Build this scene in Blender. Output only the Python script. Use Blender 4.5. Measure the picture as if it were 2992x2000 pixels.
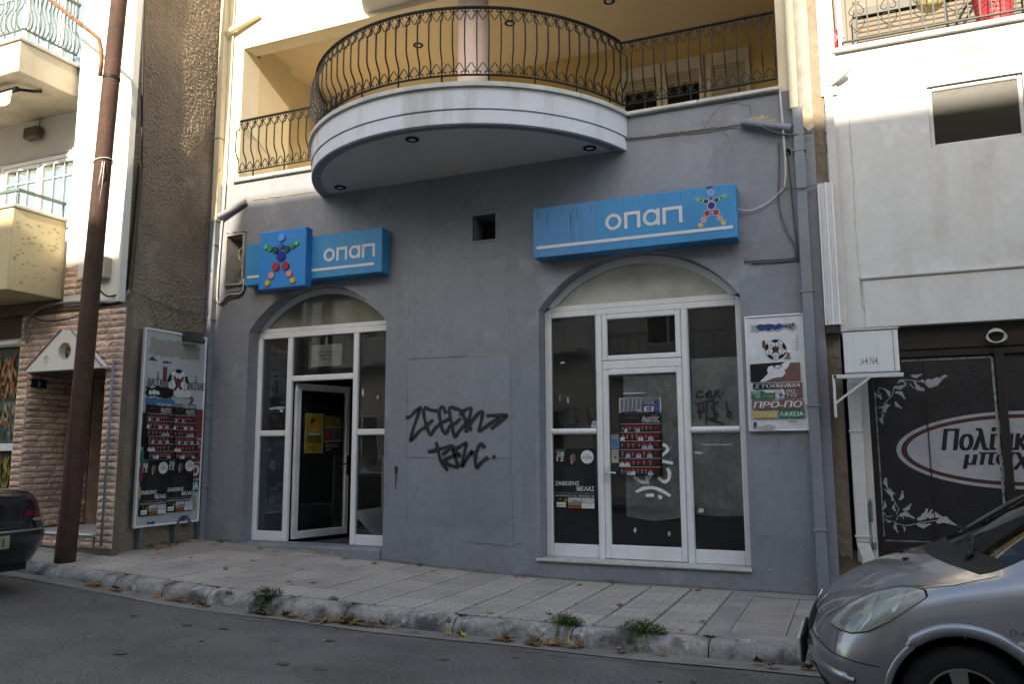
import bpy, bmesh, math, random
from mathutils import Vector, Matrix, Euler
from mathutils.bvhtree import BVHTree
from mathutils import noise as mnoise
from mathutils.geometry import tessellate_polygon
R = math.radians
random.seed(7)
SC = bpy.context.scene
COL = SC.collection
for o in list(bpy.data.objects):
    bpy.data.objects.remove(o)

# ---------------------------------------------------------------- camera
CAM_POS = Vector((0.0, -8.8, 1.42))
yaw, pit, rol = R(22.886), R(7.731), R(-0.249)
_f0 = Vector((-math.sin(yaw), math.cos(yaw), 0)); _r0 = Vector((math.cos(yaw), math.sin(yaw), 0)); _u0 = Vector((0, 0, 1))
_f = _f0 * math.cos(pit) + _u0 * math.sin(pit); _u = _u0 * math.cos(pit) - _f0 * math.sin(pit)
_r = _r0 * math.cos(rol) + _u * math.sin(rol); _u = _u * math.cos(rol) - _r0 * math.sin(rol)
cd = bpy.data.cameras.new('camera'); cam = bpy.data.objects.new('camera', cd); COL.objects.link(cam)
cd.sensor_width = 36; cd.lens = 28.143; cd.clip_start = 0.05; cd.clip_end = 2000
cam.matrix_world = Matrix(((_r.x, _u.x, -_f.x, CAM_POS.x), (_r.y, _u.y, -_f.y, CAM_POS.y), (_r.z, _u.z, -_f.z, CAM_POS.z), (0, 0, 0, 1)))
SC.camera = cam
# ---------------------------------------------------------------- sky and sun
SUN_K, SUN_T = 0.12, 0.475          # sun direction: (K, -1, T)
sdir = Vector((SUN_K, -1.0, SUN_T)).normalized()
W = bpy.data.worlds.new('World'); SC.world = W; W.use_nodes = True
nt = W.node_tree
sky = nt.nodes.new('ShaderNodeTexSky'); sky.sky_type = 'NISHITA'; sky.sun_disc = False
sky.sun_elevation = math.asin(sdir.z); sky.sun_rotation = math.atan2(sdir.x, sdir.y)
sky.air_density = 1.0; sky.dust_density = 1.5; sky.ozone_density = 1.0
bg = nt.nodes['Background']; bg.inputs['Strength'].default_value = 0.15
nt.links.new(sky.outputs[0], bg.inputs['Color'])
sl = bpy.data.lights.new('sun', 'SUN'); sl.energy = 3.6; sl.angle = R(0.9); sl.color = (1.0, 0.95, 0.87)
so = bpy.data.objects.new('sun', sl); COL.objects.link(so)
so.rotation_euler = sdir.to_track_quat('Z', 'Y').to_euler(); so.location = (5, -30, 30)
# ---------------------------------------------------------------- exposure
SC.view_settings.view_transform = 'Standard'; SC.view_settings.look = 'None'
SC.view_settings.exposure = 1.8; SC.view_settings.gamma = 1.0; SC.view_settings.use_curve_mapping = False
SC.view_settings.use_white_balance = True; SC.view_settings.white_balance_temperature = 8000; SC.view_settings.white_balance_tint = 8   # camera balanced for open shade
SC.render.engine = 'CYCLES'
SC.cycles.use_denoising = True
SC.cycles.max_bounces = 8; SC.cycles.diffuse_bounces = 4; SC.cycles.glossy_bounces = 4
SC.cycles.transparent_max_bounces = 16; SC.cycles.transmission_bounces = 6
SC.cycles.caustics_reflective = False; SC.cycles.caustics_refractive = False
SC.cycles.sample_clamp_indirect = 6

# ================================================================ helpers
def mat(name, col, rough=0.75, var=0.12, vs=2.0, fine=0.06, fs=50.0, bump=0.0, bs=90.0, bd=0.004, metal=0.0, spec=0.4,
        streak=0.0, scol=(0.05, 0.045, 0.04), patch=None, rnd=0.0, coat=0.0, local=False, patch2=None, streak_scale=5.0):
    m = bpy.data.materials.new(name); m.use_nodes = True
    n = m.node_tree.nodes; l = m.node_tree.links
    b = n['Principled BSDF']
    if local:
        tc = n.new('ShaderNodeTexCoord'); pos = tc.outputs['Object']
    else:
        g = n.new('ShaderNodeNewGeometry'); pos = g.outputs['Position']
    def noise(scale, detail=4, vec=None, rg=0.55):
        t = n.new('ShaderNodeTexNoise'); t.inputs['Scale'].default_value = scale; t.inputs['Detail'].default_value = detail
        t.inputs['Roughness'].default_value = rg
        l.new(vec if vec is not None else pos, t.inputs['Vector']); return t.outputs[0]
    def rng(v, a, c, lo, hi):
        t = n.new('ShaderNodeMapRange'); l.new(v, t.inputs[0]); t.clamp = True
        for i, q in enumerate((a, c, lo, hi)): t.inputs[i + 1].default_value = q
        return t.outputs[0]
    def mth(op, a, c):
        t = n.new('ShaderNodeMath'); t.operation = op
        for i, q in enumerate((a, c)):
            if isinstance(q, (int, float)): t.inputs[i].default_value = q
            else: l.new(q, t.inputs[i])
        return t.outputs[0]
    def mix(fac, a, c):
        t = n.new('ShaderNodeMix'); t.data_type = 'RGBA'
        for i, q in ((0, fac), (6, a), (7, c)):
            if isinstance(q, (int, float)): t.inputs[i].default_value = q
            elif isinstance(q, tuple): t.inputs[i].default_value = q + (1,)
            else: l.new(q, t.inputs[i])
        return t.outputs[2]
    f = rng(noise(vs, 5), 0.3, 0.7, 1 - var, 1 + var)
    f = mth('MULTIPLY', f, rng(noise(fs, 3), 0.3, 0.7, 1 - fine, 1 + fine))
    if rnd:
        oi = n.new('ShaderNodeObjectInfo')
        f = mth('MULTIPLY', f, rng(oi.outputs['Random'], 0, 1, 1 - rnd, 1 + rnd))
    vm = n.new('ShaderNodeVectorMath'); vm.operation = 'SCALE'; vm.inputs[0].default_value = col; l.new(f, vm.inputs['Scale'])
    c = vm.outputs[0]
    for pt in (patch, patch2):
        if pt:
            pc, ps, lo, hi = pt
            c = mix(rng(noise(ps, 6, None, 0.65), lo, hi, 0, 1), c, pc)
    if streak:
        mp = n.new('ShaderNodeVectorMath'); mp.operation = 'MULTIPLY'; l.new(pos, mp.inputs[0]); mp.inputs[1].default_value = (streak_scale, streak_scale, 0.35)
        s = rng(noise(1.0, 5, mp.outputs[0], 0.6), 0.52, 0.78, 0, streak)
        c = mix(s, c, scol)
    l.new(c, b.inputs['Base Color'])
    b.inputs['Roughness'].default_value = rough; b.inputs['Metallic'].default_value = metal
    b.inputs['Specular IOR Level'].default_value = spec
    if coat:
        b.inputs['Coat Weight'].default_value = coat; b.inputs['Coat Roughness'].default_value = 0.03
    if bump:
        bp = n.new('ShaderNodeBump'); bp.inputs['Strength'].default_value = bump; bp.inputs['Distance'].default_value = bd
        l.new(noise(bs, 4, None, 0.6), bp.inputs['Height']); l.new(bp.outputs[0], b.inputs['Normal'])
    return m

def glass(name, tint=(0.75, 0.8, 0.8), refl=1.0, haze=0.0, hcol=(0.3, 0.32, 0.3), rough=0.0, wave=0.0):
    m = bpy.data.materials.new(name); m.use_nodes = True
    n = m.node_tree.nodes; l = m.node_tree.links; n.remove(n['Principled BSDF'])
    out = n['Material Output']
    tr = n.new('ShaderNodeBsdfTransparent'); tr.inputs[0].default_value = tint + (1,)
    gl = n.new('ShaderNodeBsdfGlossy'); gl.inputs['Roughness'].default_value = rough
    fr = n.new('ShaderNodeFresnel'); fr.inputs[0].default_value = 1.5
    mu = n.new('ShaderNodeMath'); mu.operation = 'MULTIPLY'; mu.inputs[1].default_value = 1.15 * refl; mu.use_clamp = True; l.new(fr.outputs[0], mu.inputs[0])
    mx = n.new('ShaderNodeMixShader'); l.new(mu.outputs[0], mx.inputs[0])
    base = tr
    if haze:
        df = n.new('ShaderNodeBsdfDiffuse'); df.inputs[0].default_value = hcol + (1,)
        g = n.new('ShaderNodeNewGeometry'); nz = n.new('ShaderNodeTexNoise'); nz.inputs['Scale'].default_value = 3.0; nz.inputs['Detail'].default_value = 6
        l.new(g.outputs['Position'], nz.inputs['Vector'])
        mr = n.new('ShaderNodeMapRange'); l.new(nz.outputs[0], mr.inputs[0])
        for i, q in enumerate((0.3, 0.7, haze * 0.8, min(1, haze * 1.2))): mr.inputs[i + 1].default_value = q
        m2 = n.new('ShaderNodeMixShader'); l.new(mr.outputs[0], m2.inputs[0]); l.new(tr.outputs[0], m2.inputs[1]); l.new(df.outputs[0], m2.inputs[2])
        base = m2
    if wave:
        g2 = n.new('ShaderNodeNewGeometry'); n2 = n.new('ShaderNodeTexNoise'); n2.inputs['Scale'].default_value = 1.6
        l.new(g2.outputs['Position'], n2.inputs['Vector'])
        bp = n.new('ShaderNodeBump'); bp.inputs['Strength'].default_value = wave; bp.inputs['Distance'].default_value = 0.02
        l.new(n2.outputs[0], bp.inputs['Height']); l.new(bp.outputs[0], gl.inputs['Normal'])
    l.new(base.outputs[0], mx.inputs[1]); l.new(gl.outputs[0], mx.inputs[2]); l.new(mx.outputs[0], out.inputs[0])
    return m

def vcol_mat(name, rough=0.6, spec=0.3, var=0.1):
    """flat print: colours come from the printed pieces themselves"""
    m = bpy.data.materials.new(name); m.use_nodes = True
    n = m.node_tree.nodes; l = m.node_tree.links; b = n['Principled BSDF']
    a = n.new('ShaderNodeAttribute'); a.attribute_name = 'ink'
    g = n.new('ShaderNodeNewGeometry'); t = n.new('ShaderNodeTexNoise'); t.inputs['Scale'].default_value = 14; t.inputs['Detail'].default_value = 5
    l.new(g.outputs['Position'], t.inputs['Vector'])
    mr = n.new('ShaderNodeMapRange'); l.new(t.outputs[0], mr.inputs[0])
    for i, q in enumerate((0.3, 0.7, 1 - var, 1 + var)): mr.inputs[i + 1].default_value = q
    vm = n.new('ShaderNodeVectorMath'); vm.operation = 'SCALE'; l.new(a.outputs['Color'], vm.inputs[0]); l.new(mr.outputs[0], vm.inputs['Scale'])
    l.new(vm.outputs[0], b.inputs['Base Color']); b.inputs['Roughness'].default_value = rough; b.inputs['Specular IOR Level'].default_value = spec
    return m

def spray_mat(name, col):
    m = bpy.data.materials.new(name); m.use_nodes = True
    n = m.node_tree.nodes; l = m.node_tree.links; b = n['Principled BSDF']
    b.inputs['Base Color'].default_value = col + (1,); b.inputs['Roughness'].default_value = 0.5
    a = n.new('ShaderNodeAttribute'); a.attribute_name = 'ink'
    l.new(a.outputs['Fac'], b.inputs['Alpha'])
    return m

class MB:
    """collects shapes into one mesh"""
    def __init__(s): s.v = []; s.f = []; s.c = None; s.mi = []
    def add(s, vs, fs, mi=0):
        b = len(s.v); s.v += [tuple(p) for p in vs]; s.f += [tuple(i + b for i in f) for f in fs]; s.mi += [mi] * len(fs); return s
    def box(s, x0, x1, y0, y1, z0, z1, mi=0):
        return s.add([(x0, y0, z0), (x1, y0, z0), (x1, y1, z0), (x0, y1, z0), (x0, y0, z1), (x1, y0, z1), (x1, y1, z1), (x0, y1, z1)],
                     [(0, 3, 2, 1), (4, 5, 6, 7), (0, 1, 5, 4), (1, 2, 6, 5), (2, 3, 7, 6), (3, 0, 4, 7)], mi)
    def cbox(s, x0, x1, y0, y1, z0, z1, b=0.006, mi=0):
        b = min(b, (x1 - x0) * .49, (y1 - y0) * .49, (z1 - z0) * .49)
        X = (x0, x1); Y = (y0, y1); Z = (z0, z1); vs = []; ix = {}
        for i in (0, 1):
            for j in (0, 1):
                for k in (0, 1):
                    sx, sy, sz = (1, -1)[i], (1, -1)[j], (1, -1)[k]
                    for a in range(3):
                        p = [X[i] + sx * b, Y[j] + sy * b, Z[k] + sz * b]
                        p[a] = (X[i], Y[j], Z[k])[a]; ix[i, j, k, a] = len(vs); vs.append(p)
        fs = []
        for a in range(3):
            for e in (0, 1):
                q = []
                for (m, n_) in ((0, 0), (1, 0), (1, 1), (0, 1)):
                    t = [0, 0, 0]; t[a] = e; t[(a + 1) % 3] = m; t[(a + 2) % 3] = n_; q.append(ix[t[0], t[1], t[2], a])
                fs.append(q if e else q[::-1])
        for a in range(3):
            b1, c1 = (a + 1) % 3, (a + 2) % 3
            for m in (0, 1):
                for n_ in (0, 1):
                    t0 = [0, 0, 0]; t0[b1] = m; t0[c1] = n_; t1 = list(t0); t1[a] = 1
                    q = [ix[tuple(t0) + (b1,)], ix[tuple(t1) + (b1,)], ix[tuple(t1) + (c1,)], ix[tuple(t0) + (c1,)]]
                    fs.append(q if (m ^ n_) else q[::-1])
        for i in (0, 1):
            for j in (0, 1):
                for k in (0, 1):
                    q = [ix[i, j, k, a] for a in range(3)]
                    fs.append(q if (i + j + k) % 2 else q[::-1])
        return s.add(vs, fs, mi)
    def tube(s, pts, r, n=6, cap=True, mi=0, square=False, twist=0.0, closed=False):
        pts = [Vector(p) for p in pts]; N = len(pts)
        if not isinstance(r, (list, tuple)): r = [r] * N
        t0 = (pts[1] - pts[0]).normalized(); up = Vector((0, 0, 1)) if abs(t0.z) < .9 else Vector((0, 1, 0))
        nx = t0.cross(up).normalized(); vs = []
        for i in range(N):
            if closed: t = (pts[(i + 1) % N] - pts[i - 1])
            else: t = pts[min(i + 1, N - 1)] - pts[max(i - 1, 0)]
            t = t.normalized() if t.length > 1e-9 else t0
            nx = nx - t * nx.dot(t); nx = nx.normalized() if nx.length > 1e-6 else t.orthogonal().normalized()
            ny = t.cross(nx)
            for k in range(n):
                a = 2 * math.pi * (k + .5 * square) / n + twist * i
                vs.append(pts[i] + (nx * math.cos(a) + ny * math.sin(a)) * r[i])
        fs = []
        M = N if closed else N - 1
        for i in range(M):
            for k in range(n):
                a, b2 = i * n + k, i * n + (k + 1) % n; c2, d2 = ((i + 1) % N) * n + (k + 1) % n, ((i + 1) % N) * n + k
                fs.append((a, b2, c2, d2))
        if cap and not closed: fs += [tuple(range(n))[::-1], tuple((N - 1) * n + k for k in range(n))]
        return s.add(vs, fs, mi)
    def prism(s, poly, h0, h1, axis='y', mi=0):
        """extrude a 2D polygon; axis y: poly=(x,z), z: poly=(x,y), x: poly=(y,z)"""
        def P(a, b, h): return {'y': (a, h, b), 'z': (a, b, h), 'x': (h, a, b)}[axis]
        N = len(poly); vs = [P(a, b, h0) for a, b in poly] + [P(a, b, h1) for a, b in poly]
        ar = sum(poly[i][0] * poly[(i + 1) % N][1] - poly[(i + 1) % N][0] * poly[i][1] for i in range(N))
        fl = (ar > 0) ^ (axis == 'y')
        f0 = tuple(range(N)); f1 = tuple(range(N, 2 * N))
        fs = [f0[::-1] if fl else f0, f1 if fl else f1[::-1]]
        for i in range(N):
            j = (i + 1) % N; q = (i, j, j + N, i + N); fs.append(q if fl else q[::-1])
        return s.add(vs, fs, mi)
    def grid(s, fn, nu, nv, mi=0, flip=False):
        vs = [fn(i / nu, j / nv) for i in range(nu + 1) for j in range(nv + 1)]; fs = []
        for i in range(nu):
            for j in range(nv):
                a = i * (nv + 1) + j; q = (a, a + 1, a + nv + 2, a + nv + 1); fs.append(q[::-1] if flip else q)
        return s.add(vs, fs, mi)
    def lathe(s, prof, n=24, axis=Vector((0, 0, 1)), org=Vector((0, 0, 0)), mi=0):
        axis = Vector(axis).normalized(); a1 = axis.orthogonal().normalized(); a2 = axis.cross(a1); org = Vector(org); vs = []; fs = []
        for r_, h in prof:
            for k in range(n):
                t = 2 * math.pi * k / n; vs.append(org + axis * h + (a1 * math.cos(t) + a2 * math.sin(t)) * r_)
        for i in range(len(prof) - 1):
            for k in range(n):
                fs.append((i * n + k, i * n + (k + 1) % n, (i + 1) * n + (k + 1) % n, (i + 1) * n + k))
        return s.add(vs, fs, mi)
    def ribbon(s, pts, w, nrm=(0, -1, 0), off=0.0, mi=0):
        pts = [Vector(p) for p in pts]; nn = Vector(nrm).normalized(); N = len(pts); vs = []
        if not isinstance(w, (list, tuple)): w = [w] * N
        for i in range(N):
            t = (pts[min(i + 1, N - 1)] - pts[max(i - 1, 0)]).normalized(); sd = t.cross(nn).normalized()
            vs += [pts[i] + sd * w[i] / 2 + nn * off, pts[i] - sd * w[i] / 2 + nn * off]
        return s.add(vs, [(2 * i, 2 * i + 1, 2 * i + 3, 2 * i + 2) for i in range(N - 1)], mi)

BASE = {}
def base_of(o):
    while o is not None:
        if o.name in BASE: return BASE[o.name]
        o = o.parent
    return Vector((0, 0, 0))
def thing(name, loc, label, cat, group=None, kind=None, rotz=0.0):
    o = bpy.data.objects.new(name, None); o.empty_display_size = 0.1; COL.objects.link(o); o.location = loc; BASE[o.name] = Vector(loc)
    o.rotation_euler.z = rotz
    tag(o, label, cat, group, kind); return o
def tag(o, label=None, cat=None, group=None, kind=None):
    if label: o['label'] = label
    if cat: o['category'] = cat
    if group: o['group'] = group
    if kind: o['kind'] = kind
    return o
def mesh_of(m, smooth=False, name='mesh'):
    me = bpy.data.meshes.new(name); me.from_pydata([tuple(p) for p in m.v], [], m.f); me.update()
    if smooth is not False and smooth is not None:
        me.polygons.foreach_set('use_smooth', [True] * len(me.polygons))
        if smooth is not True: me.set_sharp_from_angle(angle=R(smooth))
    return me
def obj(name, m, mats, parent=None, smooth=False, origin=None):
    """one mesh object; m in world coordinates, shifted to the base of the thing it belongs to"""
    if parent is not None: off = base_of(parent)
    else: off = Vector(origin) if origin is not None else Vector((0, 0, 0))
    if isinstance(m, MB):
        mb = MB(); mb.v = [(p[0] - off.x, p[1] - off.y, p[2] - off.z) for p in m.v]; mb.f = m.f
        me = mesh_of(mb, smooth, name)
        if isinstance(mats, (list, tuple)):
            for q in mats: me.materials.append(q)
            me.polygons.foreach_set('material_index', m.mi)
        else: me.materials.append(mats)
        if m.c is not None:
            at = me.color_attributes.new('ink', 'FLOAT_COLOR', 'POINT')
            flat = [x for c in m.c for x in (c[0], c[1], c[2], 1.0)]; at.data.foreach_set('color', flat)
    else: me = m
    o = bpy.data.objects.new(name, me); COL.objects.link(o)
    if parent is not None: o.parent = parent
    elif origin is not None: o.location = origin
    return o
def inst(name, me, parent, loc, rot=(0, 0, 0), scale=(1, 1, 1)):
    """a piece that shares its mesh; loc in world coordinates"""
    o = bpy.data.objects.new(name, me); COL.objects.link(o)
    off = base_of(parent) if parent is not None else Vector((0, 0, 0))
    o.parent = parent; o.location = Vector(loc) - off; o.rotation_euler = rot; o.scale = scale
    return o
def lerp(kn, x):
    if x <= kn[0][0]: return kn[0][1]
    for (a, b), (c, d) in zip(kn, kn[1:]):
        if x <= c: return b + (d - b) * (x - a) / (c - a)
    return kn[-1][1]
def wall_with_holes(m, outer, holes, y, mi=0):
    """flat wall in the x-z plane at depth y with openings; faces the street (-y)"""
    bm = bmesh.new(); es = []
    for loop in [outer] + holes:
        vs = [bm.verts.new((p[0], y, p[1])) for p in loop]
        for i in range(len(vs)): es.append(bm.edges.new((vs[i], vs[(i + 1) % len(vs)])))
    bmesh.ops.triangle_fill(bm, edges=es, use_beauty=True, use_dissolve=False, normal=(0, -1, 0))
    bm.verts.index_update(); vs = [v.co.copy() for v in bm.verts]; fs = []
    for f in bm.faces:
        q = [v.index for v in f.verts]; 
        if f.normal.y > 0: q = q[::-1]
        fs.append(q)
    bm.free(); return m.add(vs, fs, mi)
def reveal(m, loop, y0, y1, mi=0, closed=True):
    N = len(loop); vs = [(p[0], y0, p[1]) for p in loop] + [(p[0], y1, p[1]) for p in loop]
    return m.add(vs, [(i, (i + 1) % N, (i + 1) % N + N, i + N) for i in range(N if closed else N - 1)], mi)
def arch_loop(x0, x1, z0, zs, za, n=24):
    c = (x1 - x0) / 2; h = za - zs; r_ = (c * c + h * h) / (2 * h); xc = (x0 + x1) / 2; zc = za - r_; a0 = math.asin(c / r_)
    pts = [(x0, z0)]
    for i in range(n + 1):
        a = -a0 + 2 * a0 * i / n; pts.append((xc + r_ * math.sin(a), zc + r_ * math.cos(a)))
    return pts + [(x1, z0)]
def circ(cx, cz, r_, n=24, rz=None, a0=0):
    rz = rz or r_
    return [(cx + r_ * math.cos(a0 + 2 * math.pi * i / n), cz + rz * math.sin(a0 + 2 * math.pi * i / n)) for i in range(n)]

# --- lettering with Blender's own font
_tc = {}
def text_geo(t, shear=0.0):
    """list of (points, triangles), one per outline, so that overlapping strokes of a letter fill properly"""
    k = (t, shear)
    if k in _tc: return _tc[k]
    c = bpy.data.curves.new('t', 'FONT'); c.body = t; c.resolution_u = 5; c.fill_mode = 'NONE'
    o = bpy.data.objects.new('t', c); COL.objects.link(o)
    dg = bpy.context.evaluated_depsgraph_get(); me = bpy.data.meshes.new_from_object(o.evaluated_get(dg))
    nb = {}
    for e in me.edges:
        a, b = e.vertices; nb.setdefault(a, []).append(b); nb.setdefault(b, []).append(a)
    co = [(v.co.x + shear * v.co.y, v.co.y) for v in me.vertices]; seen = set(); loops = []
    for st in sorted(nb):
        if st in seen: continue
        lp = [st]; seen.add(st); cur = st
        while True:
            nx = [q for q in sorted(nb[cur]) if q not in seen]
            if not nx: break
            cur = nx[0]; seen.add(cur); lp.append(cur)
        if len(lp) > 2: loops.append([co[q] for q in lp])
    bpy.data.objects.remove(o); bpy.data.curves.remove(c); bpy.data.meshes.remove(me)
    ar = lambda P: sum(P[i - 1][0] * P[i][1] - P[i][0] * P[i - 1][1] for i in range(len(P))) / 2
    def inside(p, P):
        r_ = False
        for i in range(len(P)):
            (a, b), (c_, d) = P[i - 1], P[i]
            if (b > p[1]) != (d > p[1]) and p[0] < (c_ - a) * (p[1] - b) / (d - b) + a: r_ = not r_
        return r_
    out = []
    if loops:
        sg = 1 if ar(max(loops, key=lambda P: abs(ar(P)))) > 0 else -1
        outer = [P for P in loops if ar(P) * sg > 0]; holes = [P for P in loops if ar(P) * sg <= 0]; own = {}; extra = []
        for h in holes:
            c_ = [i for i, P in enumerate(outer) if abs(ar(P)) > abs(ar(h)) and inside(h[0], P)]
            if c_: own.setdefault(min(c_, key=lambda i: abs(ar(outer[i]))), []).append(h)
            else: extra.append(h)
        outer += extra
        for i, P in enumerate(outer):
            pl = [P] + own.get(i, []); pts = [q for L in pl for q in L]
            tr = tessellate_polygon([[Vector((a, b, 0)) for a, b in L] for L in pl]); out.append((pts, [tuple(f) for f in tr]))
    _tc[k] = out; return out

class Print:
    """flat print in metres: u right, v up; every piece lies a hair above the one below"""
    def __init__(s, step=0.00035): s.p = []; s.lay = 0; s.step = step
    def poly(s, pts, col, same=False):
        if not same: s.lay += 1
        s.p.append((list(pts), [tuple(range(len(pts)))], col, s.lay)); return s
    def rect(s, u0, v0, u1, v1, col, same=False): return s.poly([(u0, v0), (u1, v0), (u1, v1), (u0, v1)], col, same)
    def disc(s, u, v, r_, col, rv=None, n=20): return s.poly(circ(u, v, r_, n, rv), col)
    def line(s, pts, w, col):
        m = MB().ribbon([(a, 0, b) for a, b in pts], w); s.lay += 1
        s.p.append(([(p[0], p[2]) for p in m.v], m.f, col, s.lay)); return s
    def text(s, t, u0, v0, u1, v1, col, bold=0.0, shear=0.0):
        pcs = text_geo(t, shear)
        if not pcs: return s
        vs = [q for P, _ in pcs for q in P]
        a0 = min(p[0] for p in vs); a1 = max(p[0] for p in vs); b0 = min(p[1] for p in vs); b1 = max(p[1] for p in vs)
        if bold > 0:   # heavier strokes: the same letters drawn again a little to each side
            d_ = min(bold, .03) * (v1 - v0) * 1.6
            for k in (-1, 1): s.text(t, u0 + k * d_, v0, u1 + k * d_, v1, col, 0, shear)
        s.lay += 1
        for i, (P, fs) in enumerate(pcs):
            s.p.append(([(u0 + (p[0] - a0) / (a1 - a0) * (u1 - u0), v0 + (p[1] - b0) / (b1 - b0) * (v1 - v0)) for p in P], fs, col, s.lay + .3 * (i % 3)))
        return s
    def mb(s, org, ud=(1, 0, 0), vd=(0, 0, 1), warp=None):
        org = Vector(org); ud = Vector(ud); vd = Vector(vd); nn = ud.cross(vd); m = MB(); m.c = []
        for pts, fs, col, lay in s.p:
            vs = []
            for a, b in pts:
                q = org + ud * a + vd * b + nn * (lay * s.step + (warp(a, b) if warp else 0)); vs.append(q); m.c.append(col)
            # keep faces turned to the viewer
            g = []
            for f in fs:
                ar = sum(pts[f[i]][0] * pts[f[(i + 1) % len(f)]][1] - pts[f[(i + 1) % len(f)]][0] * pts[f[i]][1] for i in range(len(f)))
                g.append(f if ar > 0 else f[::-1])
            m.add(vs, g)
        return m

# ================================================================ materials
M = {}
M['grey'] = mat('grey_paint', (0.212, 0.226, 0.256), rough=0.62, var=0.13, vs=0.8, fine=0.07, fs=9, bump=0.25, bs=22, bd=0.006, streak=0.26, scol=(0.12, 0.13, 0.15),
                patch=((0.275, 0.295, 0.335), 1.3, 0.57, 0.66), patch2=((0.165, 0.175, 0.2), 1.9, 0.60, 0.72))
M['cream'] = mat('cream_paint', (0.62, 0.53, 0.36), rough=0.8, var=0.07, vs=1.2, bump=0.2, bs=35, bd=0.003, streak=0.15, scol=(0.45, 0.36, 0.24))
M['cream_face'] = mat('cream_facade_paint', (0.70, 0.62, 0.46), rough=0.8, var=0.07, vs=1.2, bump=0.2, bs=30, bd=0.003, streak=0.25, scol=(0.40, 0.30, 0.18))
M['ochre'] = mat('ochre_paint', (0.56, 0.40, 0.16), rough=0.8, var=0.06, vs=1.0)
M['ceil'] = mat('ceiling_paint', (0.60, 0.50, 0.34), rough=0.85, var=0.05, vs=1.0, patch=((0.16, 0.12, 0.06), 7.0, 0.72, 0.74))
M['fascia'] = mat('white_fascia_paint', (0.62, 0.645, 0.70), rough=0.7, var=0.06, vs=1.4, bump=0.2, bs=20, bd=0.004, streak=0.75, scol=(0.26, 0.23, 0.20), streak_scale=4.0, patch=((.30, .29, .28), 5.0, .68, .72))
M['soffit'] = mat('soffit_paint', (0.62, 0.60, 0.57), rough=0.8, var=0.07, vs=1.0, bump=0.15, bs=25)
M['marble'] = mat('marble_coping', (0.50, 0.49, 0.46), rough=0.5, var=0.18, vs=5, streak=0.3, scol=(0.12, 0.10, 0.09))
M['iron'] = mat('black_iron', (0.009, 0.009, 0.010), rough=0.6, var=0.2, spec=0.25)
M['alu'] = mat('white_aluminium', (0.72, 0.73, 0.75), rough=0.35, var=0.05, vs=3, fine=0.03, spec=0.5, streak=0.22, scol=(0.35, 0.32, 0.28), streak_scale=14)
M['alu_door'] = mat('aluminium_door', (0.60, 0.61, 0.62), rough=0.4, var=0.08, vs=3, streak=0.2, scol=(0.3, 0.28, 0.25), streak_scale=14)
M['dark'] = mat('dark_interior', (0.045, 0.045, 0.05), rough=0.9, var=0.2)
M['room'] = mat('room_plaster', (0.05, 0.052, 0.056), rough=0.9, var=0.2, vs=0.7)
M['glass'] = glass('shop_glass', (0.90, 0.92, 0.92), 1.0, haze=0.03, hcol=(0.35, 0.36, 0.36), wave=0.06)
M['fan_l'] = glass('fanlight_milky', (0.3, 0.3, 0.3), 0.8, haze=0.72, hcol=(0.26, 0.275, 0.23), wave=0.05)
M['fan_r'] = glass('fanlight_sky_haze', (0.3, 0.3, 0.3), 2.4, haze=0.72, hcol=(0.62, 0.63, 0.58), wave=0.05)  # pale diffuse haze paints the bright sky mirrored in this pane
M['print'] = vcol_mat('print')
M['print_w'] = vcol_mat('weathered_print', rough=0.5, var=0.08)
M['spray'] = spray_mat('black_spray', (0.012, 0.012, 0.014))
M['spray_w'] = spray_mat('white_spray', (0.75, 0.75, 0.75))
M['seam'] = mat('dark_joint', (0.035, 0.033, 0.03), rough=0.9)
M['crackc'] = mat('crack_plaster', (0.36, 0.31, 0.22), rough=0.9, var=0.3, vs=20)
M['pvc'] = mat('grey_pvc', (0.20, 0.215, 0.25), rough=0.5, var=0.08, vs=2, streak=0.15, scol=(0.12, 0.12, 0.12))
M['pvc_c'] = mat('cream_pvc', (0.62, 0.55, 0.40), rough=0.55, var=0.08, vs=2, streak=0.2, scol=(0.4, 0.33, 0.2), patch=((0.30, 0.30, 0.30), 9, 0.64, 0.68))
M['cable'] = mat('grey_cable', (0.10, 0.10, 0.10), rough=0.6)
M['cable_w'] = mat('white_cable', (0.55, 0.53, 0.50), rough=0.6, var=0.15, vs=8)
M['cable_b'] = mat('black_cable', (0.015, 0.015, 0.015), rough=0.6)
M['blue'] = mat('blue_sign_panel', (0.030, 0.245, 0.50), rough=0.42, var=0.10, vs=1.6, fine=0.03, spec=0.35, streak=0.32, scol=(0.02, 0.10, 0.25), streak_scale=9)
M['blue_sq'] = mat('blue_sign_square', (0.012, 0.205, 0.56), rough=0.36, var=0.04, vs=2, spec=0.4)
M['signw'] = mat('sign_lettering', (0.60, 0.60, 0.62), rough=0.5, var=0.06)
M['concrete'] = mat('concrete', (0.27, 0.255, 0.235), rough=0.9, var=0.2, vs=3, fine=0.15, fs=45, bump=0.5, bs=60, bd=0.004)
M['kerb'] = mat('kerb_concrete', (0.335, 0.315, 0.29), rough=0.9, var=0.22, vs=5, fine=0.22, fs=45, bump=0.8, bs=70, bd=0.006, rnd=0.12,
                patch=((0.10, 0.094, 0.088), 3.8, 0.46, 0.62), patch2=((0.50, 0.49, 0.465), 6.5, 0.60, 0.68))
M['asphalt'] = mat('asphalt', (0.132, 0.122, 0.116), rough=0.85, var=0.22, vs=1.4, fine=0.6, fs=70, bump=1.0, bs=80, bd=0.012,
                   patch=((0.06, 0.055, 0.052), 3.6, 0.69, 0.72), patch2=((0.17, 0.16, 0.15), 0.7, 0.56, 0.72))
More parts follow.
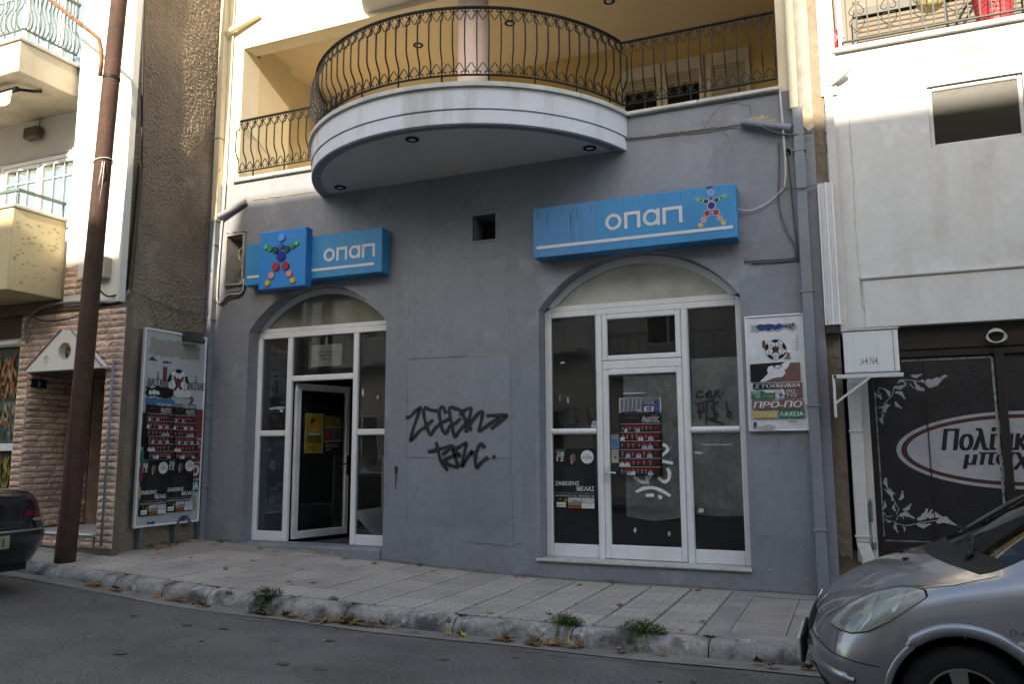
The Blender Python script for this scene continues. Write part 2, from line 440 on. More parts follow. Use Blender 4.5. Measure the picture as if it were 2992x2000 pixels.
M['gutter'] = mat('gutter_concrete', (0.215, 0.195, 0.175), rough=0.9, var=0.18, vs=2.2, fine=0.25, fs=90, bump=0.6, bs=110, bd=0.004,
                  patch=((0.07, 0.06, 0.05), 5, 0.60, 0.70))
M['earth'] = mat('earth', (0.10, 0.075, 0.05), rough=0.95, var=0.3, vs=8, bump=1.0, bs=40, bd=0.02)

def tile_material():
    m = mat('paving_tile', (0.410, 0.357, 0.315), rough=0.85, var=0.12, vs=2.0, fine=0.12, fs=70, bump=0.0, rnd=0.12, patch=((0.25, 0.215, 0.19), 1.6, 0.58, 0.74))
    n = m.node_tree.nodes; l = m.node_tree.links; b = n['Principled BSDF']
    tc = n.new('ShaderNodeTexCoord'); sp = n.new('ShaderNodeSeparateXYZ'); l.new(tc.outputs['Object'], sp.inputs[0])
    def mt(op, a, c=None, k=None):
        t = n.new('ShaderNodeMath'); t.operation = op
        for i, q in enumerate((a, c)):
            if q is None: continue
            if isinstance(q, (int, float)): t.inputs[i].default_value = q
            else: l.new(q, t.inputs[i])
        return t.outputs[0]
    cells = 4 / 0.42; X = mt('MULTIPLY', sp.outputs[0], cells); Y = mt('MULTIPLY', sp.outputs[1], cells)
    def wav(a, c, ph):
        w = mt('MULTIPLY', mt('SINE', mt('MULTIPLY', c, math.pi * 2)), 0.17)
        fr = mt('FRACT', mt('ADD', mt('ADD', a, w), ph)); d = mt('ABSOLUTE', mt('SUBTRACT', fr, 0.5)); return d
    dx = wav(X, Y, 0.5); dy = wav(Y, X, 0.0)
    half = mt('GREATER_THAN', mt('SINE', mt('MULTIPLY', Y, math.pi)), -0.35)
    d = mt('MINIMUM', mt('ADD', dx, mt('MULTIPLY', mt('SUBTRACT', 1.0, half), 0.5)), mt('ADD', dy, 0.015))
    g = n.new('ShaderNodeMapRange'); l.new(d, g.inputs[0])
    for i, q in enumerate((0.022, 0.05, 0.0, 1.0)): g.inputs[i + 1].default_value = q
    mx = n.new('ShaderNodeMix'); mx.data_type = 'RGBA'; l.new(g.outputs[0], mx.inputs[0]); mx.inputs[6].default_value = (0.17, 0.145, 0.13, 1)
    src = b.inputs['Base Color'].links[0].from_socket; l.new(src, mx.inputs[7]); l.new(mx.outputs[2], b.inputs['Base Color'])
    bp = n.new('ShaderNodeBump'); bp.inputs['Strength'].default_value = 0.8; bp.inputs['Distance'].default_value = 0.004
    l.new(g.outputs[0], bp.inputs['Height']); l.new(bp.outputs[0], b.inputs['Normal'])
    return m
M['tile'] = tile_material()
M['rib'] = mat('ribbed_tile', (0.38, 0.335, 0.295), rough=0.85, var=0.15, vs=3, fine=0.12, fs=70, rnd=0.08, bump=0.3, bs=120)

# ================================================================ ground
ZW = [(-60, 1.2), (-12, .42), (-10, .33), (-8.46, .235), (-7.7, .195), (-6.3, .115), (-5.3, .065), (-4.6, .025), (-3.8, -.01), (-3, -.022), (0, -.03), (60, -.1)]
ZK = [(-60, 1.0), (-12, .33), (-10, .25), (-8.5, .175), (-7.56, .135), (-6.67, .092), (-5.64, .048), (-4.53, .018), (-3.47, -.003), (-2.6, -.015), (0, -.015), (60, -.06)]
ZR = [(-60, .9), (-12, .22), (-10, .14), (-7.8, .03), (-6.88, -.036), (-6.37, -.072), (-5.26, -.112), (-4.15, -.13), (-3.1, -.147), (0, -.148), (60, -.2)]
YK, YKF = -2.22, -2.42        # back and front of the kerb
def zg(x, y):
    a = lerp(ZW, x); b = lerp(ZK, x); t = min(1, max(0, y / YK)); return a + (b - a) * t
def zr(x, y): return lerp(ZR, x) + 0.03 * min(1.8, max(0, -2.5 - y))
ground = obj('ground', MB().add([(-400, -400, -0.9), (400, -400, -0.9), (400, 400, -0.9), (-400, 400, -0.9)], [(0, 1, 2, 3)]), M['earth']); tag(ground, 'wide bare ground under the street and buildings', 'ground', kind='structure')
xs = [-60, -40, -25, -18] + [-14 + .25 * i for i in range(70)] + [5, 8, 12, 20, 40, 60]
def sheet(xs, ys, fz):
    m = MB(); nv = len(ys)
    m.add([(x, y, fz(x, y)) for x in xs for y in ys], [(i * nv + j, (i + 1) * nv + j, (i + 1) * nv + j + 1, i * nv + j + 1) for i in range(len(xs) - 1) for j in range(nv - 1)]); return m
road = obj('road', sheet(xs, [-9.75, -9, -8, -7, -6, -5, -4.5, -4, -3.5, -3.2, -3, -2.85, -2.7, -2.6, -2.4], lambda x, y: zr(x, y) + .004 * mnoise.noise((x * 1.3, y * 1.3, 0))), M['asphalt'], smooth=True)
tag(road, 'grey asphalt road along the kerb', 'road', kind='structure')
def gy(x, y): return zr(x, y) + 0.007
gm = MB()
gx = [x for x in xs if -13 <= x <= 6]
gm.add([p for x in gx for p in ((x, -2.40, gy(x, -2.5)), (x, -2.66 - .05 * mnoise.noise((x * .9, 3, 0)) - .03 * mnoise.noise((x * 4, 1, 0)), gy(x, -2.66)))], [(2 * i, 2 * i + 1, 2 * i + 3, 2 * i + 2)[::-1] for i in range(len(gx) - 1)])
tag(obj('gutter', gm, M['gutter']), 'pale worn concrete gutter strip at the foot of the kerb', 'gutter', kind='structure')
# pavement bed, then tiles and kerb stones as pieces
pave = obj('pavement', sheet([x for x in xs if -20 <= x <= 20], [YK - .01, -1.6, -1.1, -.5, 0.3], lambda x, y: zg(x, y) - 0.012), M['seam'])
tag(pave, 'beige tiled pavement in front of the grey shop', 'pavement', kind='structure')
TS = 0.424
def tile_mesh(sx, sy, b=.004, h=.03):
    m = MB().cbox(-sx / 2, sx / 2, -sy / 2, sy / 2, -h, 0, b); me = mesh_of(m, name='paving_tile'); me.materials.append(M['tile']); return me
tm = tile_mesh(TS - .017, TS - .022, .007)
def put_tile(me, x, y, name='paving_tile'):
    dx = (zg(x + .2, y) - zg(x - .2, y)) / .4; dy = (zg(x, y + .2) - zg(x, y - .2)) / .4
    inst(name, me, pave, (x, y, zg(x, y) + random.uniform(-.0025, .0025)), (math.atan(dy) + random.uniform(-.004, .004), -math.atan(dx) + random.uniform(-.004, .004), random.uniform(-.003, .003)))
for i in range(17):
    for j in range(5):
        put_tile(tm, -1.22 - TS * (i + .5), YK + .012 + TS * (j + .5))
for i in range(17, 30):
    put_tile(tm, -1.22 - TS * (i + .5), YK + .012 + TS * .5)
# cement strips along the wall and beside the ribbed tiles
cm = MB()
def strip(x0, x1, y0, y1, dz=0.0, n=8):
    cm.add([(x0 + (x1 - x0) * i / n, y, zg(x0 + (x1 - x0) * i / n, y) + dz + .006 * mnoise.noise((x0 + (x1 - x0) * i / n * 3, y * 5, 2))) for i in range(n + 1) for y in (y0, y1)], [(2 * i, 2 * i + 2, 2 * i + 3, 2 * i + 1) for i in range(n)])
strip(-8.44, -1.22, -.095, .02, -.002, 40); strip(-1.215, -.997, YK, .02, -.004); strip(-1.01, 3, -.298, .02, -.001, 20); strip(-1.01, 3, YK, -2.02, -.004, 20); strip(-13.5, -8.44, -1.80, -1.5, -.003, 20)
obj('cement_strip', cm, M['concrete'], pave)
rb = MB()
for i in range(19):
    x = -.205 + i * .0225; rb.prism([(x, -.02), (x + .0165, -.02), (x + .0135, 0.0), (x + .003, 0.0)], -.207, .207, 'y')
rb.box(-.208, .208, -.208, .208, -.03, -.007)
rbm = mesh_of(rb, name='ribbed_tile'); rbm.materials.append(M['rib'])
for i in range(8):
    for j in range(4):
        x = -.785 + .43 * i; y = -1.805 + .43 * j
        dx = (zg(x + .2, y) - zg(x - .2, y)) / .4
        inst('ribbed_tile', rbm, pave, (x, y, zg(x, y) + random.uniform(-.003, .003)), (random.uniform(-.006, .006), -math.atan(dx) + random.uniform(-.006, .006), random.uniform(-.006, .006)))
# kerb stones
KJ = [-14, -13, -12, -11, -10, -9.05, -8.1, -7.28, -6.60, -6.02, -5.33, -4.38, -3.27, -2.20, -1.10, -.33]
def kerb_stone(x0, x1, broken=False):
    m = MB(); n = 14
    prof = [(YK, -.30), (YK, -.008), (YK - .03, 0), (YK - .09, -.003), (YK - .135, -.014), (YK - .168, -.04), (YK - .190, -.08), (YKF + .0, -.14), (YKF - .005, -.30)]
    vs = []
    for i in range(n + 1):
        t = i / n; x = x0 + .006 + (x1 - x0 - .012) * t
        e = min(t, 1 - t) * (x1 - x0); er = max(0, .035 - e) * .45
        for j, (y, dz) in enumerate(prof):
            k = .010 * mnoise.noise((x * 4.1, j * 1.7, 3.3)) + .007 * mnoise.noise((x * 13, j * 2.9, 7))
            yy = y; zz = lerp(ZK, x) + dz
            if 1 <= j <= 7: zz += k - (er if j < 6 else 0); yy += k * .8 + (er * .8 if j > 3 else 0)
            if broken and t > .8 and 2 <= j <= 7: zz -= (t - .8) * (.55 + mnoise.noise((x * 9, j, 0)) * .3) * (1 if j < 6 else .3); yy += (t - .8) * .35 * (j > 3)
            vs.append((x, yy, zz))
    P = len(prof)
    fs = [(i * P + j, i * P + j + 1, (i + 1) * P + j + 1, (i + 1) * P + j)[::-1] for i in range(n) for j in range(P - 1)] + [tuple(range(P)), tuple(n * P + j for j in range(P))[::-1]]
    return m.add(vs, fs)
for a, b in zip(KJ, KJ[1:]):
    obj('kerb_stone', kerb_stone(a, b, b == KJ[-1]), M['kerb'], pave, smooth=40)
for a in range(6): obj('kerb_stone', kerb_stone(.15 + a, 1.15 + a), M['kerb'], pave, smooth=40)
# rubble where the kerb has broken away
def rock(r_, seed, sq=(1, 1, .7)):
    bm = bmesh.new(); bmesh.ops.create_icosphere(bm, subdivisions=3, radius=r_)
    for v in bm.verts:
        k = 1 + .35 * mnoise.noise(v.co * (1.6 / r_) + Vector((seed, 0, 0))) + .12 * mnoise.noise(v.co * (5 / r_) + Vector((0, seed, 0)))
        v.co = Vector((v.co.x * k * sq[0], v.co.y * k * sq[1], v.co.z * k * sq[2]))
    m = MB(); bm.verts.index_update(); m.add([v.co.copy() for v in bm.verts], [[v.index for v in f.verts] for f in bm.faces]); bm.free(); return m
for i, (x, y, r_, lab) in enumerate([(-.24, -2.37, .085, 'largest broken lump of concrete filling the gap at the end of the kerb'), (-.12, -2.33, .065, 'smaller broken concrete lump in the kerb gap beside the silver car'),
                                    (-.30, -2.46, .045, 'fist sized concrete chip lying below the broken kerb end'), (-.02, -2.36, .07, 'concrete lump in the kerb gap next to the number plate of the silver car')]):
    tag(obj('concrete_rubble', rock(r_, i * 7.3 + 1), M['kerb'], smooth=35, origin=(x, y, lerp(ZK, x) - .10 + .02 * (i % 2))), lab, 'rubble', 'broken concrete in the kerb gap')
# grit along the gutter, cracks and stains on the road
gr = MB(); q = random.Random(21)
for i in range(1500):
    x = q.uniform(-8.5, .2); y = -2.50 - abs(q.gauss(0, .13)); r_ = q.uniform(.002, .007) * (1.5 if q.random() < .06 else 1); z = zr(x, y) + (.007 if y > -2.66 else .0)
    gr.add([(x - r_, y, z), (x + r_ * .3, y - r_, z), (x + r_, y + r_ * .3, z), (x, y + r_, z), (x + r_ * .2 * q.uniform(-1, 1), y, z + r_ * 1.1)], [(0, 1, 4), (1, 2, 4), (2, 3, 4), (3, 0, 4)])
tag(obj('grit', gr, mat('grit', (.22, .19, .16), rough=.95, var=.5, vs=60)), 'loose grit and crumbs along the gutter', 'grit', kind='stuff')
M['stain'] = mat('oil_stain', (.085, .077, .071), rough=.7, var=.2, vs=20)
for i in range(9):
    x = q.uniform(-6.8, -.8); y = q.uniform(-4.4, -2.9); a = q.uniform(.02, .07); b = a * q.uniform(.35, .8); n = 14
    obj('oil_stain', MB().add([(x + a * math.cos(t) * q.uniform(.7, 1.15), y + b * math.sin(t) * q.uniform(.7, 1.15), zr(x, y) + .006) for t in [2 * math.pi * k / n for k in range(n)]], [tuple(range(n))]), M['stain'], road)
for P in ([(-5.6, -2.72), (-5.2, -2.78), (-4.6, -2.74), (-4.1, -2.8)], [(-2.6, -2.75), (-2.2, -2.82), (-1.7, -2.77), (-1.2, -2.84), (-.7, -2.8)]):
    pts = []
    for (a, b), (c, d) in zip(P, P[1:]):
        for k in range(8): x = a + (c - a) * k / 8; y = b + (d - b) * k / 8 + q.uniform(-.012, .012); pts.append((x, y, zr(x, y) + .0055))
    obj('road_crack', MB().ribbon(pts, [q.uniform(.004, .012) for _ in pts], nrm=(0, 0, 1)), M['seam'], road)

# ================================================================ the grey corner shop building
GB = thing('grey_building', (-4.3, 0, 0), 'grey painted shop building with round balcony, two arched shopfronts and cream upper storey', 'building')
LO = arch_loop(-7.72, -5.48, .205, 3.09, 3.66); RO = arch_loop(-3.37, -1.04, .19, 3.08, 3.68)
VL = [(-8.16, 3.79), (-7.85, 3.79), (-7.85, 4.51), (-8.16, 4.51)]; VS = [(-4.24, 4.02), (-3.93, 4.02), (-3.93, 4.34), (-4.24, 4.34)]
HO = circ(-.475, 4.60, .035, 12, .05)
wm = MB(); bot = [(-.20, -.4), (-8.45, -.4)]
wall_with_holes(wm, [(-8.45, 5.30), (-.20, 5.30)] + bot, [LO, RO, VL, VS, HO], 0.0)
for lp in (LO, RO, VL, VS, HO): reveal(wm, lp, 0, .30)
wm.add([(-.20, 0, -.4), (-.20, 6, -.4), (-.20, 6, 5.3), (-.20, 0, 5.3), (-8.45, 0, -.4), (-8.45, 6, -.4), (-8.45, 6, 5.3), (-8.45, 0, 5.3)], [(0, 1, 2, 3), (4, 7, 6, 5)])
wall = obj('wall', wm, M['grey'], GB)
# upper storey shell: piers, beam, upper front
um = MB(); um.box(-8.45, -8.03, 0.0, .35, 5.301, 7.38); um.box(-8.45, -.20, 0, .27, 7.38, 10.2)
um.box(-.53, -.20, 0.0, .35, 5.301, 7.38)
obj('upper_front', um, M['cream_face'], GB)
obj('unpainted_pier', MB().box(-.335, -.197, -.012, .36, 4.92, 7.6), M['concrete'], GB)
cp = MB(); rr = random.Random(3)
cp.add([(-.336, -.0145, 4.92), (-.30, -.0145, 4.86), (-.25, -.0145, 4.80), (-.197, -.0145, 4.84), (-.197, -.0145, 5.08), (-.24, -.0145, 5.0), (-.29, -.0145, 5.05), (-.336, -.0145, 5.0)], [tuple(range(8))])
obj('paint_patch', cp, M['cream'], GB)
# loggia
lg = MB(); lg.box(-8.45, -8.03, .35, 1.08, 5.25, 7.6); lg.box(-8.45, -8.20, 1.08, 2.6, 5.25, 7.6)
obj('loggia_side_wall', lg, M['cream'], GB)
lw = MB(); lw.box(-8.2, -.5, 2.6, 2.75, 5.25, 7.6); lw.box(-.53, -.35, .35, 2.6, 5.25, 7.6); lw.box(-8.2, -7.95, 1.9, 2.6, 6.75, 7.0)
obj('loggia_back_wall', lw, M['ochre'], GB)
obj('loggia_ceiling', MB().box(-8.45, -.2, .27, 2.75, 7.6, 7.75), M['ceil'], GB)
obj('loggia_floor', MB().box(-8.44, -.21, .03, 2.75, 5.10, 5.25), M['marble'], GB)
obj('column', MB().lathe([(.205, 5.2), (.205, 7.38)], 32, org=(-4.345, .21, 0)), mat('pink_column', (0.62, 0.47, 0.40), var=.05, rough=.7), GB, smooth=True)
def downlight(parent, x, y, z):
    o = obj('downlight', MB().lathe([(.075, 0), (.08, -.012), (.06, -.02), (.045, -.008)], 20, org=(x, y, z)), M['iron'], parent, smooth=50)
    obj('bulb', MB().lathe([(.044, -.003), (.035, -.014), (.001, -.018)], 16, org=(x, y, z)), M['alu_door'], o, smooth=True)
for x, y in ((-5.80, 1.29), (-4.26, 1.26), (-2.77, 1.28)): downlight(GB, x, y, 7.6)
# back doors of the loggia with roller shutters
M['shut'] = mat('beige_shutter', (0.40, 0.33, 0.22), rough=.6, var=.05); M['frame_b'] = mat('beige_frame', (0.55, 0.48, 0.37), rough=.6, var=.05)
M['gl_dark'] = glass('dark_window_glass', (.2, .22, .2), 1.0)
for x0, x1 in ((-2.98, -2.35), (-2.33, -1.72), (-1.68, -1.06)):
    wn = obj('balcony_door', MB().cbox(x0, x1, 2.55, 2.6, 7.0, 7.2).cbox(x0, x0 + .07, 2.55, 2.6, 5.25, 7.0).cbox(x1 - .07, x1, 2.55, 2.6, 5.25, 7.0), M['frame_b'], GB)
    zb = 6.80 if x0 < -2 else 6.2
    for i in range(12):
        z1 = 6.995 - i * .055
        if z1 - .055 < zb - .01: break
        obj('shutter_slat', MB().cbox(x0 + .07, x1 - .07, 2.555, 2.575, z1 - .051, z1, .008), M['shut'], wn)
    obj('pane', MB().box(x0 + .07, x1 - .07, 2.585, 2.59, 5.25, zb), M['gl_dark'], wn)
# --- round balcony
BC = Vector((-4.4, .645, 0)); BR = 2.245; A0 = math.asin(2.15 / BR)
def arcp(r_, a): return (BC.x + r_ * math.sin(a), BC.y - r_ * math.cos(a))
def arc_band(m, r0, r1, z0, z1, n=64, a0=None, a1=None, mi=0):
    """solid ring segment between radii"""
    ang = lambda r_: math.acos(max(-1, min(1, (BC.y - .002) / r_)))
    vs = []
    for i in range(n + 1):
        for r_ in (r0, r1):
            lo = -ang(r_) if a0 is None else a0; hi = ang(r_) if a1 is None else a1
            a = lo + (hi - lo) * i / n; x, y = arcp(r_, a)
            vs += [(x, y, z0), (x, y, z1)]
    fs = []
    for i in range(n):
        b = i * 4; c = b + 4
        fs += [(b, b + 1, c + 1, c)[::-1], (b + 2, c + 2, c + 3, b + 3)[::-1], (b, c, c + 2, b + 2)[::-1], (b + 1, b + 3, c + 3, c + 1)[::-1]]
    fs += [(0, 2, 3, 1), (n * 4, n * 4 + 1, n * 4 + 3, n * 4 + 2)]
    return m.add(vs, fs, mi)
fm = MB(); arc_band(fm, BR - .13, BR, 4.90, 5.045); arc_band(fm, BR - .13, BR - .014, 5.045, 5.062); arc_band(fm, BR - .13, BR + .012, 5.062, 5.30)
bal = obj('round_balcony', fm, M['fascia'], GB, smooth=40)
em = MB(); arc_band(em, BR - .115, BR - .012, 4.886, 4.901); obj('soffit_edge', em, M['pvc'], bal, smooth=40)
sm = MB(); pts = []; a1 = math.acos(.643 / (BR - .12))
sm.add([arcp(BR - .12, -a1 + 2 * a1 * i / 48) + (4.915,) for i in range(49)], [tuple(range(49))]); obj('soffit', sm, M['soffit'], bal)
fl = MB(); fl.add([arcp(BR - .10, -a1 + 2 * a1 * i / 48) + (5.25,) for i in range(49)], [tuple(range(49))[::-1]]); obj('balcony_floor', fl, M['marble'], bal)
for x, y in ((-6.10, -.21), (-4.39, -1.27), (-2.63, -.22)):
    o = downlight(GB, x, y, 4.914)
# coping stones
def coping(x0, x1):
    obj('coping_stone', MB().cbox(x0 + .002, x1 - .002, -.06, .12, 5.302, 5.352, .012), M['marble'], GB, smooth=30)
for a, b in zip([-8.11, -7.35, -6.56], [-7.35, -6.56]): coping(a, b)
for a, b in zip([-2.24, -1.40, -.52], [-1.40, -.52]): coping(a, b)
ac = math.acos(.62 / (BR + .05)); NC = 7
for i in range(NC):
    q = MB(); arc_band(q, BR - .14, BR + .05, 5.302, 5.352, 12, -ac + 2 * ac * i / NC + .001, -ac + 2 * ac * (i + 1) / NC - .001)
    obj('coping_stone', q, M['marble'], bal, smooth=40)
# upper floor balcony, only its underside corner shows
um2 = MB(); r2 = 1.68; aa = math.acos(.64 / r2)
prf = [(0, 7.47), (r2 - .10, 7.45), (r2 - .02, 7.49), (r2, 7.56), (r2, 7.95), (r2 - .1, 8.0), (0, 8.0)]
um2.grid(lambda u, v: arcp(max(.01, prf[min(6, round(v * 6))][0]), -aa + 2 * aa * u) + (prf[min(6, round(v * 6))][1],), 40, 6)
um2.v = [(x, min(y, -.001), z) for x, y, z in um2.v]
obj('upper_balcony', um2, M['soffit'], GB, smooth=40)

# --- railing
def spiral_heart(h=.13, w=.118):
    m = MB()
    for sg in (-1, 1):
        cx, cz = sg * w * .27, -.020; pts = []
        for i in range(13):
            a = math.pi * (.5 - 1.75 * i / 12); r_ = .007 + .012 * i / 12
            pts.append((cx - sg * r_ * math.cos(a) * 1.0, 0, cz + r_ * math.sin(a)))
        pts = pts[:9]
        pts += [(sg * w * .46, 0, -.030), (sg * w * .40, 0, -.062), (sg * .006, 0, -h)]
        m.tube(pts, .0062, 4, square=True)
    return m
heart = mesh_of(spiral_heart(), name='scroll'); heart.materials.append(M['iron'])
def bar_mesh(tw):
    P = [(0, .77), (0, .70), (-.004, .655), (-.060, .605), (-.068, .58), (-.070, .5), (-.070, .42), (-.070, .34), (-.068, .30), (-.052, .245), (-.018, .19), (0.0, .15), (.002, .09), (0, .0)]
    pts = []
    for (a, b), (c, d) in zip(P, P[1:]):
        k = 5 if (tw and .3 <= d < .6) else 2
        for i in range(k): pts.append((0, a + (c - a) * i / k, b + (d - b) * i / k))
    pts.append((0, 0, 0))
    m = MB()
    if tw:
        r_ = [.0095 if not (.30 < p[2] < .58) else (.012 if i % 2 else .007) for i, p in enumerate(pts)]
    else: r_ = [.0095] * len(pts)
    m.tube(pts, r_, 4, square=True); me = mesh_of(m, name='baluster'); me.materials.append(M['iron']); return me
bar_p, bar_t = bar_mesh(0), bar_mesh(1)
ZB0, ZB1 = 5.465, 6.235
def railing(pathf, L, n, label_parent):
    """pathf(s)->(x,y,heading) with outward normal on the right of heading -> toward street"""
    for i in range(n + 1):
        x, y, hd = pathf(L * i / n)
        inst('baluster', bar_t if i % 2 else bar_p, rail, (x, y, ZB0), (0, 0, hd))
        if i < n:
            x, y, hd = pathf(L * (i + .5) / n)
            inst('scroll', heart, rail, (x, y, ZB1 - .005), (0, 0, hd)); inst('scroll', heart, rail, (x, y, ZB0 + .005), (math.pi, 0, hd))
        if i % 4 == 2:
            x, y, hd = pathf(L * i / n); obj('rail_foot', MB().box(x - .008, x + .008, y - .008, y + .008, 5.35, ZB0), M['iron'], rail)
RR = BR - .03; ar = math.acos(.645 / RR)
x_l = BC.x - RR * math.sin(ar); x_r = BC.x + RR * math.sin(ar)
tp = []
for i in range(11): tp.append((-8.04 + (x_l + 8.04) * i / 10, 0.0))
for i in range(1, 61): tp.append(arcp(RR, -ar + 2 * ar * i / 60))
for i in range(1, 11): tp.append((x_r + (-.55 - x_r) * i / 10, 0.0))
rm = MB()
vs = []
for i, (x, y) in enumerate(tp):
    a = tp[max(0, i - 1)]; b = tp[min(len(tp) - 1, i + 1)]; t = Vector((b[0] - a[0], b[1] - a[1], 0)).normalized(); s_ = Vector((t.y, -t.x, 0))
    for q, z in ((.024, ZB1), (.024, ZB1 + .012), (.012, ZB1 + .020), (-.012, ZB1 + .020), (-.024, ZB1 + .012), (-.024, ZB1)): vs.append((x + s_.x * q, y + s_.y * q, z))
rm.add(vs, [(i * 6 + k, i * 6 + (k + 1) % 6, (i + 1) * 6 + (k + 1) % 6, (i + 1) * 6 + k)[::-1] for i in range(len(tp) - 1) for k in range(6)])
rail = obj('balcony_railing', rm, M['iron'], GB, smooth=40)
lowr = MB(); vs = []
for i, (x, y) in enumerate(tp):
    a = tp[max(0, i - 1)]; b = tp[min(len(tp) - 1, i + 1)]; t = Vector((b[0] - a[0], b[1] - a[1], 0)).normalized(); s_ = Vector((t.y, -t.x, 0))
    for q, z in ((.014, ZB0 - .012), (.014, ZB0), (-.014, ZB0), (-.014, ZB0 - .012)): vs.append((x + s_.x * q, y + s_.y * q, z))
lowr.add(vs, [(i * 4 + k, i * 4 + (k + 1) % 4, (i + 1) * 4 + (k + 1) % 4, (i + 1) * 4 + k)[::-1] for i in range(len(tp) - 1) for k in range(4)])
obj('bottom_rail', lowr, M['iron'], rail)
railing(lambda s: (-8.04 + s, 0.0, 0.0), x_l + 8.04, 11, rail)
def arcf(s):
    a = -ar + s / RR; x, y = arcp(RR, a); return x, y, a
railing(arcf, 2 * ar * RR, 44, rail)
railing(lambda s: (x_r + s, 0.0, 0.0), -.55 - x_r, 13, rail)

# --- cracks, old outlines, stains on the wall
def crack(pts, w, mt=None, y=-.003, jit=.006, name='crack'):
    P = []
    for (a, b), (c, d) in zip(pts, pts[1:]):
        L = math.hypot(c - a, d - b); k = max(2, int(L / .05))
        for i in range(k): P.append((a + (c - a) * i / k + random.uniform(-jit, jit), y, b + (d - b) * i / k + random.uniform(-jit, jit)))
    P.append((pts[-1][0], y, pts[-1][1]))
    obj(name, MB().ribbon(P, [w * random.uniform(.4, 1.3) for _ in P]), mt or M['seam'], GB)
M['hair'] = mat('hairline', (.115, .12, .132), rough=.9)
crack([(-7.74, 5.01), (-7.2, 5.0), (-6.50, 4.99)], .016, M['crackc']); crack([(-7.74, 5.0), (-6.50, 4.983)], .007)
crack([(-2.27, 5.05), (-1.6, 5.03), (-.95, 5.0)], .018, M['crackc']); crack([(-2.27, 5.042), (-1.5, 5.02), (-.95, 4.992)], .008)
crack([(-8.3, 4.96), (-8.05, 5.0)], .006, M['crackc']); crack([(-5.15, 3.82), (-5.15, 2.58), (-5.15, 1.33), (-5.14, .5)], .004, M['hair'], jit=.003); crack([(-3.74, 3.85), (-3.74, 2.57), (-3.73, 1.33), (-3.72, .55), (-3.70, .3)], .004, M['hair'], jit=.003)
crack([(-5.14, 3.82), (-3.74, 3.80)], .004, M['hair'], jit=.003); crack([(-5.14, 2.575), (-4.3, 2.572)], .006, jit=.003); crack([(-4.3, 2.575), (-3.74, 2.57)], .012, M['crackc'], jit=.008); crack([(-5.14, 1.335), (-3.73, 1.33)], .003, M['hair'], jit=.002)
crack([(-4.96, .77), (-4.60, .77), (-4.60, .41), (-4.95, .42)], .003, M['hair'], jit=.002); crack([(-4.20, 4.40), (-3.90, 4.40), (-3.90, 3.98)], .004, M['hair'], jit=.002)
crack([(-4.3, .34), (-3.75, .31), (-3.6, .36)], .005); crack([(-3.73, .9), (-3.72, .5)], .008, M['crackc'], jit=.004)
crack([(-1.35, 5.02), (-1.25, 5.15), (-1.18, 5.24), (-1.02, 5.26), (-.85, 5.2), (-.83, 5.08)], .005); crack([(-1.15, 5.0), (-1.08, 4.86), (-1.05, 4.72)], .005, jit=.012)
for k in range(14):
    x = random.uniform(-8.2, -.4); z = random.uniform(.3, 5.1)
    if -7.8 < x < -5.4 and z < 3.8 or -3.45 < x < -1 and z < 3.8: continue
    crack([(x, z), (x + random.uniform(-.12, .12), z - random.uniform(.02, .3))], .004, jit=.008)
def chip(x, z, r_, y=-.004, mt=None, sx=1.0):
    P = [(x + sx * r_ * (1 + random.uniform(-.45, .3)) * math.cos(a), y, z + r_ * (1 + random.uniform(-.45, .3)) * math.sin(a) * .7) for a in [2 * math.pi * i / 14 for i in range(14)]]
    obj('paint_chip', MB().add(P, [tuple(range(14))]), mt or M['crackc'], GB)
for x, z, r_, sx in ((-6.62, .125, .05, 4), (-6.2, .135, .02, 3), (-6.0, .13, .018, 2.5), (-6.95, .165, .016, 3), (-7.2, .17, .012, 3), (-3.72, .52, .012, .5), (-5.04, 1.05, .008, 1), (-.75, 5.03, .05, 3.2), (-.66, 4.99, .03, 3), (-5.0, .92, .008, 1), (-1.1, 4.93, .02, .8), (-.5, .12, .014, 3), (-.85, .2, .012, 3)):
    chip(x, z, r_, y=-.004 if z > .19 or x > -5 else -.034, sx=sx)
# repainted areas and small scuffs on the wall
M['grey_b'] = mat('grey_paint_newer', (0.224, 0.239, 0.270), rough=.58, var=.08, vs=.9, fine=.06, fs=10, bump=.25, bs=24, bd=.005, streak=.2, scol=(.14, .15, .17))
M['grey_c'] = mat('grey_paint_older', (0.208, 0.222, 0.252), rough=.66, var=.1, vs=1.1, fine=.06, fs=8, bump=.25, bs=20, bd=.006, streak=.25, scol=(.13, .14, .16))
def repaint(x0, x1, z0, z1, mt, seed, jit=.02):
    q = random.Random(seed); P = []
    for (a, b), (c, d) in (((x0, z0), (x1, z0)), ((x1, z0), (x1, z1)), ((x1, z1), (x0, z1)), ((x0, z1), (x0, z0))):
        n = max(3, int((abs(c - a) + abs(d - b)) / .08))
        for i in range(n): P.append((a + (c - a) * i / n + q.uniform(-jit, jit), -.0015, b + (d - b) * i / n + q.uniform(-jit, jit)))
    obj('repainted_patch', MB().add(P, [tuple(range(len(P)))]), mt, GB)
repaint(-5.13, -3.75, 1.34, 2.56, M['grey_b'], 1, .004); repaint(-5.13, -3.75, .50, 1.325, M['grey_c'], 2, .004); repaint(-.98, -.46, .55, 1.45, M['grey_b'], 3, .03); repaint(-8.28, -7.8, .5, 1.9, M['grey_b'], 4, .03); repaint(-3.6, -3.42, .6, 2.4, M['grey_c'], 5, .02); repaint(-2.2, -1.3, 4.35, 4.85, M['grey_b'], 6, .05); repaint(-5.4, -5.2, .3, 2.2, M['grey_c'], 7, .02); repaint(-3.7, -2.6, 4.45, 4.86, M['grey_c'], 9, .04)
sp = random.Random(8); M['scuff'] = mat('pale_scuff', (.40, .42, .45), rough=.8)
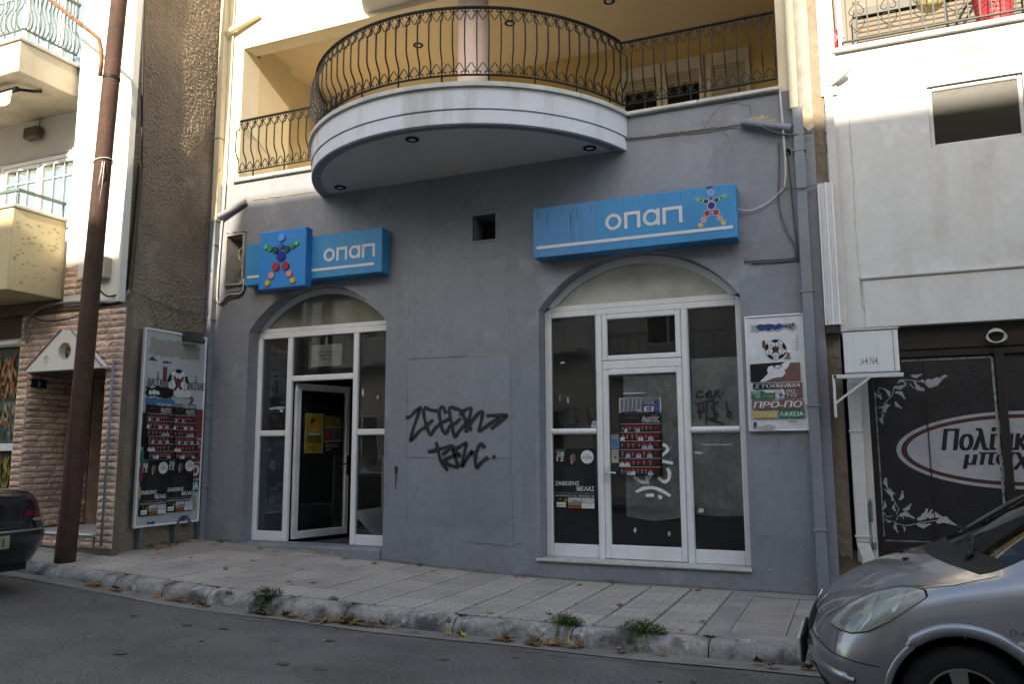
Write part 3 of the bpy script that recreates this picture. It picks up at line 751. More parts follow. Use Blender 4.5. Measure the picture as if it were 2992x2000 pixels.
for i in range(40):
    x = sp.uniform(-8.2, -.5); z = sp.uniform(.15, 4.8)
    if (-7.8 < x < -5.4 or -3.45 < x < -.98) and z < 4.4: continue
    L = sp.uniform(.006, .05); a = sp.uniform(-1.57, 1.57)
    obj('scuff', MB().ribbon([(x, -.0035, z), (x + L * math.cos(a), -.0035, z + L * math.sin(a))], sp.uniform(.002, .006)), M['scuff'], GB)
# foot of the wall: rough cement fillet
fo = MB(); n = 120; vs = []
for i in range(n + 1):
    x = -8.44 + (8.24) * i / n; zz = zg(x, 0)
    h = .012 + .018 * mnoise.noise((x * 3, 0, 5)) + .010 * mnoise.noise((x * 11, 2, 5)); d = .018 + .02 * mnoise.noise((x * 4, 9, 1))
    vs += [(x, -.002, zz + max(.008, h)), (x, -d * .6, zz + h * .5), (x, -d - .015, zz - .01)]
fo.add(vs, [(i * 3 + j, i * 3 + j + 1, i * 3 + j + 4, i * 3 + j + 3) for i in range(n) for j in (0, 1)])
obj('wall_foot', fo, mat('wall_foot_dirt', (.12, .105, .09), rough=.95, var=.3, vs=9), GB, smooth=True)
# doorstep of the left shopfront and sill of the right one
st = MB(); n = 40; vs = []
for i in range(n + 1):
    x = -7.74 + 2.24 * i / n
    j = .006 * mnoise.noise((x * 5, 1, 1))
    vs += [(x, -.032 + j, zg(x, 0) - .03), (x, -.030 + j, .185 + j), (x, -.012, .203 + j * .5), (x, .30, .208)]
st.add(vs, [(i * 4 + q, i * 4 + q + 1, (i + 1) * 4 + q + 1, (i + 1) * 4 + q)[::-1] for i in range(n) for q in range(3)])
obj('doorstep', st, M['grey'], GB, smooth=40)
obj('sill', MB().cbox(-3.42, -1.03, -.035, .30, .165, .195, .006), M['marble'], GB)

# --- dark shop interior
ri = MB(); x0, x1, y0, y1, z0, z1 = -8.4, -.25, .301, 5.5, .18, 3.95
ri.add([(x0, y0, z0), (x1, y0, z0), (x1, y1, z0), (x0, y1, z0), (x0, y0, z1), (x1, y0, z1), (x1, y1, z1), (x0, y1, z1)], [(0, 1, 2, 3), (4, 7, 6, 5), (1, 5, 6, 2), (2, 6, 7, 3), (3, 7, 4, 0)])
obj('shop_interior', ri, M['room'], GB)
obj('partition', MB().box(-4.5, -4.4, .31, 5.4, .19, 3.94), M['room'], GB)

# --- shopfronts
YF = .20
def alu(m, x0, x1, z0, z1, y=YF, d=.06, b=.008): m.cbox(x0, x1, y, y + d, z0, z1, b)
def pane(parent, x0, x1, z0, z1, y=YF + .035, mt=None):
    return obj('pane', MB().box(x0, x1, y, y + .006, z0, z1), mt or M['glass'], parent)
def arch_frame(parent, x0, x1, zs, za, w, mt):
    a = arch_loop(x0, x1, zs, zs, za, 32)[1:-1]; b = arch_loop(x0 + w * 1.6, x1 - w * 1.6, zs + w * .75, zs + w * .75, za - w, 32)[1:-1]
    m = MB(); N = len(a); vs = [(p[0], YF, p[1]) for p in a] + [(p[0], YF, p[1]) for p in b] + [(p[0], YF + .07, p[1]) for p in b]
    m.add(vs, [(i, i + 1, i + 1 + N, i + N)[::-1] for i in range(N - 1)] + [(i + N, i + 1 + N, i + 1 + 2 * N, i + 2 * N)[::-1] for i in range(N - 1)])
    m.cbox(x0, x1, YF, YF + .07, zs - .005, zs + .062, .008)
    obj('arch_frame', m, M['alu'], parent)
    g = MB(); g.add([(p[0], YF + .04, p[1]) for p in b], [tuple(range(len(b)))]); obj('fanlight', g, mt, parent)
LS = MB()
alu(LS, -7.72, -7.645, .208, 3.075); alu(LS, -5.555, -5.48, .208, 3.075); alu(LS, -7.645, -5.555, 3.0, 3.075)
lsf = obj('shopfront_frame', LS, M['alu'], GB)
arch_frame(lsf, -7.72, -5.48, 3.08, 3.655, .075, M['fan_l'])
for x0, x1 in ((-7.20, -7.12), (-6.11, -6.03)): obj('mullion', MB().cbox(x0, x1, YF - .008, YF + .06, .208, 2.998, .012), M['alu'], lsf)
obj('transom', MB().cbox(-7.118, -6.112, YF - .004, YF + .06, 2.38, 2.46, .012), M['alu'], lsf)
for x0, x1 in ((-7.643, -7.202), (-6.028, -5.557)):
    obj('rail', MB().cbox(x0, x1, YF - .004, YF + .06, 1.63, 1.71, .012), M['alu'], lsf)
    obj('kick_panel', MB().cbox(x0, x1, YF + .002, YF + .05, .21, .345, .006), M['alu'], lsf)
    pane(lsf, x0, x1, 1.71, 3.0); pane(lsf, x0, x1, .345, 1.63)
pane(lsf, -7.118, -6.112, 2.46, 3.0)
# open door leaf
ld = thing_child = None
hx, hy, th = -7.105, .285, R(75)
def leafpt(a, d, z): return (hx + a * math.cos(th) + d * math.sin(th), hy + a * math.sin(th) - d * math.cos(th), z)
def leaf_box(a0, a1, d0, d1, z0, z1, b=.008):
    m = MB().cbox(a0, a1, d0, d1, z0, z1, b); m.v = [leafpt(p[0], p[1], p[2]) for p in m.v]; m.f = [f[::-1] for f in m.f]; return m
def join(*ms):
    m = MB()
    for q in ms: m.add(q.v, q.f)
    return m
LW = .965
ld = obj('door', join(leaf_box(0, .085, -.03, .03, .235, 2.365), leaf_box(LW - .075, LW, -.03, .03, .235, 2.365), leaf_box(.085, LW - .075, -.03, .03, 2.27, 2.365), leaf_box(.085, LW - .075, -.03, .03, .235, .34)), M['alu_door'], GB)
obj('pane', leaf_box(.085, LW - .075, -.004, .004, .34, 2.27, .001), M['glass'], ld)
obj('handle', join(leaf_box(LW - .055, LW - .02, .03, .045, 1.08, 1.36, .004), leaf_box(LW - .16, LW - .03, .06, .078, 1.23, 1.25, .004), leaf_box(LW - .05, LW - .03, .04, .07, 1.23, 1.25, .004)), M['iron'], ld)
for z in (.38, 1.35, 2.2): obj('hinge', leaf_box(-.02, .02, .03, .05, z - .05, z + .05, .003), M['alu_door'], ld)
# right shopfront
RS = MB(); alu(RS, -3.37, -3.29, .196, 3.075, d=.07); alu(RS, -1.12, -1.04, .196, 3.075, d=.07); alu(RS, -3.29, -1.12, 3.005, 3.075, d=.07)
rsf = obj('shopfront_frame', RS, M['alu'], GB)
arch_frame(rsf, -3.37, -1.04, 3.08, 3.675, .09, M['fan_r'])
def half_round(x0, x1, z0, z1):
    m = MB(); xc = (x0 + x1) / 2; r_ = (x1 - x0) / 2; pr = [(xc - r_ * math.cos(math.pi * i / 10), YF + .012 - r_ * .9 * math.sin(math.pi * i / 10)) for i in range(11)] + [(x1, YF + .06), (x0, YF + .06)]
    return m.prism(pr, z0, z1, 'z')
for x0, x1 in ((-2.735, -2.655), (-1.725, -1.645)): obj('mullion', half_round(x0, x1, .196, 3.003), M['alu'], rsf, smooth=40)
for x0, x1 in ((-3.288, -2.737), (-1.643, -1.122)):
    m = MB(); pr = [(YF + .012 - .036 * math.sin(math.pi * i / 10), 1.64 - .036 * math.cos(math.pi * i / 10)) for i in range(11)] + [(YF + .06, 1.676), (YF + .06, 1.604)]
    obj('rail', m.prism(pr, x0, x1, 'x'), M['alu'], rsf, smooth=40)
    obj('kick_panel', MB().cbox(x0, x1, YF + .002, YF + .05, .197, .345, .006), M['alu'], rsf)
    pane(rsf, x0, x1, 1.68, 3.004); pane(rsf, x0, x1, .345, 1.60)
def frame4(x0, x1, z0, z1, w, y=YF - .006, d=.06, bw=None):
    bw = bw or w; m = MB(); m.cbox(x0, x0 + w, y, y + d, z0, z1, .01); m.cbox(x1 - w, x1, y, y + d, z0, z1, .01); m.cbox(x0 + w, x1 - w, y + .001, y + d, z1 - w, z1, .01); m.cbox(x0 + w, x1 - w, y + .001, y + d, z0, z0 + bw, .01); return m
obj('transom', MB().cbox(-2.653, -1.727, YF, YF + .06, 2.352, 2.452, .01), M['alu'], rsf)
tl = obj('top_light', frame4(-2.652, -1.728, 2.454, 3.003, .062), M['alu'], rsf)
pane(rsf, -2.592, -1.788, 2.514, 2.943)
rd = obj('door', frame4(-2.652, -1.728, .20, 2.35, .065, bw=.155), M['alu'], GB)
pane(rd, -2.589, -1.791, .353, 2.287)
obj('handle', MB().cbox(-2.64, -2.605, YF - .022, YF - .004, 1.06, 1.24, .005).tube([(-2.622, YF - .02, 1.17), (-2.622, YF - .06, 1.17), (-2.60, YF - .066, 1.17), (-2.50, YF - .066, 1.162)], .010, 8), M['alu_door'], rd)
# things seen dimly behind the panes
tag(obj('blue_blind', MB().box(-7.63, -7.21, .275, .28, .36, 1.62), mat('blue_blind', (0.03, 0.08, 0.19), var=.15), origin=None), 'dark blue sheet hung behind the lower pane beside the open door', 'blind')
pl = mat('plastic_sheet', (0.74, 0.79, 0.83), rough=.4, var=.35, vs=5, fine=.2, fs=16, bump=.8, bs=7, bd=.04, streak=.7, scol=(.85, .87, .88), streak_scale=11, patch=((.50, .54, .57), 2.5, .5, .68))  # bright streaks paint the light caught on the folds into the colour
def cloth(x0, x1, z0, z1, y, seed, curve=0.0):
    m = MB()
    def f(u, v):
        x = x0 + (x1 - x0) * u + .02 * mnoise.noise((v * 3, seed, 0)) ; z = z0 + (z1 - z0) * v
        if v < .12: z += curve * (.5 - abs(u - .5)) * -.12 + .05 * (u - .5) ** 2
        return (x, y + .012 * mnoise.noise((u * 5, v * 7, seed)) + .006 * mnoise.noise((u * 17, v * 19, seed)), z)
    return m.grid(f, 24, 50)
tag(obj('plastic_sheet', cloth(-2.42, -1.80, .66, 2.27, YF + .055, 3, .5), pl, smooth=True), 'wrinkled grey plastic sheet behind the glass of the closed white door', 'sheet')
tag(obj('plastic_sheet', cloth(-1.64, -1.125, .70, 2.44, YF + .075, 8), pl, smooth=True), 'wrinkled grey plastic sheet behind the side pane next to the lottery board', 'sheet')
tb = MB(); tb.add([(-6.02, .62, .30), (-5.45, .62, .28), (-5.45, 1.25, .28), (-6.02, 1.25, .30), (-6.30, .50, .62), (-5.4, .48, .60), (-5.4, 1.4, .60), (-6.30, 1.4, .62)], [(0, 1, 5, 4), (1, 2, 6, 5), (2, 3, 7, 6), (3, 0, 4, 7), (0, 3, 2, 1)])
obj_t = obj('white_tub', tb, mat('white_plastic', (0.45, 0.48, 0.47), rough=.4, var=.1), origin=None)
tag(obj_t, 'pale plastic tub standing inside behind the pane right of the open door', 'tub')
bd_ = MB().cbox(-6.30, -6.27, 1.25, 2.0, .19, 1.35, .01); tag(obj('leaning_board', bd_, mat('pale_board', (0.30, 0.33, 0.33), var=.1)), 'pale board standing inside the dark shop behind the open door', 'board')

# ================================================================ blue illuminated signs
def letter_o(x, z, r_, w): return ('ring', x, z, r_, w)
def ring(cx, cz, r_, w, y0, y1, n=32):
    m = MB(); a = circ(cx, cz, r_, n); b = circ(cx, cz, r_ - w, n); vs = []
    for i in range(n): vs += [(a[i][0], y0, a[i][1]), (b[i][0], y0, b[i][1]), (a[i][0], y1, a[i][1]), (b[i][0], y1, b[i][1])]
    fs = []
    for i in range(n):
        p = i * 4; q = ((i + 1) % n) * 4; fs += [(p, p + 1, q + 1, q), (p, q, q + 2, p + 2), (p + 1, p + 3, q + 3, q + 1)]
    return m.add(vs, fs)
def pi_shape(x0, x1, z0, z1, w, y0, y1):
    return MB().prism([(x0, z0), (x0 + w, z0), (x0 + w, z1 - w), (x1 - w, z1 - w), (x1 - w, z0), (x1, z0), (x1, z1), (x0, z1)], y0, y1, 'y')
def opap(t, xl, xr, z0, z1, yf, w):
    """four round and square letters between xl and xr"""
    W_ = (xr - xl); g = W_ * .035; lw = (W_ - 3 * g) / 4; h = z1 - z0; r_ = h / 2; y0 = yf - .004
    obj('letter', ring(xl + r_ * 1.0, z0 + r_, r_, w, y0, yf), M['signw'], t)
    x = xl + 2 * r_ + g; obj('letter', pi_shape(x, x + lw * .94, z0, z1, w, y0, yf), M['signw'], t)
    x += lw * .94 + g; obj('letter', join(ring(x + r_, z0 + r_, r_, w, y0, yf), MB().box(x + 2 * r_ - w * .9, x + 2 * r_, y0 - .0005, yf, z0, z1)), M['signw'], t)
    x += 2 * r_ + g; obj('letter', pi_shape(x, xr, z0, z1, w, y0, yf), M['signw'], t)
DISC = [  # x, z, r in units of figure height, colour
    (0, .93, .075, (0.10, 0.28, 0.72)), (0, .755, .055, (0.03, 0.08, 0.30)), (0, .56, .098, (0.012, 0.012, 0.20)),
    (-.135, .69, .066, (0.012, 0.055, 0.05)), (.135, .69, .066, (0.012, 0.055, 0.05)), (-.262, .735, .052, (0.03, 0.24, 0.09)), (.262, .735, .052, (0.03, 0.24, 0.09)), (-.36, .775, .042, (0.14, 0.44, 0.05)), (.36, .775, .042, (0.14, 0.44, 0.05)),
    (-.115, .36, .080, (0.36, 0.012, 0.02)), (.115, .36, .080, (0.36, 0.012, 0.02)), (-.21, .20, .064, (0.62, 0.22, 0.20)), (.21, .20, .064, (0.62, 0.22, 0.20)), (-.295, .06, .056, (0.62, 0.38, 0.02)), (.295, .06, .056, (0.62, 0.38, 0.02))]
_dm = {}
def disc_mat(c):
    if c not in _dm: _dm[c] = mat('disc_%d' % len(_dm), c, rough=.4, var=.04, spec=.4)
    return _dm[c]
def figure(t, cx, z0, h, yf, thick, rim=False):
    for dx, dz, r_, c in DISC:
        x, z, r2 = cx + dx * h, z0 + dz * h, r_ * h
        m = MB().prism(circ(x, z, r2, 28), yf - thick, yf, 'y'); d = obj('disc', m, disc_mat(c), t, smooth=30)
        if rim: obj('rim', ring(x, z, r2 * 1.14, r2 * .14, yf - thick - .001, yf, 28), M['signw'], d)
t = thing('shop_sign', (-2.17, 0, 3.68), 'long blue sign with white letters and small dotted figure above the closed door', 'sign')
obj('box', MB().cbox(-3.345, -1.01, -.22, -.002, 3.665, 4.265, .008), M['blue'], t)
opap(t, -2.46, -1.585, 3.895, 4.085, -.2215, .036)
obj('stripe', MB().box(-3.30, -1.055, -.2245, -.2195, 3.765, 3.80), M['signw'], t)
figure(t, -1.27, 3.815, .41, -.2215, .002, True)
M['drip'] = mat('drip_grime', (.02, .07, .13), rough=.7)
obj('faded_panel', MB().box(-3.34, -2.56, -.2222, -.219, 3.668, 4.262), mat('faded_blue', (0.055, 0.235, 0.50), rough=.45, var=.1, vs=1.5, streak=.5, scol=(.02, .08, .18), streak_scale=11), t)
for x, L in ((-3.28, .10), (-3.17, .22), (-3.155, .12), (-2.88, .33), (-2.872, .20), (-2.80, .15), (-2.98, .08), (-2.62, .1), (-1.6, .06), (-1.45, .05)): obj('drip_stain', MB().ribbon([(x, -.2235, 4.25 - .3 * L), (x + .002, -.2235, 4.25 - L * .7), (x - .001, -.2235, 4.25 - L * 1.3)], [.003, .007, .002]), M['drip'], t)
obj('bracket', MB().cbox(-3.14, -3.09, -.10, -.02, 4.266, 4.31, .004), M['crackc'], t)
obj('rust_hole', MB().add([(-1.33, -.223, 4.262), (-1.24, -.223, 4.262), (-1.26, -.223, 4.24), (-1.285, -.223, 4.225), (-1.31, -.223, 4.245)], [(0, 1, 2, 3, 4)]), M['earth'], t)
t = thing('shop_sign', (-6.55, 0, 3.7), 'blue sign box with raised square panel and dotted star figure above the open door', 'sign')
obj('box', MB().cbox(-7.66, -5.44, -.20, -.002, 3.70, 4.29, .008), M['blue'], t)
obj('square_panel', MB().cbox(-7.305, -6.535, -.33, -.19, 3.59, 4.39, .008), M['blue_sq'], t)
opap(t, -6.34, -5.545, 3.915, 4.09, -.2015, .034)
obj('stripe', MB().box(-6.525, -5.555, -.2045, -.1995, 3.80, 3.835), M['signw'], t); obj('stripe', MB().box(-7.61, -7.315, -.2045, -.1995, 3.80, 3.835), M['signw'], t)
figure(t, -6.93, 3.63, .70, -.331, .022)
# ventilation box in the left of the wall
v = thing('ventilation_box', (-8.0, .1, 3.8), 'open metal ventilation box with two round ducts let into the wall beside the blue sign', 'vent')
M['tin'] = mat('tin', (0.42, 0.40, 0.36), rough=.45, var=.2, vs=6, metal=.3, patch=((0.22, 0.16, 0.10), 6, .62, .7))
fm = MB(); fm.cbox(-8.18, -8.15, -.05, .02, 3.77, 4.53, .004); fm.cbox(-7.86, -7.83, -.05, .02, 3.77, 4.53, .004); fm.cbox(-8.15, -7.86, -.05, .02, 3.77, 3.80, .004); fm.cbox(-8.15, -7.86, -.05, .02, 4.50, 4.53, .004)
obj('rim', fm, M['tin'], v)
lm = MB(); lm.add([(-8.149, -.02, 3.80), (-8.149, .28, 3.80), (-8.149, .28, 4.50), (-8.149, -.02, 4.50), (-7.861, .28, 3.80), (-7.861, .28, 4.50), (-7.861, -.02, 3.80), (-7.861, -.02, 4.50)], [(0, 1, 2, 3), (1, 4, 5, 2), (4, 6, 7, 5), (0, 6, 4, 1), (3, 2, 5, 7)]); obj('lining', lm, M['tin'], v)
for z in (3.96, 4.28):
    m = MB()
    for i in range(6): m.lathe([(.12, .27 - i * .022), (.125, .26 - i * .022), (.12, .249 - i * .022)], 24, axis=(0, 1, 0), org=(-7.99, 0, z))
    m.lathe([(.118, .27), (.118, .15), (.105, .15), (.10, .28)], 24, axis=(0, 1, 0), org=(-7.99, 0, z)); obj('duct', m, M['tin'], v, smooth=40)
obj('broken_plaster', MB().tube([(-8.2 + .4 * i / 9 + random.uniform(-.01, .01), -.012, 4.55 + random.uniform(-.015, .025)) for i in range(10)], [random.uniform(.008, .02) for _ in range(10)], 5), M['concrete'], v)
obj('wall_hole_frame', MB().cbox(-4.27, -4.24, -.008, .03, 3.99, 4.37, .003).cbox(-3.93, -3.90, -.008, .03, 3.99, 4.37, .003).cbox(-4.24, -3.93, -.008, .03, 3.99, 4.02, .003).cbox(-4.24, -3.93, -.008, .03, 4.34, 4.37, .003), M['grey'], GB)
obj('wall_hole_back', MB().box(-4.26, -3.91, .301, .32, 3.96, 4.40), mat('rusty_dark', (0.03, 0.015, 0.012)), GB)
obj('vent_back', MB().box(-8.2, -7.8, .301, .32, 3.75, 4.55), M['dark'], GB)

# ================================================================ printed boards and posters
RED = (0.15, 0.035, 0.04); REDL = (0.17, 0.085, 0.085); GRN = (0.01, 0.14, 0.085); YEL = (0.45, 0.33, 0.12); BLK = (0.008, 0.008, 0.009); WHT = (0.62, 0.64, 0.67); BLU = (0.02, 0.05, 0.18)
def football(p, cx, cy, r_):
    p.disc(cx, cy, r_ * 1.03, BLK, n=32); p.disc(cx, cy, r_ * .985, WHT, n=32)
    pent = [(cx + r_ * .36 * math.cos(math.pi / 2 + 2 * math.pi * i / 5), cy + r_ * .36 * math.sin(math.pi / 2 + 2 * math.pi * i / 5)) for i in range(5)]
    p.poly(pent, BLK)
    for i in range(5):
        a = math.pi / 2 + 2 * math.pi * i / 5
        p.line([pent[i], (cx + r_ * .68 * math.cos(a), cy + r_ * .68 * math.sin(a))], r_ * .05, BLK)
        A = [(cx + r_ * q * math.cos(a + d), cy + r_ * q * math.sin(a + d)) for q, d in ((.70, 0), (.80, .30), (1.0, .36), (1.02, 0), (1.0, -.36), (.80, -.30))]
        p.poly(A, BLK)
        b = a + math.pi / 5
        p.line([A[1], (cx + r_ * .62 * math.cos(b), cy + r_ * .62 * math.sin(b))], r_ * .04, BLK)
        p.line([(cx + r_ * .80 * math.cos(b + .33), cy + r_ * .80 * math.sin(b + .33)), (cx + r_ * .62 * math.cos(b), cy + r_ * .62 * math.sin(b))], r_ * .04, BLK)
def torn(p, u0, v0, u1, v1, col, jit=.01, seed=0, n=10):
    q = random.Random(seed); P = []
    for i in range(n): P.append((u0 + (u1 - u0) * i / n + q.uniform(-jit, jit), v0 + q.uniform(-jit, jit)))
    for i in range(4): P.append((u1 + q.uniform(-jit, jit), v0 + (v1 - v0) * i / 4))
    for i in range(n): P.append((u1 - (u1 - u0) * i / n + q.uniform(-jit, jit), v1 + q.uniform(-jit, jit)))
    for i in range(4): P.append((u0 + q.uniform(-jit, jit), v1 - (v1 - v0) * i / 4))
    p.poly(P, col)
# lottery board on the wall by the downpipe: 0.60 x 1.225
t = thing('lottery_board', (-.70, -.02, 1.605), 'white lottery board with football and maroon stripes on the grey wall beside the downpipe', 'sign')
obj('frame', frame4(-1.0, -.40, 1.605, 2.83, .022, y=-.05, d=.048), M['alu'], t)
p = Print(); W_, H_ = .56, 1.185
p.rect(0, 0, W_, H_, WHT)
torn(p, .04, 1.03, .50, 1.11, (0.33, 0.33, 0.34), .012, 1); torn(p, .10, 1.055, .49, 1.10, BLU, .014, 2); p.text('10', .42, 1.06, .485, 1.11, (0.35, 0.30, 0.15)); torn(p, .15, 1.045, .30, 1.055, (.02, .02, .04), .006, 4)
football(p, .285, .835, .105); p.text('1', .155, .86, .185, .935, RED, .0); p.text('X', .245, .795, .325, .875, RED, .01); p.text('2', .365, .735, .43, .80, RED, .02)
p.rect(.02, .50, .52, .69, REDL); p.poly([(.02, .50), (.11, .50), (.22, .60), (.20, .63), (.22, .66), (.30, .675), (.40, .68), (.37, .70), (.02, .69)], BLK)
p.poly([(.11, .50), (.20, .585), (.19, .62), (.205, .655), (.24, .668), (.27, .64), (.31, .63), (.345, .655), (.33, .672), (.38, .70), (.42, .70), (.41, .655), (.385, .63), (.365, .615), (.37, .58), (.34, .545), (.25, .535), (.16, .50)], WHT)
p.disc(.30, .654, .034, BLK, .018); p.disc(.30, .654, .028, WHT, .014)
p.rect(.04, .425, .53, .482, REDL); p.rect(.04, .425, .27, .482, BLK); p.text('ΣΤΟΙΧΗΜΑ', .055, .435, .51, .472, WHT, .02, .25)
p.rect(.02, .32, .26, .405, GRN); torn(p, .15, .385, .27, .41, WHT, .01, 9); p.text('ΠΡΟ', .035, .367, .11, .40, WHT, .01); p.text('ΠΟ', .065, .328, .11, .36, WHT, .01); p.text('ΙΛΟΙ', .14, .33, .24, .365, YEL, 0, .2)
p.rect(.30, .325, .53, .415, REDL); torn(p, .29, .325, .36, .41, WHT, .012, 11); torn(p, .30, .335, .33, .37, BLU, .01, 12); p.text('ΡΟ', .37, .375, .46, .41, WHT, .015, .2); p.text('ΤΟ', .37, .333, .47, .368, WHT, .015, .2)
p.rect(.025, .21, .535, .305, REDL); p.text('ΠΡΟ-ΠΟ', .04, .225, .52, .292, WHT, .03, .2)
p.rect(.02, .12, .275, .195, YEL); p.text('TIB CRU', .05, .135, .26, .175, (.55, .50, .38), 0); p.rect(.285, .12, .54, .195, GRN); p.text('ΛΑΧΕΙΑ', .295, .135, .53, .18, WHT, .025)
torn(p, .03, .01, .25, .045, (0.40, 0.39, 0.37), .012, 21); torn(p, .03, .02, .06, .075, BLU, .008, 22); p.text('א4N6', .38, .065, .46, .095, (.05, .05, .05))
for i in range(7): torn(p, .49 + .01 * (i % 3), .82 + i * .035, .51 + .01 * (i % 2), .835 + i * .035, (.36, .36, .36), .008, 30 + i, 5)
obj('panel', p.mb((-.98, -.034, 1.625)), M['print_w'], t); obj('backing', MB().box(-.995, -.405, -.0335, -.004, 1.61, 2.825), M['alu'], t)

def crowd_poster(w=.49, h=.70, fold=0):
    """black and red bill with a title strip and six rows of singers"""
    p = Print(); r_ = random.Random(5); p.rect(0, 0, w, h, BLK)
    p.text('Ακριτος', w * .55, h * .855, w * .95, h * .965, WHT, 0, .2); p.rect(w * .76, h * .955, w * .93, h * .975, (.35, .03, .04)); p.text('αφίς ρεμπέτικα', w * .16, h * .92, w * .46, h * .96, (.18, .13, .05), 0, .2); p.line([(w * .55, h * .862), (w * .97, h * .868)], .003, WHT)
    nums = ['24', '26', '28', '1', '4', '5']
    for k in range(6):
        v1 = h * (.835 - k * .139); v0 = v1 - h * .128
        p.rect(w * .03, v1, w, v1 + .004, (.55, .52, .50)); p.rect(w * .12, v0, w * .97, v1 - .001, (.085, .008, .010)); p.rect(w * .3, v0, w * .72, v1 - .001, (.13, .008, .010))
        n = (8, 7, 6, 6, 6, 8)[k]
        for i in range(n):
            cx = w * (.09 + .66 * i / (n - 1)) + r_.uniform(-.006, .006); top = v1 - h * r_.uniform(.018, .045)
            suit = r_.choice([BLK, BLK, (.012, .014, .02), (.25, .34, .5), (.5, .5, .55), (.02, .02, .03)])
            p.poly([(cx - .033, v0), (cx + .033, v0), (cx + .026, v0 + .036), (cx + .012, v0 + .046), (cx - .012, v0 + .046), (cx - .026, v0 + .036)], suit)
            p.poly([(cx - .007, v0 + .044), (cx + .007, v0 + .044), (cx, v0 + .012)], (.5, .5, .5)); p.disc(cx, top - .017, .0135, (.03, .018, .012), .019, 12); p.disc(cx, top - .021, .0115, (.30, .155, .10), .0165, 12); p.disc(cx, top - .032, .008, (.10, .05, .035), .006, 8)
        p.disc(w * .885, (v0 + v1) / 2 + .004, .036, (.09, .02, .015), n=16); p.disc(w * .885, (v0 + v1) / 2 + .004, .030, BLK, n=16); p.text(nums[k], w * .885 - (.02 if len(nums[k]) > 1 else .005), (v0 + v1) / 2 - .012, w * .885 + (.02 if len(nums[k]) > 1 else .006), (v0 + v1) / 2 + .02, (.34, .02, .03), .02)
    return p
def singer_poster(w=.49, h=.70):
    """black bill with one singer, date, round stamp and six sponsor boxes"""
    p = Print(); D = (.010, .010, .011); p.rect(0, 0, w, h, D); WH = (.62, .62, .62)
    p.text('ΣΑΒΒΑΤΟ', w * .03, h * .955, w * .28, h * .98, (.35, .35, .35)); p.text('28', w * .05, h * .875, w * .24, h * .945, WH, .03); p.rect(w * .03, h * .866, w * .25, h * .870, WH); p.text('12', w * .06, h * .79, w * .23, h * .86, WH, .03)
    cx = w * .47
    p.poly([(cx - .12, h * .22), (cx + .13, h * .22), (cx + .115, h * .60), (cx + .06, h * .71), (cx - .03, h * .715), (cx - .10, h * .66)], (.018, .017, .018))
    p.disc(cx, h * .845, .036, (.10, .09, .085), .050); p.disc(cx - .006, h * .835, .031, (.30, .175, .125), .045); p.disc(cx + .012, h * .828, .020, (.16, .085, .06), .036); p.poly([(cx - .03, h * .80), (cx - .005, h * .755), (cx - .012, h * .735), (cx - .028, h * .765)], (.45, .45, .45)); p.disc(cx + .004, h * .81, .009, (.13, .05, .04), .003)
    p.disc(w * .82, h * .86, .078, WH, n=32); p.text('DOUFAS', w * .70, h * .835, w * .94, h * .862, (.03, .03, .03), .02); p.poly(circ(w * .80, h * .885, .016, 16), (.08, .08, .08)); p.poly(circ(w * .80, h * .885, .012, 16), WH); p.poly(circ(w * .845, h * .885, .016, 16), (.08, .08, .08)); p.poly(circ(w * .845, h * .885, .012, 16), WH); p.rect(w * .72, h * .824, w * .92, h * .827, (.2, .2, .2))
    p.text('ΖΑΦΕΙΡΗΣ', w * .02, h * .385, w * .62, h * .46, WH, .02); p.text('ΜΕΛΑΣ', w * .56, h * .30, w * .985, h * .375, WH, .02)
    p.text('ΤΗΛ ΚΡΑΤΗΣΕΩΝ: 6934512342, 6983211537', w * .04, h * .247, w * .97, h * .275, (.30, .30, .30)); p.text('ΩΡΑ ΠΡΟΣΕΛΕΥΣΗΣ: 23:30   ΤΙΜΗ ΕΙΣΟΔΟΥ: 10€', w * .02, h * .205, w * .98, h * .232, WH, .01)
    p.rect(w * .03, h * .12, w * .31, h * .185, (.012, .012, .01)); p.poly([(w * .22, h * .125), (w * .31, h * .125), (w * .31, h * .185)], (.33, .27, .04)); p.disc(w * .14, h * .165, .012, (.33, .27, .04), .008); p.rect(w * .05, h * .03, w * .28, h * .11, (.60, .60, .60)); p.text('ΜΑΝΩΛΗΣ', w * .07, h * .05, w * .26, h * .075, (.1, .1, .1), .02)
    p.rect(w * .34, h * .105, w * .65, h * .19, (.42, .43, .45)); p.poly([(w * .36, h * .11), (w * .50, h * .15), (w * .64, h * .13), (w * .64, h * .11)], (.16, .17, .18)); p.rect(w * .34, h * .018, w * .65, h * .10, (.42, .10, .04)); p.rect(w * .34, h * .035, w * .65, h * .075, (.12, .075, .03)); p.rect(w * .34, h * .078, w * .65, h * .083, (.55, .5, .4))
    p.rect(w * .67, h * .105, w * .985, h * .19, (.42, .42, .43)); p.rect(w * .67, h * .018, w * .985, h * .10, (.58, .58, .58)); p.text('ελιές', w * .75, h * .055, w * .90, h * .08, (.15, .15, .15)); 
    return p
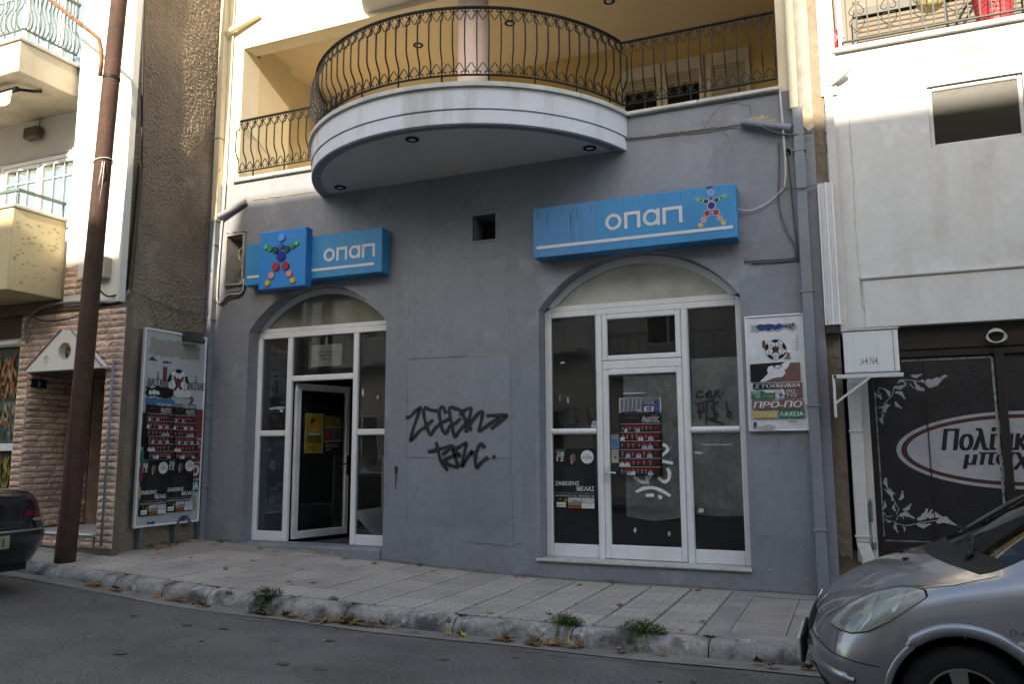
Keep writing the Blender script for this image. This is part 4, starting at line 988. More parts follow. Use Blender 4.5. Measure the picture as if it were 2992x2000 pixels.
def circus_strip(w=.49, h=.17):
    p = Print(); p.rect(0, 0, w, h, (.50, .50, .50)); p.rect(w * .04, 0, w * .97, h * .88, (.025, .06, .18)); r_ = random.Random(2)
    for i in range(40): p.disc(w * r_.uniform(.75, .96), h * r_.uniform(.05, .85), .004, (.2, .3, .5), n=6)
    p.text('CIRCUS', w * .50, h * .52, w * .84, h * .72, (.55, .50, .40), .01); p.text('EEI', w * .44, h * .05, w * .82, h * .40, (.6, .58, .55), .06)
    P = [(w * .04, h * .02), (w * .42, h * .08), (w * .55, h * .45), (w * .85, h * .80), (w * .97, h * .86), (w * .97, h), (w * .04, h * .95)]; p.poly(P, (.16, .15, .19))
    for i in range(11): x = w * (.06 + .05 * i); p.line([(x, h * .1), (x + .012, h * .5), (x + .005 + .006 * (i % 3), h * .92)], .006 + .004 * (i % 2), (.34, .32, .38) if i % 2 else (.07, .065, .09))
    return p
def stick(name, p, org, ud, vd, label, cat='poster', group=None, curl=0.0, wd=.5):
    """a sheet of paper pasted on something: top-level thing"""
    m = p.mb(org, ud, vd, warp=lambda a, b: .0015 + curl * a * .02)
    o = obj(name, m, M['print'], origin=org); tag(o, label, cat, group); return o
UX, VZ = Vector((1, 0, 0)), Vector((0, 0, 1))
yp = YF + .030
stick('singer_poster', singer_poster(.495, .70), (-3.27, yp, .74), UX, VZ, 'black singer poster on the lower left pane of the closed shopfront')
stick('crowd_poster', crowd_poster(.49, .70), (-2.475, yp - .004, 1.13), UX, VZ, 'black and red poster of singers in rows on the closed white door')
stick('circus_poster', circus_strip(.49, .17), (-2.47, yp, 1.845), UX, VZ, 'torn blue circus poster above the singers poster on the closed white door')
p = Print(); p.rect(0, 0, .095, .16, (.10, .25, .36)); p.rect(.01, .12, .085, .15, (.30, .18, .10))
for i in range(4): p.rect(.01, .02 + i * .024, .085, .030 + i * .024, (.02, .08, .2))
stick('notice', p, (-2.575, yp, 1.44), UX, VZ, 'small light blue notice on the closed white door beside the handle', 'notice')
p = Print(); p.rect(0, 0, .085, .155, (.36, .35, .26)); p.rect(.03, .05, .058, .075, (.03, .07, .22))
for i in range(5): p.rect(.01, .09 + i * .012, .075, .095 + i * .012, (.2, .19, .15))
stick('notice', p, (-2.572, yp, 1.275), UX, VZ, 'small cream notice under the blue one on the closed white door', 'notice')
p = Print(); p.rect(0, 0, .07, .075, (.45, .38, .42)); p.disc(.04, .04, .02, (.30, .22, .28))
stick('sticker', p, (-2.81, yp, 1.685), UX, VZ, 'little pale square sticker in the corner of the upper left pane of the closed shopfront', 'sticker')
p = Print(); p.rect(0, 0, .50, .30, (.52, .56, .55)); p.text('ΒΟΤΤΑΔΩΡΗΣ', .12, .185, .38, .215, (.05, .06, .07), .02); p.text('ΔΗΜΗΤΡΙΟΣ', .13, .135, .36, .165, (.05, .06, .07), .02); p.text('ΔΑΛΑΣ', .18, .085, .31, .112, (.05, .06, .07), .02)
stick('paper_note', p, (-6.83, YF + .046, 2.575), UX, VZ, 'pale sheet with three typed lines taped behind the pane over the open door', 'notice')
tag(obj('paper_tape', MB().box(-6.605, -6.565, YF + .045, YF + .0455, 2.86, 2.99), M['cable_w']), 'short strip of tape holding the typed sheet over the open door', 'tape')
# posters on the open leaf
ud = Vector((math.cos(th), math.sin(th), 0)); on = Vector((math.sin(th), -math.cos(th), 0))
def on_leaf(a, z): return Vector(leafpt(a, .007, z))
OL = (.20, .155, .012)  # yellow dimmed: the shade indoors is put into the colour
p = Print(); w, h = .32, .55; p.rect(0, 0, w, h, (.42, .40, .35)); p.rect(.006, .006, w - .006, h - .006, OL); p.disc(w * .42, h * .80, .045, (.03, .015, .01), .05); p.poly([(w * .28, h * .55), (w * .8, h * .52), (w * .78, h * .66), (w * .55, h * .80), (w * .40, h * .78), (w * .38, h * .65)], (.34, .12, .015)); p.text('Νύχτα', w * .32, h * .60, w * .72, h * .66, (.5, .25, .2), 0, .3); p.text('Τίνα', w * .45, h * .53, w * .70, h * .585, (.5, .25, .2), 0, .3)
p.rect(w * .18, h * .44, w * .86, h * .515, BLK); p.text('ΣΑΜΠΑΝΗΣ', w * .2, h * .452, w * .84, h * .505, WHT, .02)
for i in range(4): p.rect(w * .13, h * (.26 + i * .045), w * .48, h * (.29 + i * .045), (.05, .03, .01)); p.rect(w * .55, h * (.26 + i * .045), w * .88, h * (.29 + i * .045), (.05, .03, .01))
p.rect(w * .30, h * .125, w * .68, h * .165, (.30, .03, .015)); p.text('21.12', w * .36, h * .05, w * .64, h * .11, (.03, .03, .02), .02)
stick('yellow_poster', p, on_leaf(.17, 1.40), ud, VZ, 'yellow party poster on the glass of the open door leaf')
p = Print(); p.rect(0, 0, w, h, BLK); p.rect(.006, h * .70, w - .006, h - .006, (.13, .13, .015)); p.rect(.006, h * .32, w - .006, h * .70, (.07, .08, .12)); p.poly([(w * .05, h * .32), (w * .45, h * .34), (w * .45, h * .62), (w * .2, h * .66), (w * .08, h * .6)], (.16, .03, .01)); p.poly([(w * .6, h * .34), (w * .9, h * .38), (w * .85, h * .64), (w * .65, h * .6)], (.10, .035, .02)); p.line([(.006, h * .70), (w * .2, h * .68), (w * .35, h * .705), (w * .6, h * .69), (w - .006, h * .695)], .006, (.5, .5, .5)); p.line([(.006, h * .33), (w * .15, h * .30), (w * .3, h * .325), (w * .7, h * .33), (w - .006, h * .345)], .006, (.5, .5, .5)); p.disc(w * .75, h * .84, .035, (.25, .22, .26)); p.text('Δες', w * .08, h * .08, w * .38, h * .14, (.4, .4, .4), 0, .2)
for i in range(3): p.rect(w * .06, h * (.17 + i * .035), w * .85, h * (.18 + i * .035), (.25, .25, .25))
stick('dark_poster', p, on_leaf(.51, 1.385), ud, VZ, 'dark torn poster with yellow top beside the yellow one on the open door leaf')
# torn bits of paper and tape on the glass
bits = [(-7.50, 2.005, .26, .03, 'long torn white strip on the upper pane left of the open door'), (-7.32, 1.965, .05, .03, 'small white scrap below the torn strip left of the open door'),
        (-5.98, 2.15, .03, .09, 'tall narrow scrap on the upper pane right of the open door'), (-5.75, 2.1, .03, .06, 'shorter scrap on the upper pane right of the open door'),
        (-3.18, 2.45, .05, .02, 'tiny pale scrap high on the left pane of the closed shopfront'), (-2.42, 2.06, .26, .014, 'thin strip of tape above the torn circus poster'),
        (-1.62, 1.37, .09, .03, 'white paper scrap on the lower pane beside the lottery board'), (-1.60, .74, .05, .04, 'small curled scrap low on the pane beside the lottery board'),
        (-2.33, .50, .03, .05, 'scrap low on the closed door glass, on the handle side'), (-1.95, .48, .03, .04, 'scrap low on the closed door glass, on the hinge side'),
        (-1.55, 1.47, .33, .008, 'long hair thin tape line on the lower pane beside the lottery board'), (-3.1, 1.98, .015, .07, 'upright sliver of tape above the painted reflection on the left pane'), (-3.2, 2.0, .012, .08, 'second upright sliver of tape nearer the frame of the left pane')]
for i, (x, z, w, h, lab) in enumerate(bits):
    p = Print(); torn(p, 0, 0, w, h, (.5, .5, .5) if i % 3 else (.34, .36, .37), min(w, h) * .3, 50 + i, 6)
    stick('paper_scrap', p, (x, YF + .031, z), UX, VZ, lab, 'paper scrap', 'paper scraps on the shop panes')
# graffiti, and one painted reflection of it in the left pane
def spray(strokes, y, w, mt, name, parent, alpha=1.0):
    m = MB(); m.c = []
    for k, s in enumerate(strokes):
        pts = [Vector((a, 0, b)) for a, b in s]; P = []
        for i in range(len(pts) - 1):   # smooth
            p1 = pts[i]; p2 = pts[i + 1]
            for j in range(5):
                P.append(p1.lerp(p2, j / 5))
        P.append(pts[-1])
        for it in range(2):
            P = [P[0]] + [(P[i - 1] + P[i] * 2 + P[i + 1]) / 4 for i in range(1, len(P) - 1)] + [P[-1]]
        # rounded ends
        d0 = (P[0] - P[1]).normalized() * w * .5; d1 = (P[-1] - P[-2]).normalized() * w * .5
        P = [P[0] + d0] + P + [P[-1] + d1]
        vs = []; prof = [(-1.45, 0), (-.72, 1), (0, 1), (.72, 1), (1.45, 0)]
        for i, q in enumerate(P):
            t = (P[min(i + 1, len(P) - 1)] - P[max(0, i - 1)]).normalized(); sd = Vector((t.z, 0, -t.x)); ww = w / 2 * (1 + .12 * math.sin(i * .7 + k)); e = 0 if i in (0, len(P) - 1) else 1
            for a, al in prof:
                r_ = q + sd * a * ww; vs.append((r_.x, y - .0004 * k - .0006, r_.z)); v_ = al * e * alpha; m.c.append((v_, v_, v_))
        m.add(vs, [(i * 5 + j, i * 5 + j + 1, (i + 1) * 5 + j + 1, (i + 1) * 5 + j) for i in range(len(P) - 1) for j in range(4)])
    return obj(name, m, mt, parent)
GRAF = [[(-5.156,1.835),(-5.113,1.839),(-5.029,1.919),(-4.945,1.971),(-4.991,1.877),(-5.054,1.715),(-5.102,1.54),(-5.071,1.561),(-4.97,1.665),(-4.868,1.729),(-4.786,1.795)],[(-4.723,1.912),(-4.806,1.919),(-4.895,1.957),(-4.917,1.922),(-4.907,1.843),(-4.868,1.713),(-4.811,1.599),(-4.766,1.679),(-4.676,1.758),(-4.558,1.804)],[(-4.604,1.885),(-4.632,1.95),(-4.677,1.952),(-4.695,1.871),(-4.676,1.774),(-4.648,1.677),(-4.611,1.621),(-4.575,1.66),(-4.549,1.724)],[(-4.379,1.904),(-4.46,1.93),(-4.541,1.956),(-4.559,1.913),(-4.531,1.787),(-4.503,1.659),(-4.476,1.571),(-4.431,1.642),(-4.378,1.697),(-4.299,1.767)],[(-4.513,1.731),(-4.441,1.77),(-4.405,1.809)],[(-4.361,1.848),(-4.334,1.784),(-4.316,1.649)],[(-4.406,1.857),(-4.317,1.927),(-4.255,1.933),(-4.264,1.862),(-4.299,1.767),(-4.316,1.657)],[(-4.299,1.767),(-4.272,1.688),(-4.254,1.672)],[(-4.316,1.657),(-4.228,1.798),(-4.141,1.883),(-4.097,1.89),(-4.114,1.796),(-4.149,1.655),(-4.123,1.662),(-4.019,1.731),(-3.881,1.815)],[(-4.039,1.837),(-3.898,1.838),(-3.758,1.839),(-3.881,1.76),(-3.981,1.68)],[(-4.837,1.409),(-4.764,1.422),(-4.619,1.456),(-4.52,1.477),(-4.493,1.468)],[(-4.728,1.518),(-4.709,1.438),(-4.672,1.31),(-4.617,1.231),(-4.572,1.192)],[(-4.636,1.374),(-4.573,1.421),(-4.502,1.472),(-4.457,1.405),(-4.394,1.361),(-4.474,1.366),(-4.618,1.31),(-4.626,1.286),(-4.545,1.247),(-4.42,1.219),(-4.456,1.31),(-4.502,1.437)],[(-4.475,1.437),(-4.386,1.484),(-4.315,1.518),(-4.333,1.436),(-4.385,1.201),(-4.315,1.326),(-4.227,1.428),(-4.248,1.373)],[(-4.079,1.458),(-4.102,1.505),(-4.149,1.482),(-4.192,1.388),(-4.201,1.295),(-4.178,1.209),(-4.122,1.279),(-4.036,1.338)],[(-3.959,1.349),(-3.942,1.343)]]
DRIP = [[(-5.298,1.22),(-5.296,1.147)],[(-5.306,1.156),(-5.302,0.945)],[(-5.285,1.164),(-5.283,1.05)],[(-4.896,1.697),(-4.893,1.656)]]
WGRAF = [[(-1.968,1.479),(-1.927,1.459),(-1.918,1.417),(-1.982,1.356)],[(-1.98,1.294),(-1.87,1.273)],[(-2.307,1.116),(-2.245,1.065),(-2.181,1.055),(-2.126,1.128)],[(-2.032,1.108),(-1.97,1.058),(-1.917,1.089),(-1.905,1.161),(-1.928,1.212)],[(-2.29,0.951),(-2.204,0.993),(-2.098,1.001),(-1.994,0.966),(-1.912,0.916)],[(-2.174,0.912),(-2.096,0.917)],[(-2.033,0.904),(-2.007,0.888)],[(-2.168,1.128),(-2.156,1.045)]]
BGRAF = [[(-1.505,2.06),(-1.566,2.062),(-1.584,2.021),(-1.558,1.993),(-1.506,2.008)],[(-1.475,2.028),(-1.414,2.036),(-1.433,2.068),(-1.475,2.038),(-1.456,1.99),(-1.405,2.005)],[(-1.386,1.984),(-1.373,2.055),(-1.332,2.074),(-1.344,2.034),(-1.374,2.025),(-1.315,1.992)],[(-1.299,2.047),(-1.291,2.038)],[(-1.595,1.924),(-1.397,1.96)],[(-1.561,1.917),(-1.546,1.762)],[(-1.519,1.926),(-1.502,1.843),(-1.574,1.835)],[(-1.468,1.935),(-1.487,1.7)],[(-1.347,1.942),(-1.419,1.903),(-1.401,1.841),(-1.352,1.809),(-1.394,1.759),(-1.455,1.761)],[(-1.397,1.964),(-1.385,1.739)],[(-1.257,1.939),(-1.251,1.858)],[(-1.242,1.837),(-1.213,1.817),(-1.225,1.766),(-1.254,1.777),(-1.242,1.837)],[(-1.485,1.761),(-1.297,1.697)]]
BGRAF_REFL = [[(-3.241,1.89),(-3.014,1.928)],[(-3.201,1.882),(-3.18,1.717)],[(-3.154,1.892),(-3.132,1.804),(-3.214,1.795)],[(-3.096,1.902),(-3.111,1.65)],[(-2.957,1.909),(-3.038,1.868),(-3.016,1.802),(-2.959,1.768),(-3.006,1.714),(-3.075,1.715)],[(-3.014,1.933),(-2.995,1.692)],[(-2.854,1.907),(-2.845,1.82)],[(-2.834,1.798),(-2.8,1.776),(-2.812,1.722),(-2.846,1.733),(-2.834,1.798)],[(-3.11,1.716),(-2.893,1.648)]]  # strokes that paint a faint reflection of the lettering in the left pane
FLEAF = [[(0.709,2.088),(0.911,2.1)],[(0.699,2.072),(0.81,2.025)],[(0.58,2.157),(0.681,2.143)],[(0.704,2.009),(0.584,2.08)],[(0.46,2.105),(0.54,2.094)],[(0.419,2.042),(0.537,2.042)],[(0.425,1.992),(0.527,1.943)],[(0.372,1.953),(0.347,2.045)],[(0.297,1.925),(0.248,1.998)],[(0.416,1.898),(0.458,1.817)],[(0.346,1.88),(0.269,1.822)],[(0.318,1.784),(0.353,1.88)],[(0.293,1.675),(0.285,1.775)],[(0.666,2.103),(0.787,2.069)],[(0.285,1.13),(0.272,1.023)],[(0.283,1.009),(0.355,0.913)],[(0.308,1.023),(0.347,0.955)],[(0.397,0.908),(0.452,0.99)],[(0.245,0.817),(0.28,0.892)],[(0.355,0.797),(0.335,0.877)],[(0.423,0.808),(0.514,0.854)],[(0.384,0.753),(0.526,0.762)],[(0.549,0.713),(0.668,0.804)],[(0.537,0.671),(0.661,0.652)],[(0.646,0.741),(0.794,0.768)],[(0.712,0.699),(0.895,0.708)],[(0.409,0.652),(0.433,0.599)],[(0.344,0.68),(0.338,0.588)],[(0.313,0.699),(0.247,0.708)],[(0.594,0.739),(0.702,0.799)]]
FSTEM = [[(0.709,2.082),(0.612,2.105),(0.524,2.119),(0.449,2.085)],[(0.42,2.052),(0.396,1.963),(0.319,1.885),(0.284,1.765)],[(0.66,2.014),(0.59,2.036),(0.566,2.077)],[(0.327,2.025),(0.283,2.047),(0.262,2.007),(0.293,1.976)],[(0.266,1.022),(0.341,0.916),(0.385,0.82),(0.358,0.766)],[(0.243,0.788),(0.267,0.74),(0.321,0.749)],[(0.327,0.703),(0.361,0.675),(0.449,0.659),(0.573,0.691),(0.714,0.72)],[(0.355,0.713),(0.375,0.753),(0.419,0.754),(0.417,0.721)]]
spray(GRAF, -.004, .041, M['spray'], 'graffiti', GB)
spray(DRIP[:1], -.004, .036, M['spray'], 'graffiti', GB); spray(DRIP[1:], -.005, .008, M['spray'], 'graffiti', GB)
spray(WGRAF, YF + .028, .034, M['spray_w'], 'graffiti', rsf, .9); spray(BGRAF, YF + .030, .021, M['spray'], 'graffiti', rsf); spray(BGRAF_REFL, YF + .030, .022, M['spray'], 'graffiti', rsf, .8)  # the last set is the painted reflection, fainter than the rest
# ================================================================ advertising board in the corner
AB = thing('advertising_board', (-8.35, -.70, .24), 'tall white betting board on two posts in the corner, plastered with posters', 'sign')
bx, by0, by1, bz0, bz1 = -8.325, -1.24, -.16, .475, 3.02
BW, BH = by1 - by0, bz1 - bz0
obj('backing', MB().box(bx - .03, bx - .004, by0 + .004, by1 - .004, bz0 + .004, bz1 - .004), M['alu'], AB)
fr = MB(); fr.cbox(bx - .035, bx + .012, by0, by0 + .025, bz0, bz1, .004); fr.cbox(bx - .035, bx + .012, by1 - .025, by1, bz0, bz1, .004); fr.cbox(bx - .035, bx + .012, by0 + .025, by1 - .025, bz1 - .025, bz1, .004); fr.cbox(bx - .035, bx + .012, by0 + .025, by1 - .025, bz0, bz0 + .025, .004); obj('frame', fr, M['alu'], AB)
M['post'] = mat('green_steel_post', (0.10, 0.15, 0.145), rough=.6, var=.2, vs=9, patch=((0.16, 0.10, 0.06), 9, .58, .66))
for y in (-1.10, -.52): obj('leg', MB().cbox(bx - .06, bx - .02, y - .025, y + .025, .05, .60, .004), M['post'], AB)
p = Print(); U = lambda a: a * BW; Vv = lambda a: (1 - a) * BH
p.rect(.02, .02, BW - .02, BH - .02, (.38, .40, .42))  # white panel greyed: the corner's shade is put into its colour
torn(p, U(.09), Vv(.135), U(.88), Vv(.05), (.27, .26, .25), .02, 3, 16); p.poly([(U(.07), Vv(.165)), (U(.13), Vv(.142)), (U(.16), Vv(.15)), (U(.22), Vv(.165))], (.02, .05, .14)); torn(p, U(.30), Vv(.17), U(.42), Vv(.16), (.03, .03, .05), .008, 4)
football(p, U(.55), Vv(.265), .175); p.text('1', U(.30), Vv(.265), U(.36), Vv(.19), RED, .0); p.text('X', U(.46), Vv(.315), U(.64), Vv(.235), RED, .03); p.text('2', U(.70), Vv(.385), U(.82), Vv(.335), RED, .02)
for a, b in ((.07, .40), (.70, .99)):
    p.text('BRΣΜΕ', U(a), Vv(.295), U(b), Vv(.255), (.02, .02, .02), -.004, .1); p.text('S', U((a + b) / 2 - .03), Vv(.25), U((a + b) / 2), Vv(.22), (.02, .02, .02), -.01)
torn(p, U(.06), Vv(.35), U(.45), Vv(.30), BLK, .03, 6, 12); torn(p, U(.10), Vv(.335), U(.25), Vv(.315), (.5, .5, .5), .015, 7, 8); torn(p, U(.48), Vv(.34), U(.75), Vv(.305), (.5, .51, .52), .02, 8, 8); torn(p, U(.06), Vv(.385), U(.50), Vv(.355), (.04, .13, .28), .012, 10, 12); torn(p, U(.5), Vv(.395), U(.86), Vv(.375), (.16, .18, .2), .01, 12, 10); p.text('CIRCUS', U(.25), Vv(.393), U(.44), Vv(.378), WHT, 0, .1); p.text('CIRCUS', U(.64), Vv(.398), U(.83), Vv(.384), WHT, 0, .1)
p.rect(U(.86), Vv(.555), U(.975), Vv(.40), RED); p.rect(U(.86), Vv(.60), U(.97), Vv(.565), RED); p.rect(U(.86), Vv(.68), U(.97), Vv(.605), RED); p.rect(U(.84), Vv(.77), U(.965), Vv(.69), RED); p.text('O', U(.85), Vv(.755), U(.945), Vv(.70), WHT, .04, .15); p.text('A', U(.87), Vv(.59), U(.94), Vv(.57), WHT, .03)
p.rect(U(.84), Vv(.84), U(.965), Vv(.78), GRN); p.text('ΙΑ', U(.86), Vv(.83), U(.95), Vv(.79), WHT, .03); p.rect(U(.02), Vv(.675), U(.07), Vv(.62), GRN); p.rect(U(.02), Vv(.77), U(.07), Vv(.70), RED); p.rect(U(.02), Vv(.86), U(.05), Vv(.80), YEL); torn(p, U(.82), Vv(.93), U(.92), Vv(.865), (.24, .23, .22), .015, 14, 8); torn(p, U(.02), Vv(.60), U(.07), Vv(.43), BLK, .012, 15, 6); torn(p, U(.17), Vv(.985), U(.28), Vv(.975), BLU, .01, 16, 6)
obj('panel', p.mb((bx, by0, bz0), (0, 1, 0), (0, 0, 1)), M['print_w'], AB)
UY = Vector((0, 1, 0))
def onb(a, f): return (bx + .012, by0 + U(a), bz0 + Vv(f))
stick('crowd_poster', crowd_poster(.44, .70), onb(.065, .665), UY, VZ, 'left poster of singers in rows on the betting board')
stick('crowd_poster', crowd_poster(.42, .70), onb(.475, .668), UY, VZ, 'right poster of singers in rows on the betting board, next to the maroon stripes')
stick('singer_poster', singer_poster(.43, .70), onb(.045, .945), UY, VZ, 'left black singer poster at the foot of the betting board')
stick('singer_poster', singer_poster(.45, .70), onb(.445, .938), UY, VZ, 'right black singer poster with curling corner on the betting board', curl=.9)
p = Print(); p.poly([(0, 0), (.10, .17), (.24, .19), (.36, .05), (.30, .02), (.24, .14), (.13, .13)], (.10, .10, .11)); p.poly([(.12, .12), (.20, .12), (.20, .19), (.13, .19)], (.03, .06, .2))
stick('torn_flyer', p, (bx + .014, by0 + .62, bz0 - .09), UY, VZ, 'drooping grey torn flyer hanging off the bottom edge of the betting board', 'flyer')
fl = thing('floodlight', (-8.30, -.52, 2.98), 'small dark floodlight arched over the top of the betting board', 'lamp')
m = MB(); m.prism([(-.16, -.02), (-.10, .07), (.06, .07), (.12, -.05), (.10, -.08), (-.14, -.05)], -.62, -.40, 'y'); m.v = [(v[0] * 1.0 - 8.24, v[1], v[2] + 2.97) for v in m.v]
obj('housing', m, mat('dark_housing', (.045, .045, .048), rough=.5), fl); obj('arm', MB().tube([(-8.38, -.52, 2.9), (-8.42, -.52, 3.04), (-8.33, -.52, 3.06)], .012, 6), M['iron'], fl); obj('glass', MB().box(-8.34, -8.15, -.61, -.41, 2.885, 2.893), M['alu_door'], fl)

# ================================================================ left neighbour: cream house with stone clad ground floor
LB = thing('cream_house', (-11.5, 0, .25), 'cream house with stone clad entrance, balconies and rough brown side wall', 'building')
M['roughp'] = mat('brown_roughcast', (0.235, 0.185, 0.14), rough=.95, var=.14, vs=1.2, fine=.18, fs=40, bump=.35, bs=120, bd=.006, patch=((.15, .115, .085), .9, .50, .70), patch2=((.30, .255, .21), 1.7, .58, .7), streak=.25, scol=(.12, .095, .07), streak_scale=3)
M['white_lb'] = mat('white_pilaster_paint', (0.66, 0.65, 0.60), rough=.85, var=.04, vs=1.5, bump=.1, bs=40)
M['cream_lb'] = mat('peeling_cream_paint', (0.52, 0.43, 0.26), rough=.85, var=.08, vs=2, streak=.2, scol=(.30, .24, .15))
M['soff_lb'] = mat('brown_soffit', (0.17, 0.11, 0.08), rough=.9, var=.15)
M['stone'] = mat('pink_stone', (0.66, 0.48, 0.38), rough=.9, var=.2, vs=9, fine=.15, fs=60, bump=.5, bs=35, bd=.008, rnd=.22, patch=((.50, .46, .42), 5.0, .58, .7))
M['mortar'] = mat('mortar', (0.16, 0.12, 0.095), rough=.95, var=.2)
# roughcast side wall with real relief
def rough(u, v):
    y = -1.56 + 1.66 * u; z = 0 + 10.2 * v
    d = .016 * mnoise.noise((y * 32, z * 32, 1)) + .012 * mnoise.noise((y * 62, z * 62, 4)) + .010 * mnoise.noise((y * 1.6, z * .9, 9))
    d *= .55 + .75 * max(0, min(1, .5 + .9 * mnoise.noise((y * 1.3, z * .8, 21)))) + .3 * mnoise.noise((y * 5, z * 3, 31))
    return (-8.455 + d, y, z)
obj('roughcast_side_wall', MB().grid(rough, 150, 900, flip=True), M['roughp'], LB, smooth=True)
obj('house_core', MB().box(-24, -10.16, -1.28, 6, -.4, 11).box(-10.16, -8.50, -1.28, 6, 2.62, 11), M['white_lb'], LB)
obj('pilaster', MB().box(-9.36, -8.372, -1.63, -1.535, 3.30, 11).box(-9.36, -8.52, -1.535, -1.281, 3.30, 11), M['white_lb'], LB)
obj('plaster_corner', MB().box(-8.50, -8.40, -1.505, -1.45, -.2, 3.299), M['concrete'], LB)
# balconies
obj('upper_balcony', MB().cbox(-15, -9.42, -2.44, -1.285, 6.19, 6.60, .01), mat('stained_concrete', (.48, .42, .33), var=.15, vs=3, streak=.3, scol=(.2, .16, .1), patch=((.22, .18, .12), 12, .64, .68)), LB)
obj('balcony_ledge', MB().cbox(-15.02, -9.39, -2.47, -1.286, 6.602, 6.65, .008), M['marble'], LB)
lbm = MB().cbox(-15, -9.41, -2.36, -1.62, 3.40, 4.44, .01); lbal = obj('lower_balcony', lbm, M['cream_lb'], LB)
obj('balcony_ledge', MB().cbox(-15.02, -9.385, -2.385, -1.621, 4.442, 4.485, .008), M['marble'], LB)
q = random.Random(4)
for i in range(60):
    y = q.uniform(-2.3, -1.68); z = 3.5 + .8 * q.random() ** 1.0; r_ = q.uniform(.006, .02)
    obj('peeled_spot', MB().add([(-9.408, y + r_ * 1.6 * math.cos(a) * q.uniform(.5, 1.2), z + r_ * .7 * math.sin(a) * q.uniform(.6, 1.3)) for a in [2 * math.pi * k / 8 for k in range(8)]], [tuple(range(8))]), M['concrete'], lbal)
obj('soffit', MB().box(-15, -9.0, -1.62, -1.3, 3.25, 3.41), M['soff_lb'], LB)
rl = obj('lower_rail', MB().cbox(-9.47, -9.43, -2.30, -1.63, 4.67, 4.71, .006).cbox(-15, -9.47, -2.30, -2.26, 4.67, 4.71, .006), M['post'], LB)
for y in (-2.28, -1.66): obj('post', MB().box(-9.46, -9.44, y - .01, y + .01, 4.485, 4.67), M['post'], rl)
for x in (-10.2, -11.0, -11.8): obj('post', MB().box(x - .01, x + .01, -2.29, -2.27, 4.485, 4.67), M['post'], rl)
# upper railing with bellied bars
ur = obj('upper_railing', MB().cbox(-9.46, -9.42, -2.42, -1.63, 7.49, 7.53, .006).cbox(-15, -9.46, -2.42, -2.38, 7.49, 7.53, .006).cbox(-9.452, -9.428, -2.42, -1.63, 6.77, 6.79, .004).cbox(-15, -9.452, -2.412, -2.388, 6.77, 6.79, .004), M['post'], LB)
Pb = [(0, .72), (.0, .60), (-.012, .52), (-.03, .46), (-.03, .40), (-.005, .32), (.03, .26), (.055, .18), (.06, .11), (.045, .05), (0, 0)]
bm_ = mesh_of(MB().tube([(0, -a, b) for a, b in Pb], .008, 5), True, 'baluster'); bm_.materials.append(M['post'])
for i in range(14): inst('baluster', bm_, ur, (-9.44, -2.38 + .056 * i, 6.775), (0, 0, R(90)))
for i in range(24): inst('baluster', bm_, ur, (-9.5 - .1 * i, -2.40, 6.775))
cm_ = mesh_of(MB().tube([(0, .03 * math.cos(a), .03 * math.sin(a)) for a in [i * .7 for i in range(8)]], .006, 4), True, 'collar'); cm_.materials.append(M['post'])
for i in range(7): inst('collar', cm_, ur, (-9.44, -2.34 + .11 * i, 6.78), (0, 0, R(20)))
# doors and windows behind the balconies
def lb_window(x0, x1, z0, z1, n, name='window'):
    w = obj(name, frame_y(x0, x1, z0, z1, .06, -1.33), M['alu'], LB)
    for i in range(n):
        a = x0 + .06 + (x1 - x0 - .12) * i / n; b = x0 + .06 + (x1 - x0 - .12) * (i + 1) / n
        obj('sash', frame_y(a + .01, b - .01, z0 + .07, z1 - .07, .05, -1.325), M['alu'], w)
        obj('pane', MB().box(a + .05, b - .05, -1.305, -1.30, z0 + .11, z1 - .11), glass_w, w)
        obj('curtain', MB().grid(lambda u, v: (a + .05 + (b - a - .1) * u, -1.288 + .006 * math.sin(u * 40), z0 + .1 + (z1 - z0 - .2) * v), 40, 1), M['curtain'], w, smooth=True)
        for k in (1, 2): obj('grille_bar', MB().box(a + .05 + (b - a - .1) * k / 3 - .008, a + .05 + (b - a - .1) * k / 3 + .008, -1.312, -1.306, z0 + .11, z1 - .11), M['alu'], w)
        obj('grille_bar', MB().box(a + .05, b - .05, -1.3125, -1.3065, z0 + (z1 - z0) * .70, z0 + (z1 - z0) * .70 + .016), M['alu'], w)
def frame_y(x0, x1, z0, z1, w, y):
    m = MB(); m.cbox(x0, x0 + w, y, y + .045, z0, z1, .006); m.cbox(x1 - w, x1, y, y + .045, z0, z1, .006); m.cbox(x0 + w, x1 - w, y + .001, y + .045, z1 - w, z1, .006); m.cbox(x0 + w, x1 - w, y + .001, y + .045, z0, z0 + w, .006); return m
M['curtain'] = mat('pale_curtain', (.36, .40, .37), rough=.9, var=.1)
glass_w = glass('balcony_glass', (.92, .94, .95), .55)
lb_window(-11.25, -9.62, 4.50, 5.58, 2); lb_window(-12.6, -9.40, 6.66, 8.9, 4, 'balcony_doors')
obj('loggia_wall_shade', MB().box(-15, -9.37, -1.30, -1.282, 5.60, 6.19), M['soffit'], LB)
aw = thing('awning', (-10.6, -2.2, 6.0), 'rolled awning with ragged cream valance under the upper balcony of the cream house', 'awning')
obj('roller', MB().tube([(-13, -2.22, 6.10), (-9.72, -2.22, 6.10)], .035, 10), M['iron'], aw, smooth=50); obj('arm', MB().tube([(-9.74, -2.22, 6.10), (-9.66, -2.05, 6.13), (-9.64, -1.95, 6.17)], .02, 6), M['iron'], aw)
vm_ = MB(); n = 40
vm_.grid(lambda u, v: (-12.5 + 2.72 * u, -2.25 + .02 * math.sin(u * 30) * v, 6.09 - v * (.17 + .035 * abs(math.sin(u * 34)) + .05 * max(0, mnoise.noise((u * 9, 1, 1))))), 90, 5)
obj('valance', vm_, mat('cream_canvas', (.6, .55, .46), rough=.9, var=.1), aw, smooth=True)
